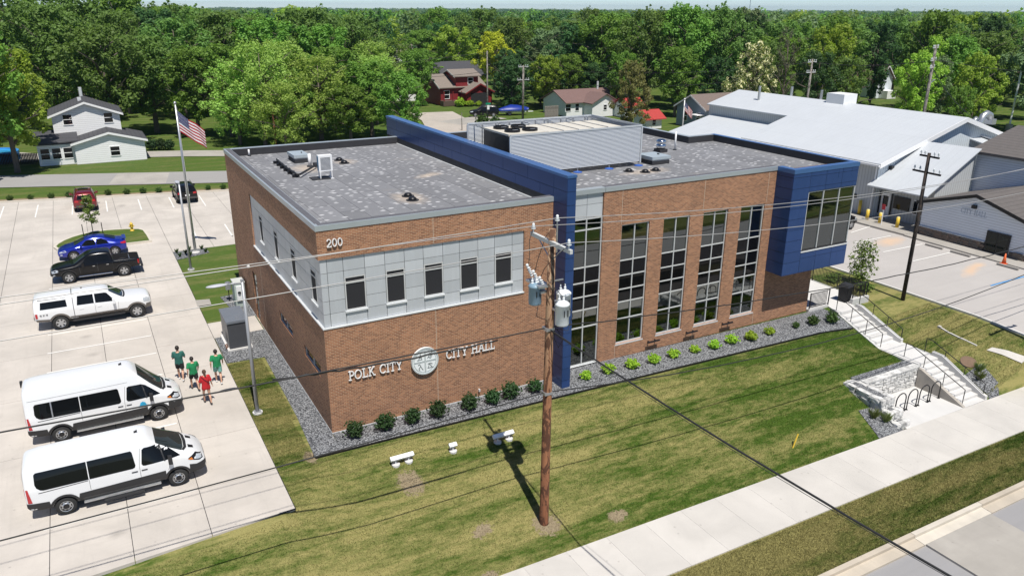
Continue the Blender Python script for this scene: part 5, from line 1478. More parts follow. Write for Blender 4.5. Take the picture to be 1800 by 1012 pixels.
def pickup_cap():
    t = thing('pickup_truck', 'white pickup with taupe lower trim and bed cap', 'pickup', (-11.22, 19.3, .004))
    w = .99; rad = .40; H = 1.93
    S = [(0.02,.66,1.10,H-.62,w*.92,.80),(.06,.60,1.14,H-.25,w*.95,.80),(.16,.54,1.16,H-.08,w*.97,.80),(.5,.50,1.17,H-.04,w*.985,.80),(1.5,.48,1.18,H-.03,w*.99,.80),(1.88,.48,1.18,H-.03,w*.99,.80),(1.97,.48,1.18,H-.03,w*.99,.80),
         (2.06,.46,1.2,H,w,.76),(2.6,.46,1.2,H+.02,w,.76),(3.3,.46,1.2,H+.01,w,.75),(3.62,.46,1.2,H-.05,w,.74),(3.80,.46,1.19,H-.14,w,.73)]
    S += [(lerp(3.80,4.50,q),.46,lerp(1.19,1.15,q),lerp(H-.14,1.32,q),w,lerp(.73,.82,q)) for q in (.35,.7,.92)]
    S += [(4.56,.46,1.14,1.30,w,.84),(4.9,.46,1.12,1.27,w*.995,.85),(5.5,.46,1.08,1.24,w*.985,.85),(5.78,.48,.98,1.20,w*.95,.82),(5.90,.52,.9,1.12,w*.88,.76),(5.95,.56,.85,1.02,w*.84,.72)]
    me, bvh = loft(S, (1.24,5.14), rad, w, 'body', [M['car_white'], M['trim']])
    mk('body', me, None, t)
    both(t, bvh, 'lower_trim', [(1.76,.49),(4.66,.47),(4.66,.70),(1.76,.70)], M['car_taupe'], .012)
    both(t, bvh, 'lower_trim', [(.05,.64),(.72,.56),(.76,.70),(.05,.78)], M['car_taupe'], .012)
    both(t, bvh, 'lower_trim', [(5.62,.52),(5.90,.56),(5.90,.82),(5.66,.80)], M['car_taupe'], .014)
    for ax in (1.24,5.14):
        pts = [(ax+.565*math.cos(R(a)), rad+.565*math.sin(R(a))) for a in range(6,175,12)]+[(ax+.475*math.cos(R(a)), rad+.475*math.sin(R(a))) for a in range(174,5,-12)]
        both(t, bvh, 'arch_trim', pts, M['car_taupe'], .012)
    front(t, bvh, 'front_bumper', [(-.78,.58),(.78,.58),(.78,.76),(-.78,.76)], M['car_taupe'], 1, .03)
    front(t, bvh, 'grille', [(-.55,.80),(.55,.80),(.52,1.06),(-.52,1.06)], M['black_metal'], 1, .02)
    front(t, bvh, 'rear_bumper', [(-.8,.66),(.8,.66),(.8,.80),(-.8,.80)], M['trim'], -1, .05)
    front(t, bvh, 'cap_window', [(-.62,1.26),(.62,1.26),(.55,1.72),(-.55,1.72)], M['carglass'], -1, .012)
    for s in (1,-1):
        mk('tail_light', patch(bvh, [(.03,.84),(.20,.84),(.20,1.10),(.03,1.10)], 'y', s, .016, name='tail_light'), M['taillight'], t)
        mk('headlight', patch(bvh, [(5.55,.92),(5.88,.90),(5.88,1.06),(5.72,1.14),(5.52,1.12)], 'y', s, .014, name='headlight'), M['headlight'], t)
    both(t, bvh, 'cap_window', [(.36,1.30),(1.68,1.30),(1.66,1.68),(.42,1.68)], M['carglass'])
    both(t, bvh, 'side_window', [(2.16,1.28),(3.02,1.27),(3.02,1.76),(2.24,1.77)], M['carglass'])
    both(t, bvh, 'side_window', [(3.09,1.27),(4.10,1.22),(3.72,1.70),(3.62,1.74),(3.09,1.76)], M['carglass'])
    seam(t, bvh, [(1.98,.52),(1.98,1.2),(2.0,1.86)], 'cab_gap', .03); seam(t, bvh, [(3.05,.55),(3.05,1.25)]); seam(t, bvh, [(4.2,.6),(4.25,1.15)]); seam(t, bvh, [(.3,1.80),(1.86,1.80)], 'roof_rail', .035)
    top(t, bvh, 'cab_gap', [(1.96,-.78),(2.0,-.78),(2.0,.78),(1.96,.78)], M['trim'], .006)
    top(t, bvh, 'windscreen', [(3.84,.60),(3.84,-.60),(4.2,-.68),(4.46,-.72),(4.52,-.4),(4.54,0),(4.52,.4),(4.46,.72),(4.2,.68)], M['windshield'], .01)
    top(t, bvh, 'scuttle', [(4.48,-.7),(4.55,-.4),(4.57,0),(4.55,.4),(4.48,.7),(4.56,.74),(4.64,.4),(4.66,0),(4.64,-.4),(4.56,-.74)], M['trim'], .012)
    handle(t, 2.36, 1.05, w-.01, M['car_white']); handle(t, 3.28, 1.05, w-.01, M['car_white'])
    mirror(t, 4.02, w-.02, 1.27, M['car_white'], .26, .16)
    MB().box(1.85,4.5,-w-.06,-w+.12,.40,.46).build('running_board', M['trim'], t); MB().box(1.85,4.5,w-.12,w+.06,.40,.46).build('running_board', M['trim'], t)
    # 4x4 badge on the bed side
    bl = {'4': [(.0,.35,.62,.35),(.5,0,.5,1),(.0,.35,.45,1)], 'x': [(0,.1,.6,.9),(0,.9,.6,.1)]}
    for s in (-1,1):
        xx = .30 if s < 0 else .78
        for ch in '4x4':
            k = MB()
            for a, b, c, d in bl[ch]:
                v = Vector((c-a,d-b)).normalized(); n = Vector((-v.y,v.x))*.1; q = [Vector((a,b))+n,Vector((c,d))+n,Vector((c,d))-n,Vector((a,b))-n]
                k.add([(xx-s*p.x*.14, s*(w+.012), .95+p.y*.09) for p in q], [(0,1,2,3)])
            k.build('badge', M['black_metal'], t); xx -= s*.15
    MB().obox((2.5,0,H+.045),(.05,0,.01),(0,.02,0),(0,0,.03)).build('roof_antenna', M['trim'], t)
    add_wheels(t, (1.24,5.14), rad, .27, .86, 'six')
    return t
pickup_cap()

def pickup_black():
    t = thing('pickup_truck', 'black crew-cab pickup with an open bed', 'pickup', (-5.15, 27.75, .004), math.pi)
    w = .93; rad = .385; H = 1.79
    S = [(0.02,.60,1.0,1.10,w*.95,w*.90),(.06,.55,1.02,1.13,w*.97,w*.92),(.6,.5,1.05,1.16,w*.98,w*.93),(1.2,.48,1.06,1.17,w*.985,w*.93),(1.58,.48,1.07,1.18,w*.985,w*.93),(1.66,.48,1.08,1.20,w*.985,w*.92),
         (1.69,.46,1.1,1.60,w*.985,.72),(1.76,.46,1.1,H-.04,w*.99,.70),(2.2,.46,1.1,H,w*.99,.70),(2.75,.46,1.1,H,w*.99,.69),(3.05,.46,1.1,H-.06,w*.99,.68),(3.2,.46,1.1,H-.14,w*.99,.67)]
    S += [(lerp(3.2,3.92,q),.46,lerp(1.1,1.05,q),lerp(H-.14,1.20,q),w*.99,lerp(.67,.76,q)) for q in (.35,.7,.92)]
    S += [(3.98,.46,1.04,1.17,w*.985,.77),(4.4,.46,1.0,1.13,w*.98,.77),(4.95,.48,.95,1.08,w*.955,.74),(5.2,.50,.85,1.0,w*.90,.68),(5.30,.54,.78,.9,w*.82,.60),(5.34,.58,.74,.82,w*.78,.56)]
    me, bvh = loft(S, (1.06,4.32), rad, w, 'body', [M['car_black'], M['trim']], cuts=[(.10,1.60,-.74,.74,.70,2.0)])
    mk('body', me, None, t)
    for ax in (1.06,4.32):
        pts = [(ax+.53*math.cos(R(a)), rad+.53*math.sin(R(a))) for a in range(6,175,12)]+[(ax+.455*math.cos(R(a)), rad+.455*math.sin(R(a))) for a in range(174,5,-12)]
        both(t, bvh, 'arch_trim', pts, M['trim'], .01)
    front(t, bvh, 'front_bumper', [(-.7,.56),(.7,.56),(.7,.68),(-.7,.68)], M['trim'], 1, .03)
    front(t, bvh, 'grille', [(-.5,.72),(.5,.72),(.48,.86),(-.48,.86)], M['black_metal'], 1, .015)
    MB().box(-.14,.0,-.82,.82,.5,.66).build('rear_bumper', M['trim'], t)
    for s in (1,-1):
        mk('tail_light', patch(bvh, [(.03,.78),(.17,.78),(.17,1.06),(.03,1.06)], 'y', s, .012, name='tail_light'), M['taillight'], t)
        mk('headlight', patch(bvh, [(4.86,.84),(5.24,.78),(5.24,.90),(5.0,.98),(4.86,.96)], 'y', s, .012, name='headlight'), M['headlight'], t)
        mk('fog_light', patch(bvh, [(5.08,.60),(5.20,.60),(5.20,.68),(5.08,.68)], 'y', s, .012, name='fog_light'), M['headlight'], t)
    both(t, bvh, 'side_window', [(1.84,1.18),(2.55,1.17),(2.55,1.62),(1.92,1.63)], M['carglass'])
    both(t, bvh, 'side_window', [(2.61,1.17),(3.52,1.13),(3.15,1.56),(3.05,1.60),(2.61,1.62)], M['carglass'])
    top(t, bvh, 'windscreen', [(3.24,.55),(3.24,-.55),(3.6,-.63),(3.88,-.67),(3.94,-.4),(3.96,0),(3.94,.4),(3.88,.67),(3.6,.63)], M['windshield'], .01)
    seam(t, bvh, [(2.58,.55),(2.58,1.15)], mat=M['car_grey']); seam(t, bvh, [(1.67,.5),(1.67,1.1)]); seam(t, bvh, [(3.62,.6),(3.66,1.05)], mat=M['car_grey'])
    handle(t, 1.98, .98, w-.015, M['chrome'], .14); handle(t, 2.8, .98, w-.015, M['chrome'], .14)
    mirror(t, 3.42, w-.02, 1.16, M['car_black'], .24, .12)
    for s in (1,-1): MB().tube([(1.75,s*(w+.04),.40),(3.75,s*(w+.04),.40)], .04, 8).build('side_step', M['chrome'], t)
    MB().box(.6,.64,-.74,.74,1.0,1.04).build('bed_bar', M['rim'], t)
    add_wheels(t, (1.06,4.32), rad, .25, .815, 'twin')
    return t
pickup_black()

def sedan():
    t = thing('sedan', 'bright blue sedan parked beside the grass island', 'car', (-5.6, 33.15, .004), math.pi)
    w = .90; rad = .325; H = 1.46
    S = [(0.02,.42,.78,.92,w*.86,.62),(.10,.34,.84,1.02,w*.92,.66),(.35,.28,.88,1.08,w*.96,.66),(.62,.25,.9,1.11,w*.98,.65)]
    S += [(lerp(.66,1.42,q),.22,.9,lerp(1.13,H-.08,q),w,lerp(.66,.58,q)) for q in (.1,.45,.8)]
    S += [(1.5,.2,.9,H-.05,w,.57),(1.9,.2,.9,H,w,.57),(2.3,.2,.89,H-.01,w,.56),(2.6,.2,.88,H-.07,w,.55)]
    S += [(lerp(2.68,3.42,q),.2,.87,lerp(H-.11,1.0,q),w,lerp(.55,.70,q)) for q in (.1,.45,.8,.97)]
    S += [(3.5,.2,.84,.97,w*.99,.72),(3.9,.22,.78,.90,w*.97,.70),(4.25,.24,.68,.80,w*.9,.62),(4.44,.3,.58,.68,w*.78,.5),(4.50,.36,.54,.62,w*.7,.44)]
    me, bvh = loft(S, (.86,3.52), rad, w, 'body', [M['car_blue'], M['trim']])
    mk('body', me, None, t)
    both(t, bvh, 'side_window', [(1.16,.96),(1.98,.95),(1.98,1.30),(1.62,1.31),(1.30,1.14)], M['carglass'])
    both(t, bvh, 'side_window', [(2.04,.95),(3.02,.93),(2.62,1.26),(2.45,1.30),(2.04,1.31)], M['carglass'])
    top(t, bvh, 'windscreen', [(2.70,.46),(2.70,-.46),(3.1,-.56),(3.36,-.60),(3.41,0),(3.36,.60),(3.1,.56)], M['windshield'], .01)
    top(t, bvh, 'rear_window', [(.74,.52),(.70,0),(.74,-.52),(1.1,-.50),(1.4,-.46),(1.4,.46),(1.1,.50)], M['carglass'], .01)
    for s in (1,-1):
        mk('tail_light', patch(bvh, [(.06,.80),(.40,.84),(.44,.92),(.1,.96)], 'y', s, .012, name='tail_light'), M['taillight'], t)
        mk('headlight', patch(bvh, [(3.92,.66),(4.38,.58),(4.36,.66),(4.0,.78)], 'y', s, .012, name='headlight'), M['headlight'], t)
        mk('fog_light', patch(bvh, [(4.2,.42),(4.34,.42),(4.34,.5),(4.2,.5)], 'y', s, .012, name='fog_light'), M['headlight'], t)
    front(t, bvh, 'grille', [(-.4,.36),(.4,.36),(.36,.52),(-.36,.52)], M['black_metal'], 1, .012)
    front(t, bvh, 'rear_plate', [(-.2,.62),(.2,.62),(.2,.74),(-.2,.74)], M['white_paint'], -1, .012)
    MB().box(.02,.26,-.58,.58,1.10,1.13).build('spoiler', M['car_blue'], t)
    seam(t, bvh, [(2.01,.32),(2.01,.93)], mat=M['car_grey']); seam(t, bvh, [(3.04,.36),(3.1,.9)], mat=M['car_grey'])
    handle(t, 1.4, .84, w-.01, M['car_blue'], .16); handle(t, 2.3, .84, w-.01, M['car_blue'], .16)
    mirror(t, 2.98, w-.03, .97, M['car_blue'], .16, .1)
    add_wheels(t, (.86,3.52), rad, .21, .80, 'twin')
    return t
sedan()

def suv(label, x, y, rz, paint, L=4.75, H=1.75, w=.95, group=None, name='suv'):
    t = thing(name, label, 'car', (x,y,.004), rz)
    rad = .37; a0, a1 = .92, L-.95
    S = [(0.02,.52,.95,1.15,w*.88,.66),(.07,.44,1.0,1.30,w*.93,.68),(.22,.38,1.02,H-.20,w*.97,.70),(.42,.34,1.03,H-.07,w*.985,.70),(.8,.32,1.03,H-.02,w,.70),(1.6,.3,1.03,H,w,.69),(2.4,.3,1.02,H-.01,w,.68),(2.75,.3,1.02,H-.07,w,.67)]
    S += [(lerp(2.85,3.6,q),.3,1.0,lerp(H-.11,1.20,q),w,lerp(.67,.76,q)) for q in (.08,.45,.8,.97)]
    S += [(3.66,.3,.98,1.15,w*.99,.78),(L-.6,.32,.9,1.08,w*.97,.76),(L-.2,.36,.8,.98,w*.9,.68),(L-.04,.42,.7,.86,w*.8,.58),(L,.48,.66,.78,w*.74,.52)]
    me, bvh = loft(S, (a0,a1), rad, w, 'body', [paint, M['trim']])
    mk('body', me, None, t)
    both(t, bvh, 'side_window', [(.55,1.12),(1.1,1.10),(1.1,1.54),(.62,1.52)], M['carglass'])
    both(t, bvh, 'side_window', [(1.16,1.09),(1.98,1.08),(1.98,1.56),(1.16,1.55)], M['carglass'])
    both(t, bvh, 'side_window', [(2.04,1.08),(3.15,1.05),(2.75,1.48),(2.6,1.54),(2.04,1.56)], M['carglass'])
    front(t, bvh, 'rear_window', [(-.58,1.16),(.58,1.16),(.52,1.52),(-.52,1.52)], M['carglass'], -1, .012)
    top(t, bvh, 'windscreen', [(2.9,.58),(2.9,-.58),(3.3,-.66),(3.55,-.68),(3.6,0),(3.55,.68),(3.3,.66)], M['windshield'], .01)
    for s in (1,-1):
        front(t, bvh, 'tail_light', [(s*.50,.92),(s*.80,.92),(s*.78,1.10),(s*.52,1.08)], M['taillight'], -1, .014)
        mk('headlight', patch(bvh, [(L-.6,.84),(L-.12,.78),(L-.12,.88),(L-.5,.96)], 'y', s, .012, name='headlight'), M['headlight'], t)
    front(t, bvh, 'rear_bumper', [(-.75,.50),(.75,.50),(.75,.66),(-.75,.66)], M['car_grey'], -1, .03)
    front(t, bvh, 'rear_plate', [(-.2,.74),(.2,.74),(.2,.88),(-.2,.88)], M['white_paint'], -1, .014)
    front(t, bvh, 'grille', [(-.4,.6),(.4,.6),(.4,.78),(-.4,.78)], M['black_metal'], 1, .012)
    top(t, bvh, 'sunroof', [(1.3,-.4),(2.2,-.4),(2.2,.4),(1.3,.4)], M['carglass'], .006)
    for s in (1,-1): MB().tube([(.6,s*.62,H+.01),(.7,s*.62,H+.06),(2.4,s*.62,H+.06),(2.5,s*.62,H+.0)], .02, 6).build('roof_rail', M['trim'], t)
    mirror(t, 3.06, w-.03, 1.12, paint, .2, .12)
    add_wheels(t, (a0,a1), rad, .23, .83, 'twin')
    return t
suv('dark red SUV parked tail-out at the back of the lot', -7.9, 47.35, R(90), M['car_red'], 4.8, 1.76, .97)
suv('black SUV parked tail-out near the hall corner', .42, 46.5, R(90), M['car_black'], 4.5, 1.66, .91)
suv('black SUV in the drive of the red house', 55.0, 88.2, R(158), M['car_black'], 4.9, 1.85, .98)
# boat under a blue tarpaulin
bt = thing('covered_boat', 'boat on a trailer under a bright blue tarpaulin beside the black SUV', 'boat', (55.9,89.6,0), R(-14))
k = MB(); prof = [(-.2,.7,1.0),(.5,.95,1.25),(2.0,1.05,1.7),(3.2,1.0,1.6),(4.4,.7,1.35),(5.2,.1,1.1)]
vs = []
for x_, hw_, zt_ in prof: vs += [(x_,-hw_,.75),(x_,-hw_,1.0),(x_,0,zt_),(x_,hw_,1.0),(x_,hw_,.75)]
k.add(vs, [(i*5+j,i*5+j+1,i*5+j+6,i*5+j+5) for i in range(5) for j in range(4)]+[(0,1,2,3,4),(29,28,27,26,25)])
k.build('tarpaulin', m_plain('blue_tarp', (.008,.03,.24), .45), bt, True)
MB().box(.2,4.6,-.5,.5,.4,.75).build('hull', M['white_paint'], bt)
tm, rm = wheel_meshes(.33,.2,'steel')
for s in (1,-1):
    w_ = bpy.data.objects.new('wheel', None); COL.objects.link(w_); w_.parent = bt; w_.location = (1.6,s*.9,.33); mk('tyre', tm, None, w_); mk('rim', rm, None, w_)
MB().tube([(4.6,0,.45),(6.0,0,.45)], .06, 6).build('drawbar', M['steel'], bt)
# dark car beyond the bay at the fire station
suv('black car partly hidden behind the blue bay', 43.7, 12.6, R(0), M['car_black'], 4.6, 1.7, .93)
# ------------------------------------------------------------------ people walking on the pavement
def remesh(k, vox, name, mat, parent, smooth_it=4):
    o = bpy.data.objects.new('tmp', k.mesh('tmp')); COL.objects.link(o)
    m = o.modifiers.new('r', 'REMESH'); m.mode = 'VOXEL'; m.voxel_size = vox; m.use_smooth_shade = True
    s = o.modifiers.new('s', 'SMOOTH'); s.factor = .5; s.iterations = smooth_it
    me = evaluated(o); bpy.data.objects.remove(o); me.name = name; me.materials.clear()
    me.polygons.foreach_set('use_smooth', [True]*len(me.polygons))
    return mk(name, me, mat, parent)
def limb(k, pts, rad, seg=10):
    k.tube(pts, rad, seg)
    for p, r_ in zip(pts, rad): k.ball(p, r_, nu=10, nv=7)
def person(label, x, y, rz, h, shirt, shorts, hair, step=.25, pose='walk', woman=False, shoe='shoe_dark', scale_w=1.0):
    t = thing('person', label, 'person', (x,y,.004), rz, None)
    s = h/1.75; sw = .195 if not woman else .17; hp = .095
    # faces +Y; leading foot forward
    def P(a, b, c): return (a*s, b*s, c*s)
    LF, RF = (P(-.10, step, .05), P(.10, -step*.9, .06))
    hipL, hipR = P(-hp,0,.90), P(hp,0,.90)
    kneeL, kneeR = P(-.105, step*.62+.05, .50), P(.10, -step*.28+.06, .49)
    ankL, ankR = P(-.10, step-.02, .10), P(.10, -step*.95, .14)
    shL, shR = P(-sw,.0,1.42), P(sw,0,1.42)
    if pose == 'phone':
        elL, elR = P(-sw-.06,.02,1.14), P(sw+.07,.04,1.16); haL, haR = P(-.10,.26,1.18), P(.12,.28,1.2)
    elif pose == 'carry':
        elL, elR = P(-sw-.07,.05,1.14), P(sw+.07,-.03,1.14); haL, haR = P(-sw-.07,.17,.93), P(sw+.12,.04,.92)
    else:
        elL, elR = P(-sw-.075,-.10,1.15), P(sw+.075,.05,1.15); haL, haR = P(-sw-.085,-.04,.91), P(sw+.075,.2,.95)
    k = MB(); V = Vector
    # torso
    limb(k, [P(0,0,.90),P(0,-.01,1.05),P(0,.0,1.22),P(0,.0,1.38)], [.135*s,.122*s,.14*s,.125*s])
    for q in (-1,1):
        limb(k, [P(q*.06,0,.93),P(q*.055,0,1.1),P(q*.075,0,1.28),P(q*(sw-.05),0,1.41)], [.115*s,.10*s,.115*s,.075*s])
    limb(k, [P(0,0,1.40),P(0,.01,1.52)], [.062*s,.056*s])
    # head with a face
    k.ball(P(0,.02,1.645), .080*s,.098*s,.118*s, 16, 12)
    k.ball(P(0,.055,1.575), .058*s,.06*s,.05*s, 10, 8)
    k.tube([P(0,.108,1.66),P(0,.132,1.625)], [.012*s,.018*s], 6)
    for q in (-1,1): k.ball(P(q*.083,.005,1.64), .012*s,.025*s,.034*s, 8, 6)
    for q, sh, el, ha in ((-1,shL,elL,haL),(1,shR,elR,haR)):
        limb(k, [sh,el,ha], [.052*s,.040*s,.029*s])
        d = (V(ha)-V(el)).normalized(); side = V((q,0,0)); up = d.cross(side).normalized()
        c = V(ha)+d*.05*s
        k.obox(c, d*.048*s, up*.038*s, d.cross(up)*.013*s)
        for j in range(4):
            b0 = c+d*.045*s+up*(-.028+.019*j)*s; ln = (.055,.066,.06,.046)[j]*s; cur = d.cross(up)*(-.02*s*q)
            k.tube([b0, b0+d*ln*.6+cur*.3, b0+d*ln+cur], [.0095*s,.009*s,.008*s], 6)
        k.tube([c-d*.02*s+up*.035*s, c+d*.02*s+up*.06*s, c+d*.05*s+up*.062*s], [.012*s,.0105*s,.009*s], 6)
    for hi, kn, an, ft in ((hipL,kneeL,ankL,LF),(hipR,kneeR,ankR,RF)):
        mid = (V(kn)+V(an))/2+V((0,-.025*s,.05*s))
        limb(k, [hi,kn,tuple(mid),an], [.088*s,.055*s,.054*s,.034*s])
        limb(k, [P(an[0]/s,an[1]/s-.02,an[2]/s-.04),P(an[0]/s,an[1]/s+.13,max(.035,an[2]/s-.07))], [.036*s,.032*s])
    body = remesh(k, .0095, 'body', M['skin'], t, 3)
    # face details
    for q in (-1,1): MB().ball(P(q*.032,.108,1.655), .011*s,.007*s,.008*s, 8, 6).build('eye', M['shoe_dark'], body)
    MB().tube([P(-.024,.112,1.59),P(0,.118,1.586),P(.024,.112,1.59)], .005*s, 5).build('mouth', m_plain('lips', (.35,.14,.12), .5) if 'lips' not in bpy.data.materials else bpy.data.materials['lips'], body)
    # hair
    k = MB(); k.ball(P(0,-.005,1.672), .094*s,.108*s,.112*s, 14, 10)
    if woman:
        limb(k, [P(0,-.10,1.70),P(0,-.13,1.60),P(0,-.12,1.45)], [.045*s,.042*s,.025*s])
    hr = remesh(k, .013, 'hair', M[hair], t, 2)
    bm = bmesh.new(); bm.from_mesh(hr.data)
    bmesh.ops.delete(bm, geom=[v for v in bm.verts if v.co.y > .062*s and v.co.z < 1.70*s], context='VERTS'); bm.to_mesh(hr.data); bm.free()
    # shirt
    k = MB(); L0 = .86 if not woman else .80
    limb(k, [P(0,0,L0+.06),P(0,-.01,1.05),P(0,.0,1.24),P(0,.0,1.39)], [.15*s,.142*s,.155*s,.125*s], 14)
    for q in (-1,1):
        limb(k, [P(q*.07,0,L0+.05),P(q*.065,0,1.1),P(q*.08,0,1.28),P(q*(sw-.045),0,1.405)], [.125*s,.112*s,.125*s,.085*s], 12)
    for sh, el in ((shL,elL),(shR,elR)):
        m = V(sh).lerp(V(el), .72 if not woman else .9); k.tube([sh, tuple(V(sh).lerp(V(el),.35)), tuple(m)], [.070*s,.072*s,.076*s], 12); k.ball(sh,.072*s)
    sh_ = remesh(k, .014, 'shirt', M[shirt], t, 3)
    bm = bmesh.new(); bm.from_mesh(sh_.data)
    bmesh.ops.delete(bm, geom=[v for v in bm.verts if v.co.z < (L0-.03)*s or (v.co.z > 1.455*s and abs(v.co.x) < .07*s)], context='VERTS'); bm.to_mesh(sh_.data); bm.free()
    # shorts
    k = MB(); limb(k, [P(-.05,0,.9),P(.05,0,.9)], [.135*s,.135*s]); limb(k, [P(0,0,.9),P(0,0,.98)], [.135*s,.13*s])
    for hi, kn in ((hipL,kneeL),(hipR,kneeR)):
        fr = .72 if not woman else .35
        e = V(hi).lerp(V(kn), fr); k.tube([hi, tuple(V(hi).lerp(V(kn),fr*.5)), tuple(e)], [.108*s,.105*s,.102*s], 12)
    remesh(k, .014, 'shorts', M[shorts], t, 3)
    for an in (ankL,ankR):
        k = MB(); limb(k, [P(an[0]/s,an[1]/s-.05,max(.045,an[2]/s-.05)),P(an[0]/s,an[1]/s+.06,max(.04,an[2]/s-.06)),P(an[0]/s,an[1]/s+.17,max(.035,an[2]/s-.07))], [.045*s,.047*s,.040*s])
        remesh(k, .012, 'shoe', M[shoe], t, 2)
    return t
person('person in dark teal shirt and black shorts looking down at their hands', -4.95, 8.45, R(-12), 1.80, 'cloth_teal', 'cloth_black', 'hair_dark', .20, 'phone', shoe='shoe_white')
person('person in bright green shirt and black shorts, second from the left', -4.5, 7.05, R(8), 1.70, 'cloth_green', 'cloth_black', 'hair_dark', .27)
person('person in a long red shirt with a ponytail walking behind the others', -4.2, 5.35, R(5), 1.68, 'cloth_red', 'cloth_red', 'hair_brown', .24, 'carry', True)
person('person in bright green shirt and aqua shorts, rightmost of the group', -3.4, 7.25, R(-5), 1.76, 'cloth_green', 'cloth_aqua', 'hair_dark', .22, shoe='shoe_white')
bag = MB().tube([(-.17,.09,1.42),(-.05,.155,1.25),(.10,.15,1.05),(.2,.02,.98),(.1,-.155,1.1),(-.06,-.16,1.28),(-.17,-.07,1.43),(-.17,.09,1.42)], .012, 5)
bo = bag.build('shoulder_bag', M['cloth_black'], None, False, (-4.2,5.35,.004)); bo.rotation_euler = (0,0,R(5)); tag(bo, 'thin black bag strap worn across the red shirt', 'bag')
# ------------------------------------------------------------------ utility poles, wires and flags
PX, PY = 5.9, -7.72
pz0 = ground_z(PX, PY)
up = thing('utility_pole', 'brown wooden utility pole with three transformers on the front lawn', 'utility pole', (PX,PY,pz0))
Z = lambda z: z-pz0
MB().tube([(0,0,-.6),(0,0,.1),(.02,0,Z(3)),(.05,0,Z(7)),(.08,0,Z(10.15))], [.19,.18,.165,.15,.125], 14).build('shaft', M['pole_brown'], up, True)
ca = MB().box(-.05,.06,-1.3,1.25,Z(9.62),Z(9.76)).build('crossarm', M['arm'], up)
for s in (1,-1): MB().tube([(.0,s*.75,Z(9.62)),(.05,s*.1,Z(9.1))], .02, 5).build('arm_brace', M['steel'], up)
def insulator(x, y, z, parent, s=1.0):
    k = MB().cyl((x,y),.02*s,z,z+.18*s,6)
    k.lathe((x,y,z+.12*s), [(.07*s,0),(.095*s,.03*s),(.04*s,.06*s),(.08*s,.09*s),(.04*s,.13*s),(.055*s,.16*s),(.03*s,.21*s)], 10)
    return k.build('insulator', M['porcelain'], parent, True)
insulator(0,-1.15,Z(9.76),up); insulator(0,1.12,Z(9.76),up)
MB().cyl((.26,0),.03,Z(9.3),Z(10.3),8).build('pin_mast', M['steel'], up); insulator(.26,0,Z(10.28),up)
MB().box(.08,.24,-.03,.03,Z(9.4),Z(9.5)).box(.08,.24,-.03,.03,Z(9.9),Z(10.0)).build('mast_bracket', M['steel'], up)
def transformer(dx, dy, z0, h, r, mat):
    k = MB().lathe((dx,dy,Z(z0)), [(r*.93,0),(r,.04),(r,h-.08),(r*1.06,h-.07),(r*1.06,h-.02),(r*.8,h+.04),(r*.1,h+.07)], 20)
    o = k.build('transformer', mat, up, True)
    for a in (0.6,2.4):
        MB().lathe((dx+.45*r*math.cos(a),dy+.45*r*math.sin(a),Z(z0)+h+.02), [(.035,0),(.055,.04),(.03,.08),(.05,.12),(.025,.16),(.02,.24)], 8).build('bushing', M['porcelain'], o)
    MB().obox((dx*.5,dy*.5,Z(z0)+h*.7),(abs(dx)*.3+.02,0,0),(0,abs(dy)*.3+.02,0),(0,0,.04)).build('bracket', M['steel'], o)
    for q in (-.07,.07): MB().box(dx+q-.012,dx+q+.012,dy-r-.02,dy-r,Z(z0)+h*.45,Z(z0)+h*.75).build('terminal', M['black_metal'], o)
    return o
transformer(.30,-.40,6.78,.80,.245,M['porcelain']); transformer(.68,.12,6.85,.90,.255,M['porcelain']); transformer(-.36,.34,7.42,.70,.225,M['enamel_blue'])
for i, (dx, dy, dz) in enumerate(((-.35,.75,8.55),(-.28,.45,8.40),(-.2,.15,8.25))):
    k = MB().tube([(dx-.1,dy,Z(dz+.18)),(dx+.08,dy,Z(dz-.22))], [.035,.03], 8); k.ball((dx-.1,dy,Z(dz+.18)),.055); k.ball((dx+.08,dy,Z(dz-.22)),.05)
    for j in range(4): k.lathe((dx-.05+.03*j,dy,Z(dz+.08-.07*j)), [(.03,0),(.075,.012),(.03,.025)], 8)
    k.build('fuse_cutout', M['porcelain'], up)
MB().box(-.42,.05,-.05,.9,Z(8.1),Z(8.17)).build('cutout_bracket', M['steel'], up)
MB().box(-.02,.5,-.12,-.06,Z(8.3),Z(8.34)).build('side_bracket', M['steel'], up)
def jumper(pts, r=.012, m='cable'): MB().tube(pts, r, 5).build('jumper_lead', M[m], up, True)
jumper([(0,1.12,Z(9.95)),(-.2,1.05,Z(9.5)),(-.3,.85,Z(9.0)),(-.4,.75,Z(8.7))]); jumper([(.26,0,Z(10.4)),(.0,.3,Z(9.8)),(-.2,.45,Z(9.0)),(-.32,.45,Z(8.58))]); jumper([(0,-1.15,Z(9.9)),(-.15,-.5,Z(9.3)),(-.2,0,Z(8.8)),(-.25,.15,Z(8.45))])
jumper([(-.3,.4,Z(8.1)),(-.5,.5,Z(8.3)),(-.45,.4,Z(8.15))]); jumper([(.72,.12,Z(8.0)),(.4,.1,Z(8.2)),(.1,.1,Z(8.25))]); jumper([(.30,-.42,Z(7.8)),(.2,-.2,Z(8.0)),(.0,0,Z(8.2))])
jumper([(.72,-.15,Z(7.3)),(.95,-.1,Z(6.9)),(.7,-.2,Z(6.4)),(.2,-.1,Z(6.55))]); jumper([(-.36,.1,Z(7.5)),(-.5,.0,Z(7.1)),(-.1,-.1,Z(6.9))]); jumper([(.3,-.1,Z(6.5)),(.5,-.2,Z(6.1)),(.35,-.15,Z(5.8)),(.15,-.15,Z(6.2)),(.2,-.1,Z(6.5))])
MB().box(-.17,.17,-.17,.17,Z(4.0),Z(4.1)).box(-.165,.165,-.165,.165,Z(6.5),Z(6.6)).build('cable_clamp', M['steel'], up)

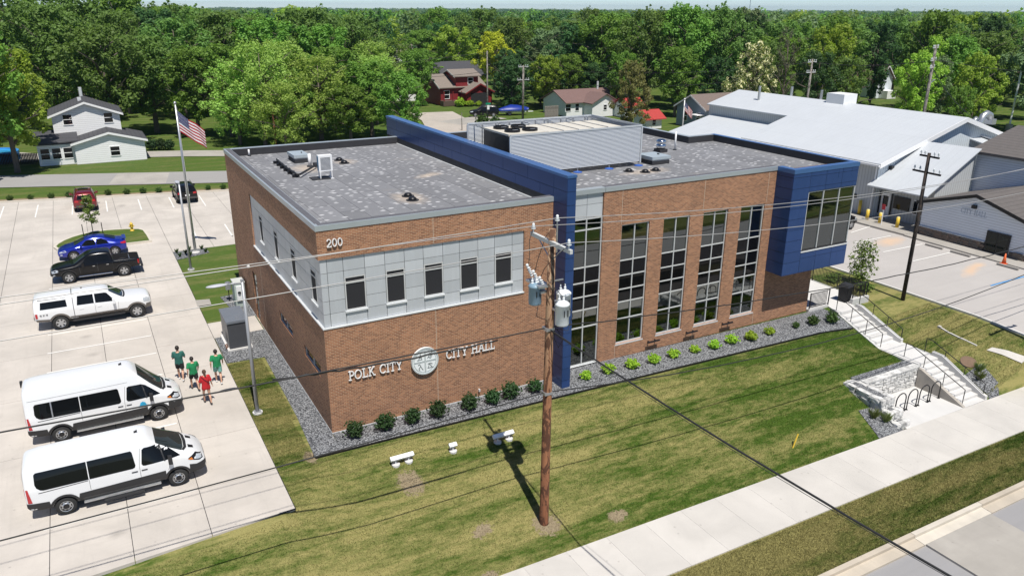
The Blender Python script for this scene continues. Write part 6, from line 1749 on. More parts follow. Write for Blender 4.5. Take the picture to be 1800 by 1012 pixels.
def catenary(p0, p1, sag, n=28, wob=0, seed=0):
    rnd = random.Random(seed); out = []
    for i in range(n+1):
        t = i/n; p = Vector(p0).lerp(Vector(p1), t); p.z -= 4*sag*t*(1-t)
        if wob and 0 < i < n: p.z += rnd.uniform(-wob,wob)
        out.append(p)
    return out
def wire(label, runs, r, mat, group=None):
    k = MB()
    pts = []
    for q in runs: pts += q if not pts else q[1:]
    k.tube(pts, r, 5)
    tag(k.build('overhead_wire', M[mat], None, True), label, 'wire', group)
zt_ = 10.5
wire('top bare wire over the pole tip along the street', [catenary((-44,PY,10.8),(PX+.26,PY,10.5),.35), catenary((PX+.26,PY,10.5),(50,PY,10.6),1.0)], .014, 'wire')
wire('bare wire on the far end of the crossarm', [catenary((-44,PY+1.12,10.7),(PX,PY+1.12,9.98),.1), catenary((PX,PY+1.12,9.98),(50,PY+1.12,10.2),1.0)], .014, 'wire')
wire('bare wire on the near end of the crossarm', [catenary((-44,PY-1.15,10.2),(PX,PY-1.15,9.97),.3), catenary((PX,PY-1.15,9.97),(50,PY-1.15,9.9),1.1)], .014, 'wire')
wire('thick twisted cable below the transformers along the street', [catenary((-44,PY,8.6),(PX,PY,6.58),.35,34,.012,1), catenary((PX,PY,6.58),(50,PY,5.9),.9,60,.02,2)], .024, 'cable')
wire('low black cable along the street above the gravel bed', [catenary((-44,PY,4.9),(PX,PY,4.06),.55,30), catenary((PX,PY,4.06),(50,PY,5.9),1.95,50,.008,3)], .022, 'cable')
wire('black service cable from the pole across the street', [catenary((PX,PY,6.55),(7.2,-25.5,6.1),.22,30,.006,4)], .030, 'cable')
wire('thin wire from the pole across the street', [catenary((PX,PY,6.5),(7.9,-25.5,5.6),.30,24)], .008, 'cable')
# lashed cable bundle hanging by the twisted cable
k = MB().tube(catenary((-3.6,PY+.02,6.80),(3.9,PY+.02,6.50),.10,30,.03,9), .03, 5); tag(k.build('cable_lashing', M['cable'], None, True), 'lashed black cable bundle crossing in front of POLK CITY', 'cable')

def pole(label, x, y, h, rad, mat, arms=(), rz=0, lean=0, name='utility_pole', lamp=False, z=0):
    t = thing(name, label, 'utility pole', (x,y,z), rz)
    MB().tube([(0,0,-.5),(0,0,h*.5),(lean,0,h)], [rad,rad*.9,rad*.75], 10).build('shaft', M[mat], t, True)
    for za, ln in arms:
        MB().box(-ln/2,ln/2,-.05,.05,za-.05,za+.05).build('crossarm', M['arm'] if mat != 'pole_dark' else M['pole_dark'], t)
        for s in (-.9,-.5,.5,.9): insulator(s*ln/2,0,za+.05,t,.8)
    if lamp:
        MB().tube([(0,0,h*.64),(.6,0,h*.68),(1.6,0,h*.70)], .05, 6).build('lamp_arm', M['steel'], t, True); MB().ball((1.85,0,h*.70),.32,.12,.07).build('lamp_head', M['steel'], t, True)
    return t
pole('dark wooden utility pole between the grass bank and east lot', 36.3,-1.05,9.25,.125,'pole_dark',((8.1,1.9),(9.05,1.3)),R(85),.05,z=-.05)
pole('dark wooden pole just beyond the right edge, casting its shadow on the bank', 37.1,-10.4,11.6,.17,'pole_dark',((10.0,2.4),),0,0,z=zs(37)-.05)
pole('thin pale pole with a street name sign by the side street', 49.1,80.8,11.0,.13,'pole_grey')
sg = thing('street_sign', 'small green street name sign on the pale pole', 'sign', (49.1,80.6,3.0)); MB().box(-.45,.45,-.1,-.06,0,.28).build('plate', m_plain('green_sign', (.0,.22,.12), .5), sg); MB().box(-.2,.2,-.1,-.06,-.75,-.1).build('lower_plate', M['white_paint'], sg)
pole('weathered pole with two crossarms behind the louvred screen', 56.0,81.7,8.6,.2,'pole_grey',((8.4,1.8),(6.4,2.2)))
pole('weathered pole with three crossarms and a lamp behind the white roof', 80.4,28.9,13.4,.19,'pole_grey',((13.1,2.2),(11.7,2.2),(10.9,1.8)),R(20),0,lamp=True)
pole('weathered pole with insulators behind the middle of the white roof', 78.1,44.2,11.1,.17,'pole_grey',((10.7,1.6),(9.4,1.7)))
pole('thin brown leaning pole in front of the trees left of the roof', 14.2,71.5,7.0,.15,'pole_brown')
lp = thing('light_pole', 'white street light pole at the far right edge', 'light pole', (116.2,38.4,0)); MB().cyl((0,0),.14,0,9.6,8).build('pole', M['white_paint'], lp); MB().box(0,2.0,-.1,.1,9.5,9.65).build('arm', M['white_paint'], lp); MB().cyl((0,0),.5,0,1.0,10).build('base', M['old_conc'], lp)
for i, (a, b, s) in enumerate([((56,81.7,8.4),(78.1,44.2,10.7),1.2),((56,81.7,6.4),(78.1,44.2,9.4),1.4),((49.1,80.8,10.8),(-20,110,9),2.0),((49.1,80.8,8.0),(30,115,7.5),1.5),((78.1,44.2,10.7),(80.4,28.9,11.7),.5),((80.4,28.9,11.8),(130,20,10),1.4),((80.4,28.9,10.9),(71,16,6.5),.8)]):
    wire(['dark wire from the twin-arm pole towards the white roof, upper one','dark wire from the twin-arm pole towards the white roof, lower one','dark wire running left from the street-sign pole','low pale wire from the street-sign pole to the red house','dark wire between two poles behind the white roof','dark wire leaving the three-arm pole to the right','dark wire from the three-arm pole to the station'][i], [catenary(a,b,s)], .03, 'cable')
pole('thin dark post beside the side street', 42.6,76.5,2.6,.07,'pole_grey',name='sign_post')
bpy.data.objects['sign_post']['category'] = 'post'

# flags
def m_flag():
    k = N('flag_cloth'); uv = k.n('UVMap'); u, v, _ = k.sep(uv.outputs[0])
    st = k.math('FLOOR', k.math('MULTIPLY', v, 13)); red = k.math('LESS_THAN', k.math('FRACT', k.math('MULTIPLY', st, .5)), .25)
    col = k.mix(red, (.78,.77,.76), (.42,.015,.03))
    can = k.math('MULTIPLY', k.math('LESS_THAN', u, .4), k.math('GREATER_THAN', v, 6/13))
    q = k.n('TexVoronoi'); q.inputs['Randomness'].default_value = 0; q.inputs['Scale'].default_value = 1
    k.l(k.comb(k.math('MULTIPLY', u, 22), k.math('MULTIPLY', v, 15), 0), q.inputs['Vector'])
    star = k.math('LESS_THAN', q.outputs['Distance'], .22)
    col = k.mix(can, col, k.mix(star, (.012,.02,.12), (.75,.75,.77)))
    k.color(col).set(.8)
    tl = k.n('BsdfTranslucent'); k.l(col, tl.inputs[0]); mx = k.n('MixShader'); mx.inputs[0].default_value = .25
    k.l(k.b.outputs[0], mx.inputs[1]); k.l(tl.outputs[0], mx.inputs[2]); k.l(mx.outputs[0], k.out.inputs[0])
    return k.mat
FL = m_flag()
def flag_mesh(w, h, drop, dirx, diry, nu=22, nv=12):
    vs = []; fs = []; uvs = []
    for j in range(nv+1):
        for i in range(nu+1):
            u, v = i/nu, j/nv
            s = u*w*(1-drop*.45)
            wv = .10*math.sin(u*9+v*1.5)*u**.5+.05*math.sin(u*17+v*4)*u
            vs.append((dirx*s-diry*wv, diry*s+dirx*wv, v*h*(1-.12*u)-drop*w*u*.85-.05*math.sin(u*6)*v)); uvs.append((u,v))
    for j in range(nv):
        for i in range(nu): fs.append((j*(nu+1)+i, j*(nu+1)+i+1, (j+1)*(nu+1)+i+1, (j+1)*(nu+1)+i))
    me = bpy.data.meshes.new('flag'); me.from_pydata(vs, [], fs); l = me.uv_layers.new(name='UVMap')
    for p in me.polygons:
        p.use_smooth = True
        for li in p.loop_indices: l.data[li].uv = uvs[me.loops[li].vertex_index]
    me.materials.append(FL); return me
fp = thing('flagpole', 'tall silver flagpole in the gravel planter west of the hall', 'flagpole', (-1.26,30.2,0))
MB().tube([(0,0,0),(0,0,6),(0,0,10.75)], [.10,.085,.05], 12).build('pole', M['steel'], fp, True)
MB().lathe((0,0,0), [(.3,-.05),(.3,.06),(.16,.10),(.14,.16)], 16).build('collar', M['white_conc'], fp); MB().ball((0,0,10.83),.1).build('finial', M['steel'], fp, True); MB().tube([(.08,-.08,1.2),(.07,-.06,10.6)], .008, 4).build('halyard', M['white_paint'], fp)
fl = mk('flag', flag_mesh(2.3,1.45,.62,.93,-.36), None, None, (-1.18,30.15,8.85)); tag(fl, 'american flag drooping from the tall silver flagpole', 'flag')
fp2 = thing('flagpole', 'white flagpole between the roof and the blue house', 'flagpole', (70.6,59.8,0)); MB().tube([(0,0,0),(0,0,4.75)], [.10,.07], 8).build('pole', M['white_paint'], fp2, True); MB().ball((0,0,4.82),.13).build('finial', M['white_paint'], fp2, True)
fl2 = mk('flag', flag_mesh(1.9,1.3,.8,.9,-.4), None, None, (70.68,59.75,3.2)); tag(fl2, 'small american flag beside the blue-grey house', 'flag')

# hydrant and cone
hy = thing('fire_hydrant', 'yellow fire hydrant on the grass island', 'hydrant', (-4.9,38.4,.125))
k = MB().lathe((0,0,0), [(.17,0),(.17,.05),(.11,.07),(.11,.50),(.14,.52),(.14,.56),(.11,.62),(.05,.68),(.03,.74)], 14); k.build('barrel', M['yellow'], hy, True)
for a in (0,math.pi,-math.pi/2): MB().tube([(.08*math.cos(a),.08*math.sin(a),.40),(.2*math.cos(a),.2*math.sin(a),.40)], .06, 8).build('nozzle', M['yellow'], hy)
cn = thing('traffic_cone', 'orange traffic cone beside the old hall door', 'cone', (49.2,.15,.06)); MB().lathe((0,0,.03), [(.16,0),(.03,.72)], 14).build('cone', M['orange'], cn, True); MB().box(-.2,.2,-.2,.2,0,.03).build('base', M['orange'], cn)
# ------------------------------------------------------------------ neighbouring buildings
def gable(parent, x0, x1, y0, y1, z0, h, rh, ridge, wall_m, roof_m, over=.35, th=.14, trim=None):
    """gabled block; ridge 'x' or 'y' is the ridge direction"""
    k = MB()
    zt = z0+h
    if ridge == 'y':
        xm = (x0+x1)/2
        k.add([(x0,y0,z0),(x1,y0,z0),(x1,y0,zt),(xm,y0,zt+rh),(x0,y0,zt),(x0,y1,z0),(x1,y1,z0),(x1,y1,zt),(xm,y1,zt+rh),(x0,y1,zt)],
              [(0,1,2,3,4),(9,8,7,6,5),(0,5,6,1),(1,6,7,2),(0,4,9,5)])
    else:
        ym = (y0+y1)/2
        k.add([(x0,y0,z0),(x0,y1,z0),(x0,y1,zt),(x0,ym,zt+rh),(x0,y0,zt),(x1,y0,z0),(x1,y1,z0),(x1,y1,zt),(x1,ym,zt+rh),(x1,y0,zt)],
              [(0,1,2,3,4),(9,8,7,6,5),(0,5,6,1),(1,6,7,2),(0,4,9,5)])
    w = k.build('wall', M[wall_m], parent)
    half = (x1-x0)/2 if ridge == 'y' else (y1-y0)/2; sl = rh/half; e = over
    for s in (-1,1):
        k = MB()
        if ridge == 'y':
            xm = (x0+x1)/2; xe = xm+s*(half+e); ze = zt-sl*e+.02; zr = zt+rh+.02
            pts = [(xm,y0-e,zr),(xm,y1+e,zr),(xe,y1+e,ze),(xe,y0-e,ze)]
        else:
            ym = (y0+y1)/2; ye = ym+s*(half+e); ze = zt-sl*e+.02; zr = zt+rh+.02
            pts = [(x0-e,ym,zr),(x1+e,ym,zr),(x1+e,ye,ze),(x0-e,ye,ze)]
        k.add([(a,b,c+th) for a,b,c in pts]+[(a,b,c) for a,b,c in pts], [(0,1,2,3),(7,6,5,4),(0,4,5,1),(1,5,6,2),(2,6,7,3),(3,7,4,0)])
        k.build('roof', M[roof_m], parent)
        if trim:
            k = MB()
            for yy in ((y0-e-.03,y0-e-.001) if ridge == 'y' else (x0-e-.03,x0-e-.001),):
                a, b = pts[0], pts[3]
                if ridge == 'y': k.add([(a[0],yy[0],a[2]-.12),(b[0],yy[0],b[2]-.12),(b[0],yy[0],b[2]+.12),(a[0],yy[0],a[2]+.12),(a[0],yy[1],a[2]-.12),(b[0],yy[1],b[2]-.12),(b[0],yy[1],b[2]+.12),(a[0],yy[1],a[2]+.12)], [(0,1,2,3),(7,6,5,4),(0,4,5,1),(2,6,7,3),(1,5,6,2),(3,7,4,0)])
                else: k.add([(yy[0],a[1],a[2]-.12),(yy[0],b[1],b[2]-.12),(yy[0],b[1],b[2]+.12),(yy[0],a[1],a[2]+.12),(yy[1],a[1],a[2]-.12),(yy[1],b[1],b[2]-.12),(yy[1],b[1],b[2]+.12),(yy[1],a[1],a[2]+.12)], [(0,1,2,3),(7,6,5,4),(0,4,5,1),(2,6,7,3),(1,5,6,2),(3,7,4,0)])
            k.build('bargeboard', M[trim], parent)
    return w
def hwin(parent, axis, c, a, z, w, h, sign=-1, fm='white_paint'):
    """small house window standing proud of the wall plane c"""
    o = .05*sign
    B = (lambda k, p, q, d0, d1, r, s: k.box(p,q,min(c+d0,c+d1),max(c+d0,c+d1),r,s)) if axis == 'y' else (lambda k, p, q, d0, d1, r, s: k.box(min(c+d0,c+d1),max(c+d0,c+d1),p,q,r,s))
    k = MB(); f = .09
    B(k,a-w/2-f,a-w/2,0,o,z-f,z+h+f); B(k,a+w/2,a+w/2+f,0,o,z-f,z+h+f); B(k,a-w/2,a+w/2,0,o,z+h,z+h+f); B(k,a-w/2,a+w/2,0,o*1.4,z-f,z); B(k,a-w/2,a+w/2,0,o,z+h*.48,z+h*.54)
    wn = k.build('window', M[fm], parent)
    k = MB(); B(k,a-w/2,a+w/2,0,o*.4,z,z+h*.48); k.build('pane', M['carglass'], wn); k = MB(); B(k,a-w/2,a+w/2,0,o*.5,z+h*.54,z+h); k.build('pane', M['carglass'], wn)

# white house on the left
wh = thing('white_house', 'white two-storey house with dark roof on the far left', 'house', (0,0,0))
gable(wh,-8.1,-.75,72.5,79,0,2.35,1.0,'y','siding_white','shingle_dark',.35,.12,'white_paint')
gable(wh,-9.9,-2.75,77,84.5,0,5.05,1.35,'y','siding_white','shingle_dark',.4,.12,'white_paint')
k = MB().box(-11.8,-8.101,73.1,78.5,0,2.3); k.build('wall', M['siding_white'], wh)
k = MB().add([(-12.1,72.8,2.35),(-7.6,72.8,2.55),(-7.6,78.8,3.2),(-12.1,78.8,3.0),(-12.1,72.8,2.48),(-7.6,72.8,2.68),(-7.6,78.8,3.33),(-12.1,78.8,3.13)], [(3,2,1,0),(4,5,6,7),(0,1,5,4),(1,2,6,5),(2,3,7,6),(3,0,4,7)]); k.build('roof', M['shingle_dark'], wh)
hwin(wh,'y',72.5,-4.0,.75,.95,1.0); 
for x_ in (-11.1,-9.95,-8.8): hwin(wh,'y',73.1,x_,.75,.85,1.15)
hwin(wh,'y',77,-8.3,4.0,.9,1.1); hwin(wh,'y',77,-4.0,4.0,.9,1.1)
for y_ in (79.5,80.6,81.6): MB().box(-6.9,-6.5,y_,y_+.35,6.35,6.6).build('roof_vent', M['sill'], wh)
MB().cyl((-6.4,84),.2,6.3,7.6,8).build('flue', M['sill'], wh)
fe = thing('picket_fence', 'dark picket fence beside the white house', 'fence', (0,0,0))
me = MB().box(-.06,.06,-.012,.012,.1,1.35).mesh('picket'); me.materials.append(m_plain('dark_stained_wood', (.03,.022,.018), .85))
for i in range(60): mk('picket', me, None, fe, (-12.0-.155*i, 74.4+.32*.155*i, 0))
for z_ in (.35,1.1): MB().tube([(-12,74.44,z_),(-21.3,77.4,z_)], .03, 4).build('rail', me.materials[0], fe)
po = thing('swimming_pool', 'bright blue above-ground pool behind the picket fence', 'pool', (-16.6,79.6,0)); MB().lathe((0,0,0), [(2.7,0),(2.7,1.1),(2.5,1.12),(2.45,.95)], 28).build('wall', m_plain('blue_pool_wall', (.03,.22,.55), .5), po); MB().lathe((0,0,.9), [(2.44,0),(2.44,.06)], 28).build('water', m_plain('pool_water', (.04,.32,.60), .1), po)

# red house beyond the side street
rh_ = thing('red_house', 'dark red house with brown gabled roofs beyond the side street', 'house', (0,0,0))
gable(rh_,52.6,61.5,106.5,115,0,3.3,1.9,'x','siding_red','shingle_tan',.5,.15,'white_paint')
gable(rh_,55.6,60.2,106.2,112,3.2,2.0,.9,'x','siding_red','shingle_tan',.5,.15,'white_paint')
gable(rh_,56.6,61.8,103.6,106.4,0,2.5,1.4,'y','siding_red','shingle_tan',.5,.15,'siding_red')
hwin(rh_,'y',106.2,58.6,3.7,1.0,1.1); hwin(rh_,'y',106.5,53.8,1.2,1.0,1.4); MB().box(57.4,61.0,103.5,103.55,0,2.3).build('porch_shade_panel', M['dark_gap'], rh_)  # dark panel on the porch front stands in for the shade inside
MB().box(52.4,56.4,104.9,106.45,.0,.9).build('deck', m_plain('deck_wood', (.09,.06,.045), .8), rh_)
for x_ in (52.6,54.4,56.2): MB().box(x_-.08,x_+.08,104.95,105.1,.9,2.6).build('porch_post', M['siding_red'], rh_)
# white house with maroon roof
bh = thing('small_house', 'low white house with maroon roof behind the louvred screen', 'house', (0,0,0))
gable(bh,64.9,76.5,82.5,90,0,2.3,1.6,'x','siding_white','shingle_maroon',.4,.14)
gable(bh,68.4,73.6,80,84,0,2.3,1.35,'y','siding_white','shingle_maroon',.4,.14)
hwin(bh,'y',82.5,65.2,.9,1.0,1.1); hwin(bh,'y',82.5,67,.9,.7,1.1); hwin(bh,'y',80,71,1.1,.6,.8); hwin(bh,'y',82.5,75,.9,.9,1.0)
MB().cyl((73.5,86),.18,3.5,5.2,8).build('flue', M['sill'], bh)
fe2 = thing('board_fence', 'grey board fence left of the maroon-roofed house', 'fence', (0,0,0))
me = MB().box(-.14,.14,-.02,.02,0,1.9).mesh('board'); me.materials.append(M['pole_grey'])
for i in range(9): mk('board', me, None, fe2, (61.0+.3*i, 82.9, 0))
sh = thing('red_roof_shed', 'small pale shed with bright red roof', 'shed', (0,0,0)); gable(sh,67.6,70.6,64.6,67.6,0,1.7,.9,'x','siding_white','shingle_red',.5,.12); hwin(sh,'y',64.6,69.1,.6,.6,.8)
sh2 = thing('red_roof_shed', 'low red-roofed porch right of the maroon-roofed house', 'shed', (0,0,0)); gable(sh2,72.9,76.6,77,80,0,1.9,1.0,'x','siding_white','shingle_red',.4,.12)
# blue-grey house
bl_ = thing('blue_house', 'blue-grey house with brown roof beside the far flag', 'house', (0,0,0))
gable(bl_,75.4,85.5,60.3,66.9,0,3.0,1.75,'x','siding_blue','tan_roof',.4,.14,'white_paint')
hwin(bl_,'x',75.4,61.9,.9,.75,1.4); hwin(bl_,'x',75.4,64.8,.9,.75,1.4); hwin(bl_,'y',60.3,79.0,.9,.9,1.3); hwin(bl_,'y',60.3,82.5,.9,.9,1.3)
MB().box(73.9,75.38,60.6,62.2,2.1,2.2).build('awning', M['white_paint'], bl_)
# small houses half hidden in the trees
fh = thing('tree_house', 'tall pale narrow house in a gap of the trees at right', 'house', (0,0,0)); gable(fh,137.8,142.3,78,84,0,4.0,2.4,'y','siding_hall','shingle_maroon',.5,.15,'white_paint'); MB().box(138.6,141.4,76,78,0,1.6).build('porch', M['white_paint'], fh); MB().box(139.8,140.3,77.94,77.99,4.4,5.0).build('window', M['carglass'], fh)
g2 = thing('distant_house', 'pale house with tan roof and white dormer far among trees', 'house', (0,0,0)); gable(g2,84,98,222,230,0,3.4,2.2,'x','siding_white','shingle_tan',.5,.15); gable(g2,92,95.5,219.5,224,2.2,1.6,1.6,'y','siding_white','shingle_tan',.4,.15,'white_paint')
g3 = thing('distant_house', 'distant brick house with dark roof right of the yellow tree', 'house', (0,0,0)); gable(g3,95,103,168,175,0,4.2,3.0,'y','siding_red','shingle_dark',.5,.15,'white_paint'); gable(g3,92,104,164,168,0,3.0,2.0,'x','siding_hall','shingle_dark',.5,.15)
g4 = thing('distant_house', 'grey house behind the red house', 'house', (0,0,0)); gable(g4,62,72,128,136,0,3.6,2.4,'x','siding_hall','shingle_dark',.5,.15); hwin(g4,'y',128,63.5,1.5,1.2,1.6)
g5 = thing('garage', 'white low garage left of the red house', 'garage', (0,0,0)); gable(g5,44.5,51.5,116,122,0,2.2,1.0,'x','siding_white','shingle_tan',.4,.15)

# fire station: long white metal building
fs = thing('fire_station', 'long white metal fire station with low white gable roof', 'building', (0,0,0))
fx0, fx1, fy0, fy1, fy2 = 52.2, 71.6, 13.5, 29.3, 41.5
xr, ze, zr_ = 62.9, 4.85, 7.95
k = MB().add([(fx0,fy0,0),(fx1,fy0,0),(fx1,fy0,5.2),(xr,fy0,zr_-.1),(fx0,fy0,ze-.1)], [(0,1,2,3,4)]); k.build('gable_wall', M['metal_wall'], fs)
MB().quad((fx0,fy0,0),(fx0,fy1,0),(fx0,fy1,ze-.1),(fx0,fy0,ze-.1)).quad((fx0,fy1,0),(xr,fy1,0),(xr,fy1,zr_-.15),(fx0,fy1,ze-.15)).quad((fx1,fy0,0),(fx1,fy2,0),(fx1,fy2,5.2),(fx1,fy0,5.2)).build('side_wall', M['metal_wall_grey'], fs)
def slope(pts, th, m, nm='roof'):
    MB().add([(a,b,c+th) for a,b,c in pts]+[(a,b,c) for a,b,c in pts], [(0,1,2,3),(7,6,5,4),(0,4,5,1),(1,5,6,2),(2,6,7,3),(3,7,4,0)]).build(nm, M[m], fs)
sL = (zr_-ze)/(xr-fx0)
slope([(xr-.001,fy0-.45,zr_),(xr-.001,fy1,zr_),(fx0-.5,fy1,ze-.5*sL),(fx0-.5,fy0-.45,ze-.5*sL)], .12, 'white_roof')
slope([(xr,fy0-.45,zr_),(xr,fy2,zr_),(fx1+.4,fy2,5.3),(fx1+.4,fy0-.45,5.3)], .12, 'white_roof')
xm_ = 58.4; zm = zr_-(xr-xm_)*sL
slope([(xr-.001,fy1+.001,zr_),(xr-.001,fy2,zr_),(xm_-.4,fy2,zm-.4*sL),(xm_-.4,fy1+.001,zm-.4*sL)], .12, 'white_roof')
MB().quad((xm_,fy1,4),(xm_,fy2,4),(xm_,fy2,zm),(xm_,fy1,zm)).build('clerestory_wall', M['metal_wall_grey'], fs)
slope([(xm_+.02,fy1+.02,5.35),(xm_+.02,fy2-.5,5.35),(fx0-.2,fy2-.5,3.75),(fx0-.2,fy1+.02,3.75)], .12, 'white_roof')
MB().quad((fx0,fy1,0),(fx0,fy2-.6,0),(fx0,fy2-.6,3.75),(fx0,fy1,3.75)).quad((fx0,fy2-.6,0),(fx1,fy2-.6,0),(fx1,fy2-.6,5.2),(fx0,fy2-.6,3.7)).build('side_wall', M['metal_wall_grey'], fs)
MB().box(fx0-.66,fx0-.51,fy0-.45,fy1+.2,ze-.28,ze-.12).build('gutter', M['white_paint'], fs)
for s, a, b in ((0,fx0-.5,ze-.5*sL),(1,fx1+.4,5.3)):
    k = MB().add([(xr,fy0-.50,zr_-.28),(a,fy0-.50,b-.28),(a,fy0-.50,b+.13),(xr,fy0-.50,zr_+.13),(xr,fy0-.452,zr_-.28),(a,fy0-.452,b-.28),(a,fy0-.452,b+.13),(xr,fy0-.452,zr_+.13)], [(0,1,2,3),(7,6,5,4),(0,4,5,1),(2,6,7,3),(1,5,6,2),(3,7,4,0)]); k.build('bargeboard', M['white_paint'], fs)
MB().box(62.3,64.3,26,28.2,7.7,8.9).build('roof_fan_house', M['white_paint'], fs)
for x_, y_ in ((60.8,36.2),(63.5,34),(63.4,29.8)): MB().cyl((x_,y_),.14,6.9,9.0,8).build('roof_flue', M['steel'], fs)
for x_, z_ in ((53.7,4.15),(56.2,4.25)): MB().box(x_-.18,x_+.18,fy0-.3,fy0-.01,z_,z_+.3).build('flood_lamp', M['black_metal'], fs)
MB().box(fx0+1.1,fx0+1.15,0,0,0,0).build('downpipe', M['white_paint'], fs) if False else MB().box(fx0-.1,fx0-.01,fy0+.1,fy0+.2,.1,4.5).build('downpipe', M['white_paint'], fs)
MB().tube([(67.6,14.6,6.2),(67.6,14.6,7.2),(67.85,14.6,7.75),(68.4,14.6,7.95),(68.95,14.6,7.75),(69.15,14.6,7.3)], .3, 12).build('exhaust_duct', M['steel'], fs, True); MB().box(68.85,69.5,14.2,15.0,6.9,7.4).build('duct_hood', M['steel'], fs)
MB().tube([(66.6,14.6,6.6),(66.6,14.6,7.45),(66.85,14.6,7.6)], .2, 10).build('exhaust_duct', M['steel'], fs, True)
slope([(66.2,fy0-.02,6.1),(71.8,fy0-.02,4.6),(71.8,fy0-3.6,4.3),(66.2,fy0-3.6,5.6)], .12, 'white_roof', 'canopy_roof')
slope([(64.6,fy0-.02,5.9),(66.19,fy0-.02,5.9),(66.19,fy0-3.0,5.3),(64.6,fy0-3.0,5.3)], .1, 'white_roof', 'canopy_roof')
# office wing with lean-to roof
slope([(57.6,fy0-.03,6.2),(51.4,fy0+.3,2.85),(51.4,8.2,2.95),(57.6,8.2,6.3)], .1, 'white_roof', 'office_roof')
MB().quad((53,8.6,0),(53,fy0,0),(53,fy0,3.6),(53,8.6,3.6)).quad((53,8.6,0),(57.6,8.6,0),(57.6,8.6,6.2),(53,8.6,3.5)).build('office_wall', M['metal_wall_grey'], fs)
d_ = MB().box(52.93,52.99,12.4,13.3,.1,2.2).build('door', M['white_paint'], fs); MB().box(52.91,52.925,12.6,13.1,1.1,2.0).build('pane', M['carglass'], d_)
for y_ in (12.25,13.42): MB().box(52.9,52.95,y_-.06,y_+.06,.4,2.3).build('shutter', M['black_metal'], fs)
for y_ in (11.3,):
    MB().box(52.9,52.95,y_-.75,y_+.75,1.1,2.2).build('notice_board', M['carglass'], fs)
wn = MB().box(52.9,52.95,8.9,10.2,.95,2.2).build('window', M['white_paint'], fs)
for y_ in (9.1,9.55,10.0): MB().box(52.88,52.895,y_-.18,y_+.18,1.05,2.1).build('pane', M['carglass'], wn)
MB().box(fx0-.06,fx0-.01,15.2,16.1,1.4,1.75).build('lettered_plate', M['black_metal'], fs)
for y_, l_ in ((14.5,'tall yellow bollard at the corner of the fire station'),(12.9,'yellow bollard on the station walk, farthest of three'),(11.65,'yellow bollard on the station walk, middle of three'),(10.0,'yellow bollard on the station walk, nearest of three')):
    tall = y_ > 14; xx = 51.9 if tall else 50.9
    b = thing('bollard', l_, 'bollard', (xx,y_,.13)); MB().cyl((0,0),.14,0,1.25 if tall else .85,12).build('post', M['yellow'], b, True); MB().ball((0,0,1.25 if tall else .85),.14,.14,.06,12,6).build('cap', m_plain('pale_yellow_cap', (.7,.6,.25), .5) if 'pale_yellow_cap' not in bpy.data.materials else bpy.data.materials['pale_yellow_cap'], b, True)
hs = thing('parking_sign', 'small red sign on a white post by the yellow bollards', 'sign', (50.5,11.2,.13)); MB().cyl((0,0),.04,0,1.7,8).build('post', M['white_paint'], hs); MB().box(-.05,-.02,-.15,.15,1.3,1.75).build('plate', m_plain('red_sign', (.4,.02,.03), .5), hs)
for i, (ya, yb) in enumerate(((4.5,5.9),(2.35,3.85),(-1.15,.35))):
    ws = MB().box(-.09,.09,0,yb-ya,0,.13).build('wheel_stop', M['old_conc'], None, False, (48.75,ya,.0)); tag(ws, ['grey wheel stop before the stone wall, farthest of three','grey wheel stop before the stone wall, middle of three','grey wheel stop beside the orange cone'][i], 'wheel stop')

# old city hall
oh = thing('old_hall', 'pale blue sided old city hall with brown shingle gable roof', 'building', (0,0,0))
k = MB().add([(51,8.1,-.4),(51,-.6,-.8),(51,-.6,2.75),(51,3.85,4.05),(51,8.1,2.75)], [(0,1,2,3,4)]); k.build('gable_wall', M['siding_hall'], oh)
MB().quad((51,8.1,-.4),(60,8.1,-.4),(60,8.1,2.75),(51,8.1,2.75)).quad((51,-.6,-.8),(60,-.6,-.8),(60,-.6,2.75),(51,-.6,2.75)).build('side_wall', M['siding_hall'], oh)
def oslope(pts, m='shingle_brown', th=.14, nm='roof'):
    MB().add([(a,b,c+th) for a,b,c in pts]+[(a,b,c) for a,b,c in pts], [(0,1,2,3),(7,6,5,4),(0,4,5,1),(1,5,6,2),(2,6,7,3),(3,7,4,0)]).build(nm, M[m], oh)
oslope([(50.6,3.85,4.07),(62,3.85,4.07),(62,8.5,2.62),(50.6,8.5,2.62)]); oslope([(50.6,3.849,4.07),(62,3.849,4.07),(62,-1.1,2.58),(50.6,-1.1,2.58)])
MB().add([(50.57,3.85,3.95),(50.57,8.5,2.5),(50.57,8.5,2.76),(50.57,3.85,4.21),(50.598,3.85,3.95),(50.598,8.5,2.5),(50.598,8.5,2.76),(50.598,3.85,4.21)], [(0,1,2,3),(7,6,5,4),(0,4,5,1),(2,6,7,3),(1,5,6,2),(3,7,4,0)]).build('bargeboard', M['black_metal'], oh)
MB().add([(50.57,3.85,3.95),(50.57,-1.1,2.46),(50.57,-1.1,2.72),(50.57,3.85,4.21),(50.598,3.85,3.95),(50.598,-1.1,2.46),(50.598,-1.1,2.72),(50.598,3.85,4.21)], [(0,1,2,3),(7,6,5,4),(0,4,5,1),(2,6,7,3),(1,5,6,2),(3,7,4,0)]).build('bargeboard', M['black_metal'], oh)
# upper block
MB().box(58,72,-2,8.7,2,5.95).build('upper_wall', M['siding_hall'], oh)
oslope([(57.5,9.2,5.95),(57.5,-3,5.95),(64,-3,7.6),(64,9.2,7.6)],'shingle_brown',.2,'upper_roof'); oslope([(72.5,9.2,5.95),(72.5,-3,5.95),(64.01,-3,7.6),(64.01,9.2,7.6)],'shingle_brown',.2,'upper_roof')
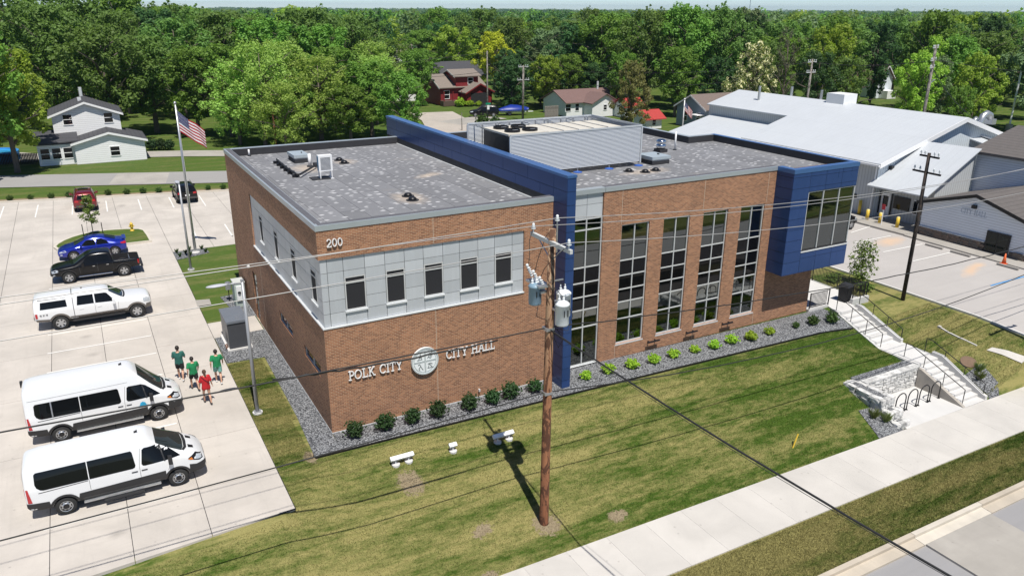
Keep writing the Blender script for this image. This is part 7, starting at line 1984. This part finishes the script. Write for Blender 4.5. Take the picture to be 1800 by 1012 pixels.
# fieldstone plinth: rows of stones
plinth = MB().box(50.9,50.999,2.75,8.12,-.6,.72).box(50.9,50.999,-.6,.85,-.9,.5).build('stone_plinth', M['dark_stone'], oh)
rnd = random.Random(5); STN = []
for i in range(5):
    me = stone_mesh(100+i, .5,.16,.16); me.materials.clear(); me.materials.append([m_plain('brown_fieldstone',(.19,.145,.115),.9,0,.4,3), m_plain('grey_fieldstone',(.14,.125,.115),.9,0,.4,3)][i%2]); STN.append(me)
for r in range(7):
    z_ = -.5+r*.175; s_ = 8.1-rnd.uniform(0,.2)
    while s_ > -.6:
        w_ = rnd.choice([.35,.45,.6,.75]); 
        if not (.8 < s_-w_/2 < 2.8) and z_ < (.68 if s_ > 2 else .45): 
            o = mk('stone', rnd.choice(STN), None, plinth, (50.9,s_-w_/2,z_+.08), R(90)); o.scale = (w_/.5*.97,1,1.05)
        s_ -= w_
MB().box(50.86,51.0,2.75,8.13,.72,.78).build('plinth_cap', M['sill'], oh)
d_ = MB().box(50.9,50.98,.95,2.7,-.75,1.68).build('door', M['black_metal'], oh)
for a, b in ((1.05,1.78),(1.87,2.6)):
    for r, s in ((-.6,.1),(.2,1.55)): MB().box(50.88,50.895,a,b,r,s).build('pane', M['glass'], d_)
ltm = m_plain('faint_lettering', (.36,.42,.50), .7)  # faint blue-grey colour of the gable letters
lettering('CITY HALL', 5.02, 2.52, .40, 51, oh, ltm, .012, .002, 'x', sp=.98*(2.05-.035*.4*9)/(sum(GL[c][0] for c in 'CITY HALL')*.40))
MB().box(50.8,51,3.85,4.2,3.05,3.3).build('wall_lamp', M['black_metal'], oh)
# ------------------------------------------------------------------ trees and shrubs
def leaf_cloud(rng, centers, n_each, size, up_bias=.85, shell=.55, aspect=.62, flat=1.0):
    """leaf quads around lobes: returns verts (n*4,3)"""
    out = []
    for (c, r), n in zip(centers, n_each):
        if n < 1: continue
        d = rng.normal(size=(n,3)); d /= np.linalg.norm(d, axis=1)[:,None]
        rad = r*(shell+(1-shell)*rng.random(n)**.6)
        p = np.array(c)+d*rad[:,None]*np.array([1,1,.82*flat])
        nrm = d+rng.normal(size=(n,3))*.55+np.array([0,0,up_bias]); nrm /= np.linalg.norm(nrm, axis=1)[:,None]
        t = np.cross(nrm, rng.normal(size=(n,3))); t /= np.linalg.norm(t, axis=1)[:,None]; b = np.cross(nrm, t)
        s = size*(.6+.8*rng.random(n))[:,None]
        q = np.stack([p-t*s*.5, p+b*s*aspect*.5, p+t*s*.5, p-b*s*aspect*.5], axis=1)
        out.append(q.reshape(-1,3))
    return np.concatenate(out)
def quads_mesh(name, v, mat, mats2=None, frac2=0, rng=None):
    n = len(v)//4; me = bpy.data.meshes.new(name)
    me.vertices.add(n*4); me.vertices.foreach_set('co', v.astype(np.float32).ravel())
    me.loops.add(n*4); me.loops.foreach_set('vertex_index', np.arange(n*4, dtype=np.int32))
    me.polygons.add(n); me.polygons.foreach_set('loop_start', np.arange(0,n*4,4, dtype=np.int32)); me.polygons.foreach_set('loop_total', np.full(n,4,dtype=np.int32))
    me.materials.append(mat)
    if mats2 is not None:
        me.materials.append(mats2); me.polygons.foreach_set('material_index', (rng.random(n) < frac2).astype(np.int32))
    me.update(calc_edges=True); me.validate(); return me
TREE_PROTO = {}
def tree_proto(kind, seed, H=15., W=11., n_lobes=84, n_leaf=10500, leaf=.40, bare=.0, crown0=.22):
    rng = np.random.default_rng(seed); rnd = random.Random(seed)
    k = MB(); lobes = []
    th = H*rnd.uniform(.24,.32)
    top_ = Vector((rnd.uniform(-.4,.4), rnd.uniform(-.4,.4), H*.84))
    k.tube([(0,0,-.3),(0,0,.4),(.05,.05,th),tuple(top_*.62),tuple(top_)], [.42,.33,.27,.15,.04], 9)
    nl = 11
    for i in range(nl):
        a = i*2.4+rnd.uniform(-.3,.3); z0 = lerp(th*.8, H*.68, i/nl); f = rnd.uniform(.62,.98)
        zz = lerp(H*.36, H*.86, (i/nl)**.9); prof = math.sin(math.pi*clamp(.16+.80*(zz/H-crown0)/(1-crown0),.12,.97))
        rr = W*.5*prof*f; b = Vector((math.cos(a)*rr, math.sin(a)*rr, zz))
        m = Vector((0,0,z0)).lerp(b,.5)+Vector((0,0,.5))
        k.tube([(0,0,z0),tuple(m),tuple(b)], [.16,.10,.03], 6)
        for j in range(2):
            e = b+Vector((rnd.uniform(-1.6,1.6),rnd.uniform(-1.6,1.6),rnd.uniform(-.2,1.4))); k.tube([tuple(m.lerp(b,.6)),tuple(e)], [.05,.02], 5)
    for i in range(n_lobes):
        u = (i+.5)/n_lobes; zz = lerp(H*crown0, H*.93, u**.85); prof = math.sin(math.pi*clamp(.14+.80*(zz/H-crown0)/(1-crown0),.1,.97))**.75
        a = i*2.399+rnd.uniform(-.4,.4); rr = W*.5*prof*(rnd.uniform(.45,.93) if i % 4 else rnd.uniform(.0,.4))
        lobes.append(((math.cos(a)*rr, math.sin(a)*rr, zz), rnd.uniform(.050,.102)*W*(.75+.35*prof)))
    n_each = np.array([r**2 for c, r in lobes]); n_each = (n_each/n_each.sum()*n_leaf).astype(int)
    v = leaf_cloud(rng, lobes, n_each, leaf, shell=.3)
    # loose twigs of leaves outside the lobes for a ragged outline
    ex = []
    for i in range(int(n_leaf*.006)):
        c, r = lobes[rnd.randrange(len(lobes))]; d = Vector((rnd.gauss(0,1),rnd.gauss(0,1),rnd.gauss(.3,1))).normalized()
        ex.append((tuple(Vector(c)+d*r*rnd.uniform(1.0,1.22)), r*.20))
    v = np.concatenate([v, leaf_cloud(rng, ex, [16]*len(ex), leaf, shell=.1)])
    tm = k.mesh('trunk', True); tm.materials.append(M['bark'])
    if kind == 'flower': cm = quads_mesh('crown', v, LEAF['flower'], M['blossom'], .42, rng)
    else: cm = quads_mesh('crown', v, LEAF[kind])
    return tm, cm
SPEC = {'maple': dict(n_lobes=92), 'maple_light': dict(n_lobes=84), 'oak': dict(n_lobes=96,W=12), 'open': dict(n_lobes=120,n_leaf=9000,leaf=.36,crown0=.12,W=12), 'dark': dict(n_lobes=84,crown0=.1),
        'yellow': dict(n_lobes=70,n_leaf=8000), 'bluish': dict(n_lobes=70), 'bronze': dict(n_lobes=76,crown0=.08), 'grey': dict(n_lobes=30,n_leaf=2200,leaf=.3), 'flower': dict(n_lobes=76,crown0=.1)}
for kd, sp in SPEC.items():
    TREE_PROTO[kd] = [tree_proto(kd, hash_ , **sp) for hash_ in ((11+len(kd)*7, 91+len(kd)*5) if kd in ('maple','oak','open','dark','maple_light') else (31+len(kd)*3,))]
WD = {'maple':(15,11),'maple_light':(15,11),'oak':(15,12),'open':(15,12),'dark':(15,11),'yellow':(15,11),'bluish':(15,11),'bronze':(15,11),'grey':(15,11),'flower':(15,11)}
def plant_tree(x, y, h, w, kind, label, group=None, name='tree', i=0):
    P_ = TREE_PROTO[kind]; tm, cm = P_[i % len(P_)]
    H, W = WD[kind]; s = h/H/.96; sw = w/W*(1.06 if kind == 'open' else 1.02)
    t = thing(name, label, 'tree', (x,y,0), RND.uniform(0,6.28), group)
    t.scale = (sw,sw,s); mk('trunk', tm, None, t); mk('crown', cm, None, t)
    return t
TREES = [
 (-16.8,66.5,17.1,10.4,'maple'),(-13.9,70.6,13.2,9.6,'maple_light'),(-9.3,98.9,17.5,13.3,'oak'),(-3.5,90.5,15.1,12.7,'oak'),
 (2.6,94.5,13.4,13.6,'oak'),(7.4,88.0,12.1,9.2,'maple'),(11.1,78.3,10.8,8.8,'open'),(13.8,75.8,13.3,9.4,'open'),
 (17.3,76.1,8.3,8.2,'maple'),(21.6,77.0,11.3,10.7,'open'),(24.2,72.1,7.6,8.2,'maple'),(28.7,76.6,10.4,10.0,'maple'),
 (29.6,66.6,9.6,6.6,'maple'),(8.4,110.0,15.6,13.7,'oak'),(16.0,115.0,16.6,14.5,'oak'),(21.0,106.0,15.6,13.0,'maple'),
 (31.4,115.8,17.2,15.3,'oak'),(40.6,120.3,16.0,13.9,'oak'),(45.7,128.2,15.6,12.5,'dark'),(57.9,127.9,9.2,9.6,'maple'),
 (70.7,140.1,13.4,12.1,'maple_light'),(71.5,121,12.6,9.5,'yellow'),(63.5,98.8,9.6,7.0,'dark'),(69.3,98.3,8.2,6.8,'dark'),
 (67.0,92.9,9.4,6.8,'maple_light'),(85.7,125.0,10.9,12.0,'bluish'),(79.5,167.6,13.5,13.5,'dark'),(77.8,99.7,14.7,11.6,'dark'),
 (80.9,95.7,16.4,12.2,'maple'),(84.5,86.7,17.3,11.8,'oak'),(88.9,82.2,18.1,11.5,'maple'),(96.0,79.9,17.9,10.9,'oak'),
 (106.3,83.4,16.3,8.6,'dark'),(76.2,82.7,10.4,6.6,'maple'),(62.6,61.9,10.4,6.2,'bronze'),(76.6,91.2,8.0,7.5,'dark'),
 (87.4,70.9,9.9,6.7,'dark'),(74.1,50.3,13.3,7.4,'flower'),(88.9,58.2,14.7,5.2,'grey'),(84.2,48.4,11.9,7.2,'dark'),
 (91.5,52.1,15.2,8.4,'maple_light'),(101.1,59.3,16.3,9.0,'maple'),(106,45.2,13.6,6.5,'maple_light'),(126,70.5,15.5,9.5,'dark'),
 (93.7,39.1,11.9,7.0,'maple_light'),(97.2,39.4,11.3,6.3,'bluish'),(106.9,42.7,13.8,8.4,'maple'),(100.8,35.4,11.9,7.0,'maple_light'),
 (121.8,47.0,14.1,11.0,'oak'),(128,49,13.5,9,'maple'),(132,44,15.1,9,'oak'),(93.2,32.6,8.1,4.4,'maple'),
 (84.6,137.2,15.3,14.6,'oak'),(87.3,158.4,17.2,16.1,'oak'),(101.3,138.8,14.6,15.4,'oak'),(126.4,91.3,15.2,11.9,'maple'),
 (142.9,93.9,15.4,13.4,'maple'),(158.0,64.4,14.4,12.5,'oak'),(-16.4,120.7,21.2,17.7,'oak'),(-5.5,135.9,20.0,17.2,'oak'),
 (3.4,140.6,19.7,17.2,'maple'),(13.4,154.8,17.9,17.9,'oak'),(-22,88,17,12,'oak'),(-24,74,15,10,'maple'),(52,131,11,9,'maple'),(48.5,108,10,8,'maple'),(37,98,12,10,'open'),(33.5,88,10.5,9,'open'),(60.5,93.5,9.2,8,'dark'),(66,104,10,9,'dark'),(72.5,93.5,9.5,8,'maple'),(11.5,86,12.5,11,'maple'),(19.5,86,12.8,11,'open'),(25.5,84,12,11,'maple'),(15.2,70.3,8.5,8,'open'),(81.5,74.5,11.5,8.5,'maple'),(91,63,12.5,8,'oak'),(98,90,16.5,11,'maple'),(89.5,47.5,11,7,'oak'),
]
KIND_LABEL = {'maple':'mid-green broadleaf tree in the belt behind the buildings','maple_light':'light green broadleaf tree in the belt behind the buildings','oak':'broad dark-limbed green tree in the woods behind the buildings','open':'loose airy light green tree in the row behind the left roof','dark':'dense dark green tree among the houses','bluish':'blue-green tree among the brighter trees','grey':'sparse grey half-bare tree at the right','bronze':'bronze-green tree right of the maroon-roofed house','flower':'tree covered in cream blossom behind the white metal roof','yellow':'yellow-green tree above the red house'}
def nth(n): return ['first','second','third','fourth','fifth','sixth','seventh','eighth','ninth','tenth','eleventh','twelfth','thirteenth','fourteenth','fifteenth','sixteenth','seventeenth','eighteenth','nineteenth','twentieth','twenty-first','twenty-second','twenty-third','twenty-fourth','twenty-fifth','twenty-sixth','twenty-seventh','twenty-eighth'][n]
def bearing(x, y): return math.atan2(x+7.44, y+29.07)
_rank = {}
for kd in KIND_LABEL:
    for r_, i in enumerate(sorted((i for i, t in enumerate(TREES) if t[4] == kd and i > 1), key=lambda i: bearing(TREES[i][0], TREES[i][1]))): _rank[i] = r_
_cnt = {kd: sum(1 for i, t in enumerate(TREES) if t[4] == kd and i > 1) for kd in KIND_LABEL}
for i, (x, y, h, w, kd) in enumerate(TREES):
    g = {'maple':'mid-green trees','maple_light':'light green trees','oak':'broad green trees','open':'airy trees behind the roof','dark':'dark trees','bluish':'blue-green trees'}.get(kd)
    lab = KIND_LABEL[kd]
    if i > 1 and _cnt[kd] > 1: lab += f', {nth(_rank[i])} from the left'
    if i == 0: lab, g = 'large green tree at the left edge overhanging the street', None
    if i == 1: lab, g = 'bright green maple left of the white house', None
    plant_tree(x, y, h, w, kd, lab, g, {'flower':'blossoming_tree','grey':'bare_tree'}.get(kd,'broadleaf_tree'), i)
for i, (x, y, h, w, kd) in enumerate([(14,-32,9,9,'maple'),(25,-35,11,10,'oak'),(36,-33,10,9,'dark'),(47,-36,11,11,'maple'),(60,-34,10,10,'oak')]):  # unseen trees, added to break up the flat reflections in the tall windows
    t = plant_tree(x, y, h, w, kd, f'unseen tree added across the street to mirror in the tall windows, {nth(i)} from the left', 'unseen trees added across the street', 'broadleaf_tree', i); t.location.z = zs(x)-.05
# woods further back, still single trees
def in_view(x, y):
    v = Vector((x+7.44, y+29.07)); f = Vector((math.sin(.5075), math.cos(.5075))); s = Vector((math.cos(.5075), -math.sin(.5075)))
    d = v.dot(f); return d > 0 and abs(v.dot(s)) < d*.74+14, d
CLEAR = [(50,108,13),(92,224,16),(99,168,13),(140,77,9),(67,132,10),(46,90,14),(48,119,8)]
rnd = random.Random(21); placed = [(t[0],t[1],t[3]) for t in TREES]; n_ind = 0; far = []
for ring0, ring1, cnt in ((135,240,150),(240,420,330),(420,800,620)):
    for _ in range(cnt):
        for _try in range(12):
            a = rnd.uniform(-.72,.72)+.5075; d = math.sqrt(rnd.uniform(ring0**2, ring1**2)); x = -7.44+math.sin(a)*d; y = -29.07+math.cos(a)*d
            ok, dd = in_view(x, y)
            if not ok or any((x-c[0])**2+(y-c[1])**2 < (c[2]+4)**2 for c in CLEAR): continue
            if any((x-p[0])**2+(y-p[1])**2 < (.36*(p[2]+10))**2 for p in placed): continue
            # keep the sight line to the far houses open
            blocked = False
            for hx, hy, hr in ((92,224,9),(99,168,8),(140,78,6)):
                hd = math.hypot(hx+7.44, hy+29.07); ang = abs(math.atan2(x+7.44,y+29.07)-math.atan2(hx+7.44,hy+29.07))
                if ang < 6/hd and d < hd: blocked = True
            if blocked: continue
            h = rnd.uniform(12,17.5)*(1 if d < 420 else .95); placed.append((x,y,11)); kd = rnd.choice(['maple','oak','oak','dark','maple_light','maple','bluish'] if d < 400 else ['oak','dark','maple'])
            if d < 230: plant_tree(x,y,h,rnd.uniform(10,14),kd,'green tree in the dense woods towards the horizon','trees of the far woods','woodland_tree',rnd.randrange(2)); n_ind += 1
            else: far.append((x,y,h,rnd.uniform(10,15),kd,d))
            break
# distant woods read as one mass
def low_tree(rng, h, w, n, leaf):
    L_ = []
    for i in range(14):
        u = (i+.5)/14; zz = h*lerp(.25,.9,u); a = i*2.4; rr = w*.5*math.sin(math.pi*(.15+.75*u))*rng.uniform(.4,.9); L_.append(((math.cos(a)*rr,math.sin(a)*rr,zz), w*rng.uniform(.14,.22)))
    ne = np.array([r**2 for c, r in L_]); ne = (ne/ne.sum()*n).astype(int)
    return leaf_cloud(rng, L_, ne, leaf, shell=.6)
rng = np.random.default_rng(3); acc = {}
LT = {'near': [low_tree(rng,1,1,900,.085) for _ in range(5)], 'far': [low_tree(rng,1,1,260,.15) for _ in range(5)]}
for x, y, h, w, kd, d in far:
    v = LT['near' if d < 420 else 'far'][rnd.randrange(5)]*np.array([w,w,h])+np.array([x,y,0]); acc.setdefault(kd, []).append(v)
for _ in range(1500):
    a = rnd.uniform(-.70,.70)+.5075; d = rnd.uniform(800,4200)**1.0; h = rnd.uniform(11,17)+(rnd.random() < .1)*3; w = rnd.uniform(14,26)*(1+d/2500)
    v = LT['far'][rnd.randrange(5)][:520]*np.array([w,w,h*1.05])+np.array([-7.44+math.sin(a)*d, -29.07+math.cos(a)*d, (d-800)*.0016]); acc.setdefault(rnd.choice(['oak','dark','bluish']), []).append(v)
for kd, vv in acc.items():
    o = mk('distant_woods', quads_mesh('distant_woods', np.concatenate(vv), LEAF[kd])); tag(o, 'distant wooded horizon behind the town', None, kind='stuff')
# low hill line under the far woods
hm = MB()
pts = [(-7.44+math.sin(a)*d_, -29.07+math.cos(a)*d_, z_) for d_, z_ in ((700,-.6),(1500,1),(3000,3.5),(4600,5.5),(5200,-20)) for a in np.linspace(.5075-.95,.5075+.95,30)]
hm.add(pts, [(i*30+j,i*30+j+1,(i+1)*30+j+1,(i+1)*30+j) for i in range(4) for j in range(29)]); struct(hm.build('hills', m_plain('distant_green', (.05,.075,.03), .95), None, True))

# shrubs
def shrub_mesh(name, seed, r, n, leaf, mat, h=1.0, spiky=False):
    rng = np.random.default_rng(seed); rnd = random.Random(seed); L_ = []
    for i in range(16):
        a = i*2.4; z = r*h*(.35+1.0*(i/16)); q = r*.62*math.sin(math.pi*(.2+.7*i/16)); L_.append(((q*math.cos(a),q*math.sin(a),z), r*rnd.uniform(.26,.42)))
    ne = [n//16]*16; v = leaf_cloud(rng, L_, ne, leaf, .4, .3)
    ex = []
    for i in range(26):
        d = Vector((rnd.gauss(0,1),rnd.gauss(0,1),abs(rnd.gauss(.6,.8)))).normalized(); ex.append((tuple(d*r*rnd.uniform(.95,1.25)+Vector((0,0,r*.55*h))), r*.10))
    v = np.concatenate([v, leaf_cloud(rng, ex, [9]*26, leaf, shell=.1)])
    return quads_mesh(name, v, mat)
SHD = [shrub_mesh('foliage',i,.44,1500,.085,M['shrub_dark'],1.1) for i in range(3)]
SHL = [shrub_mesh('foliage',10+i,.30,520,.12,M['shrub_lime'],.9) for i in range(3)]
SHM = [shrub_mesh('foliage',20+i,.36,800,.09,M['shrub_mid'],1.0) for i in range(2)]
stem_me = MB().tube([(0,0,-.1),(0,0,.25)], .025, 6).mesh('stem'); stem_me.materials.append(M['bark'])
def shrub(x, y, me, label, sc=1., group=None, z=None, name='shrub'):
    t = thing(name, label, 'shrub', (x,y,ground_z(x,y)+.03 if z is None else z), RND.uniform(0,6), group); t.scale = (sc,)*3
    mk('foliage', me, None, t); mk('stem', stem_me, None, t); return t
_ord = ['first','second','third','fourth','fifth','sixth','seventh','eighth','ninth','tenth','eleventh']
for i, (x, y) in enumerate([(.77,-.70),(2.13,-.74),(3.38,-.78),(4.57,-.76),(6.09,-.84),(7.27,-.86),(8.25,-.78),(9.55,-.8)]):
    shrub(x,y,SHD[i%3],f'dark green round shrub, {_ord[i]} from the west corner of the hall',RND.uniform(.82,1.05),'dark shrubs along the front wall')
for i, (x, y) in enumerate([(12.45,-.82),(13.81,-.81),(15.19,-.91),(16.55,-.94),(17.89,-.92),(19.29,-.95),(20.58,-1.05),(21.91,-1.0),(23.14,-1.1),(24.65,-1.06)]):
    shrub(x,y,SHL[i%3],f'lime green shrub in the gravel, {_ord[i]} to the right of the blue fin',RND.uniform(.85,1.1),'lime shrubs along the right wing')
shrub(26.7,-1.13,SHM[0],'sparse small brownish shrub right of the lime shrubs',.62); shrub(28.0,-1.22,SHM[0],'mid green shrub near the steps, left of two',.98); shrub(29.3,-1.45,SHM[1],'mid green shrub near the steps, right of two',1.08)
for i, (x, y) in enumerate([(-13.97,54.9),(-12.33,54.5),(-10.62,54.1),(-9.17,53.8),(-5.88,53.2),(-4.29,52.8),(-2.86,52.5),(-1.46,52.2),(2.92,51.3),(4.31,51.0)]):
    shrub(x,y+.35,SHM[i%2],f'small green shrub in the strip behind the lot, {_ord[i]} from the left',RND.uniform(.8,1.15),'shrubs behind the parking lot',.04)
for i, (x, y, s) in enumerate([(.4,79,1.9),(1.5,78.7,1.9),(2.4,78.3,1.7)]): shrub(x,y,SHD[i%3],f'clipped dark hedge bush beside the white house, {_ord[i]} from the wall',s,'hedge by the white house',0)
for i, (x, y, s) in enumerate([(55.2,103.6,3.2),(57,103.2,2.4),(58.6,102.8,1.8),(47.4,79.2,3.0),(49.2,78.6,2.4)]): shrub(x,y,[SHM,SHL][i<3][i%2],['tall yellow-green bush in front of the red house','yellow-green bush in the middle before the red house','low yellow-green bush by the red house porch','green bush at the bend of the side street','smaller green bush by the street sign pole'][i],s,None,0)
# ornamental grasses
def tuft_mesh(seed, n, h, spread, w, mat):
    rng = np.random.default_rng(seed); a = rng.random(n)*6.283; r0 = rng.random(n)*spread*.25; L_ = h*(.6+.5*rng.random(n)); ln = spread*(.4+.7*rng.random(n))
    b = np.stack([np.cos(a)*r0,np.sin(a)*r0,np.zeros(n)],1); tip = np.stack([np.cos(a)*(r0+ln),np.sin(a)*(r0+ln),L_],1); mid = (b+tip)/2+np.array([0,0,.12*h]); sd = np.stack([-np.sin(a),np.cos(a),np.zeros(n)],1)*w
    return quads_mesh('blades', np.stack([b-sd,b+sd,mid+sd*.7,tip],1).reshape(-1,3), mat)
TF = tuft_mesh(1,140,.55,.3,.012,M['ornamental']); TF2 = tuft_mesh(2,140,.6,.25,.012,M['shrub_mid'])
for i, (x, y, lab) in enumerate([(24.7,-8.1,'wispy grass tuft at the foot of the stone wall, left of two'),(25.1,-8.5,'wispy grass tuft at the foot of the stone wall, right of two'),(33.0,-8.3,'wispy grass tuft in the gravel right of the steps, near one'),(33.4,-8.0,'wispy grass tuft in the gravel right of the steps, far one')]):
    t = thing('grass_tuft', lab, 'plant', (x,y,ground_z(x,y)+.03)); mk('blades', TF, None, t)
for i, (x, y) in enumerate([(-2.5,30.7),(-2.42,29.6),(-1.95,30.2),(-1.72,29.5),(-1.6,30.9),(-.75,30.8),(-.6,29.9)]):
    t = thing('grass_tuft', f'small green grass tuft in the flagpole planter, {_ord[i]} from the left', 'plant', (x,y,.015), 0, 'tufts round the flagpole'); t.scale = (.6,.6,.6); mk('blades', TF2, None, t)
# young trees
def sapling(x, y, h, w, label, z, n=700, leaf=.16, seed=5, crown0=.3):
    rng = np.random.default_rng(seed); rnd = random.Random(seed); t = thing('young_tree', label, 'tree', (x,y,z)); k = MB()
    k.tube([(0,0,-.1),(.02,0,h*.5),(0,.03,h*.93)], [.035,.028,.01], 7); L_ = []
    for i in range(16):
        a = i*2.4; zz = lerp(h*crown0,h*.95,i/16); rr = w*.5*math.sin(math.pi*(.2+.72*i/16))*rnd.uniform(.2,.8); e = (math.cos(a)*rr,math.sin(a)*rr,zz); k.tube([(0,0,zz-.25*h*.3),e], [.014,.006], 4); L_.append((e, w*rnd.uniform(.16,.26)))
    k.build('trunk', M['bark'], t, True); mk('crown', quads_mesh('crown', leaf_cloud(rng,L_,[n//16]*16,leaf,shell=.1), M['sapling']), None, t)
    return t
sapling(-7.68,38.0,3.5,1.5,'staked young tree on the grass island in the lot',.125,1300,.15,5,.36)
for i, x in enumerate((-8.35,-7.0)):
    s_ = MB().cyl((0,0),.03,0,1.0,6).build('tree_stake', M['black_metal'], None, False, (x,38.3,.12)); tag(s_, ['dark stake left of the staked young tree','dark stake right of the staked young tree'][i], 'stake')
sapling(36.35,2.2,3.1,2.6,'young leafy tree by the patio railing',-.05,1300,.17,8,.12)
SHN = shrub_mesh('foliage',44,.5,900,.11,M['sapling'],.8)
shrub(35.6,1.2,SHN,'light green bush under the young tree',1.0,None,-.05); shrub(35.2,3.4,SHN,'light green bush behind the patio railing',.9,None,-.05)

# ------------------------------------------------------------------ blades of lawn grass
def lawn_blades(name, label, n, xr, yr, keep, h=.055, seed=1, w=.011):
    rng = np.random.default_rng(seed); x = rng.uniform(*xr, n); y = rng.uniform(*yr, n)
    m = np.array([keep(a,b) for a, b in zip(x,y)]); x, y = x[m], y[m]; n = len(x)
    z = np.array([ground_z(a,b) for a, b in zip(x,y)])
    a = rng.random(n)*6.283; hh = h*(.5+.9*rng.random(n)); lean = .5*hh
    b = np.stack([x,y,z-.005],1); sd = np.stack([np.cos(a),np.sin(a),np.zeros(n)],1)*w*(.7+.6*rng.random(n))[:,None]
    tip = b+np.stack([rng.normal(size=n)*lean,rng.normal(size=n)*lean,hh],1)
    v = np.stack([b-sd,b+sd,tip],1).reshape(-1,3)
    me = bpy.data.meshes.new(name); me.vertices.add(n*3); me.vertices.foreach_set('co', v.astype(np.float32).ravel()); me.loops.add(n*3); me.loops.foreach_set('vertex_index', np.arange(n*3,dtype=np.int32)); me.polygons.add(n); me.polygons.foreach_set('loop_start', np.arange(0,n*3,3,dtype=np.int32)); me.polygons.foreach_set('loop_total', np.full(n,3,dtype=np.int32)); me.materials.append(M['lawn']); me.update(calc_edges=True)
    tag(mk(name, me), label, None, kind='stuff')
def keep_front(a, b):
    e = lerp(-1.55,-2.2,clamp((a+1.2)/31.5))
    if a < -1.2 and b > -1.6: return False
    if a < -3.1 and b > -4.8+.06*(a+3): return False
    if a > 25.2 and -9.3 < b < -5.5 and a < 30.7: return False
    if 30.4 < a < 32.6: return False
    if 23.8 < a < 25.4 and b < -7.4: return False
    return b < e-.02 or a < -1.2
lawn_blades('lawn_grass','mown grass of the front lawn', 330000, (-13,37.2), (-9.18,-1.5), keep_front, .05, 1)
lawn_blades('verge_grass','grass verge between pavement and street', 150000, (2,34), (-14.5,-12.05), lambda a,b: True, .07, 2)
lawn_blades('side_grass','narrow grass strip along the west gravel bed', 60000, (-2.68,-.8), (-4.6,9.2), lambda a,b: (a < -1.22 if b < 2 else a < -1.0) and b > -1.5, .05, 3)

rm_ = thing('radio_mast', 'thin radio mast far away on the horizon', 'mast', (1054,1030,0))
MB().tube([(0,0,0),(0,0,46)], .55, 5).build('mast', M['steel'], rm_)
# ------------------------------------------------------------------ haze
hz = bpy.data.materials.new('haze_air'); hz.use_nodes = True; nt = hz.node_tree
for n_ in list(nt.nodes): nt.nodes.remove(n_)
ov = nt.nodes.new('ShaderNodeOutputMaterial'); pv = nt.nodes.new('ShaderNodeVolumePrincipled')
pv.inputs['Color'].default_value = (.60,.82,1.0,1); pv.inputs['Density'].default_value = .0001; pv.inputs['Anisotropy'].default_value = .3
nt.links.new(pv.outputs[0], ov.inputs['Volume'])
hb = MB().box(-6200,6200,-3100,6200,-25,48).build('haze', hz); tag(hb, 'thin blue summer haze over the town', None, kind='stuff')
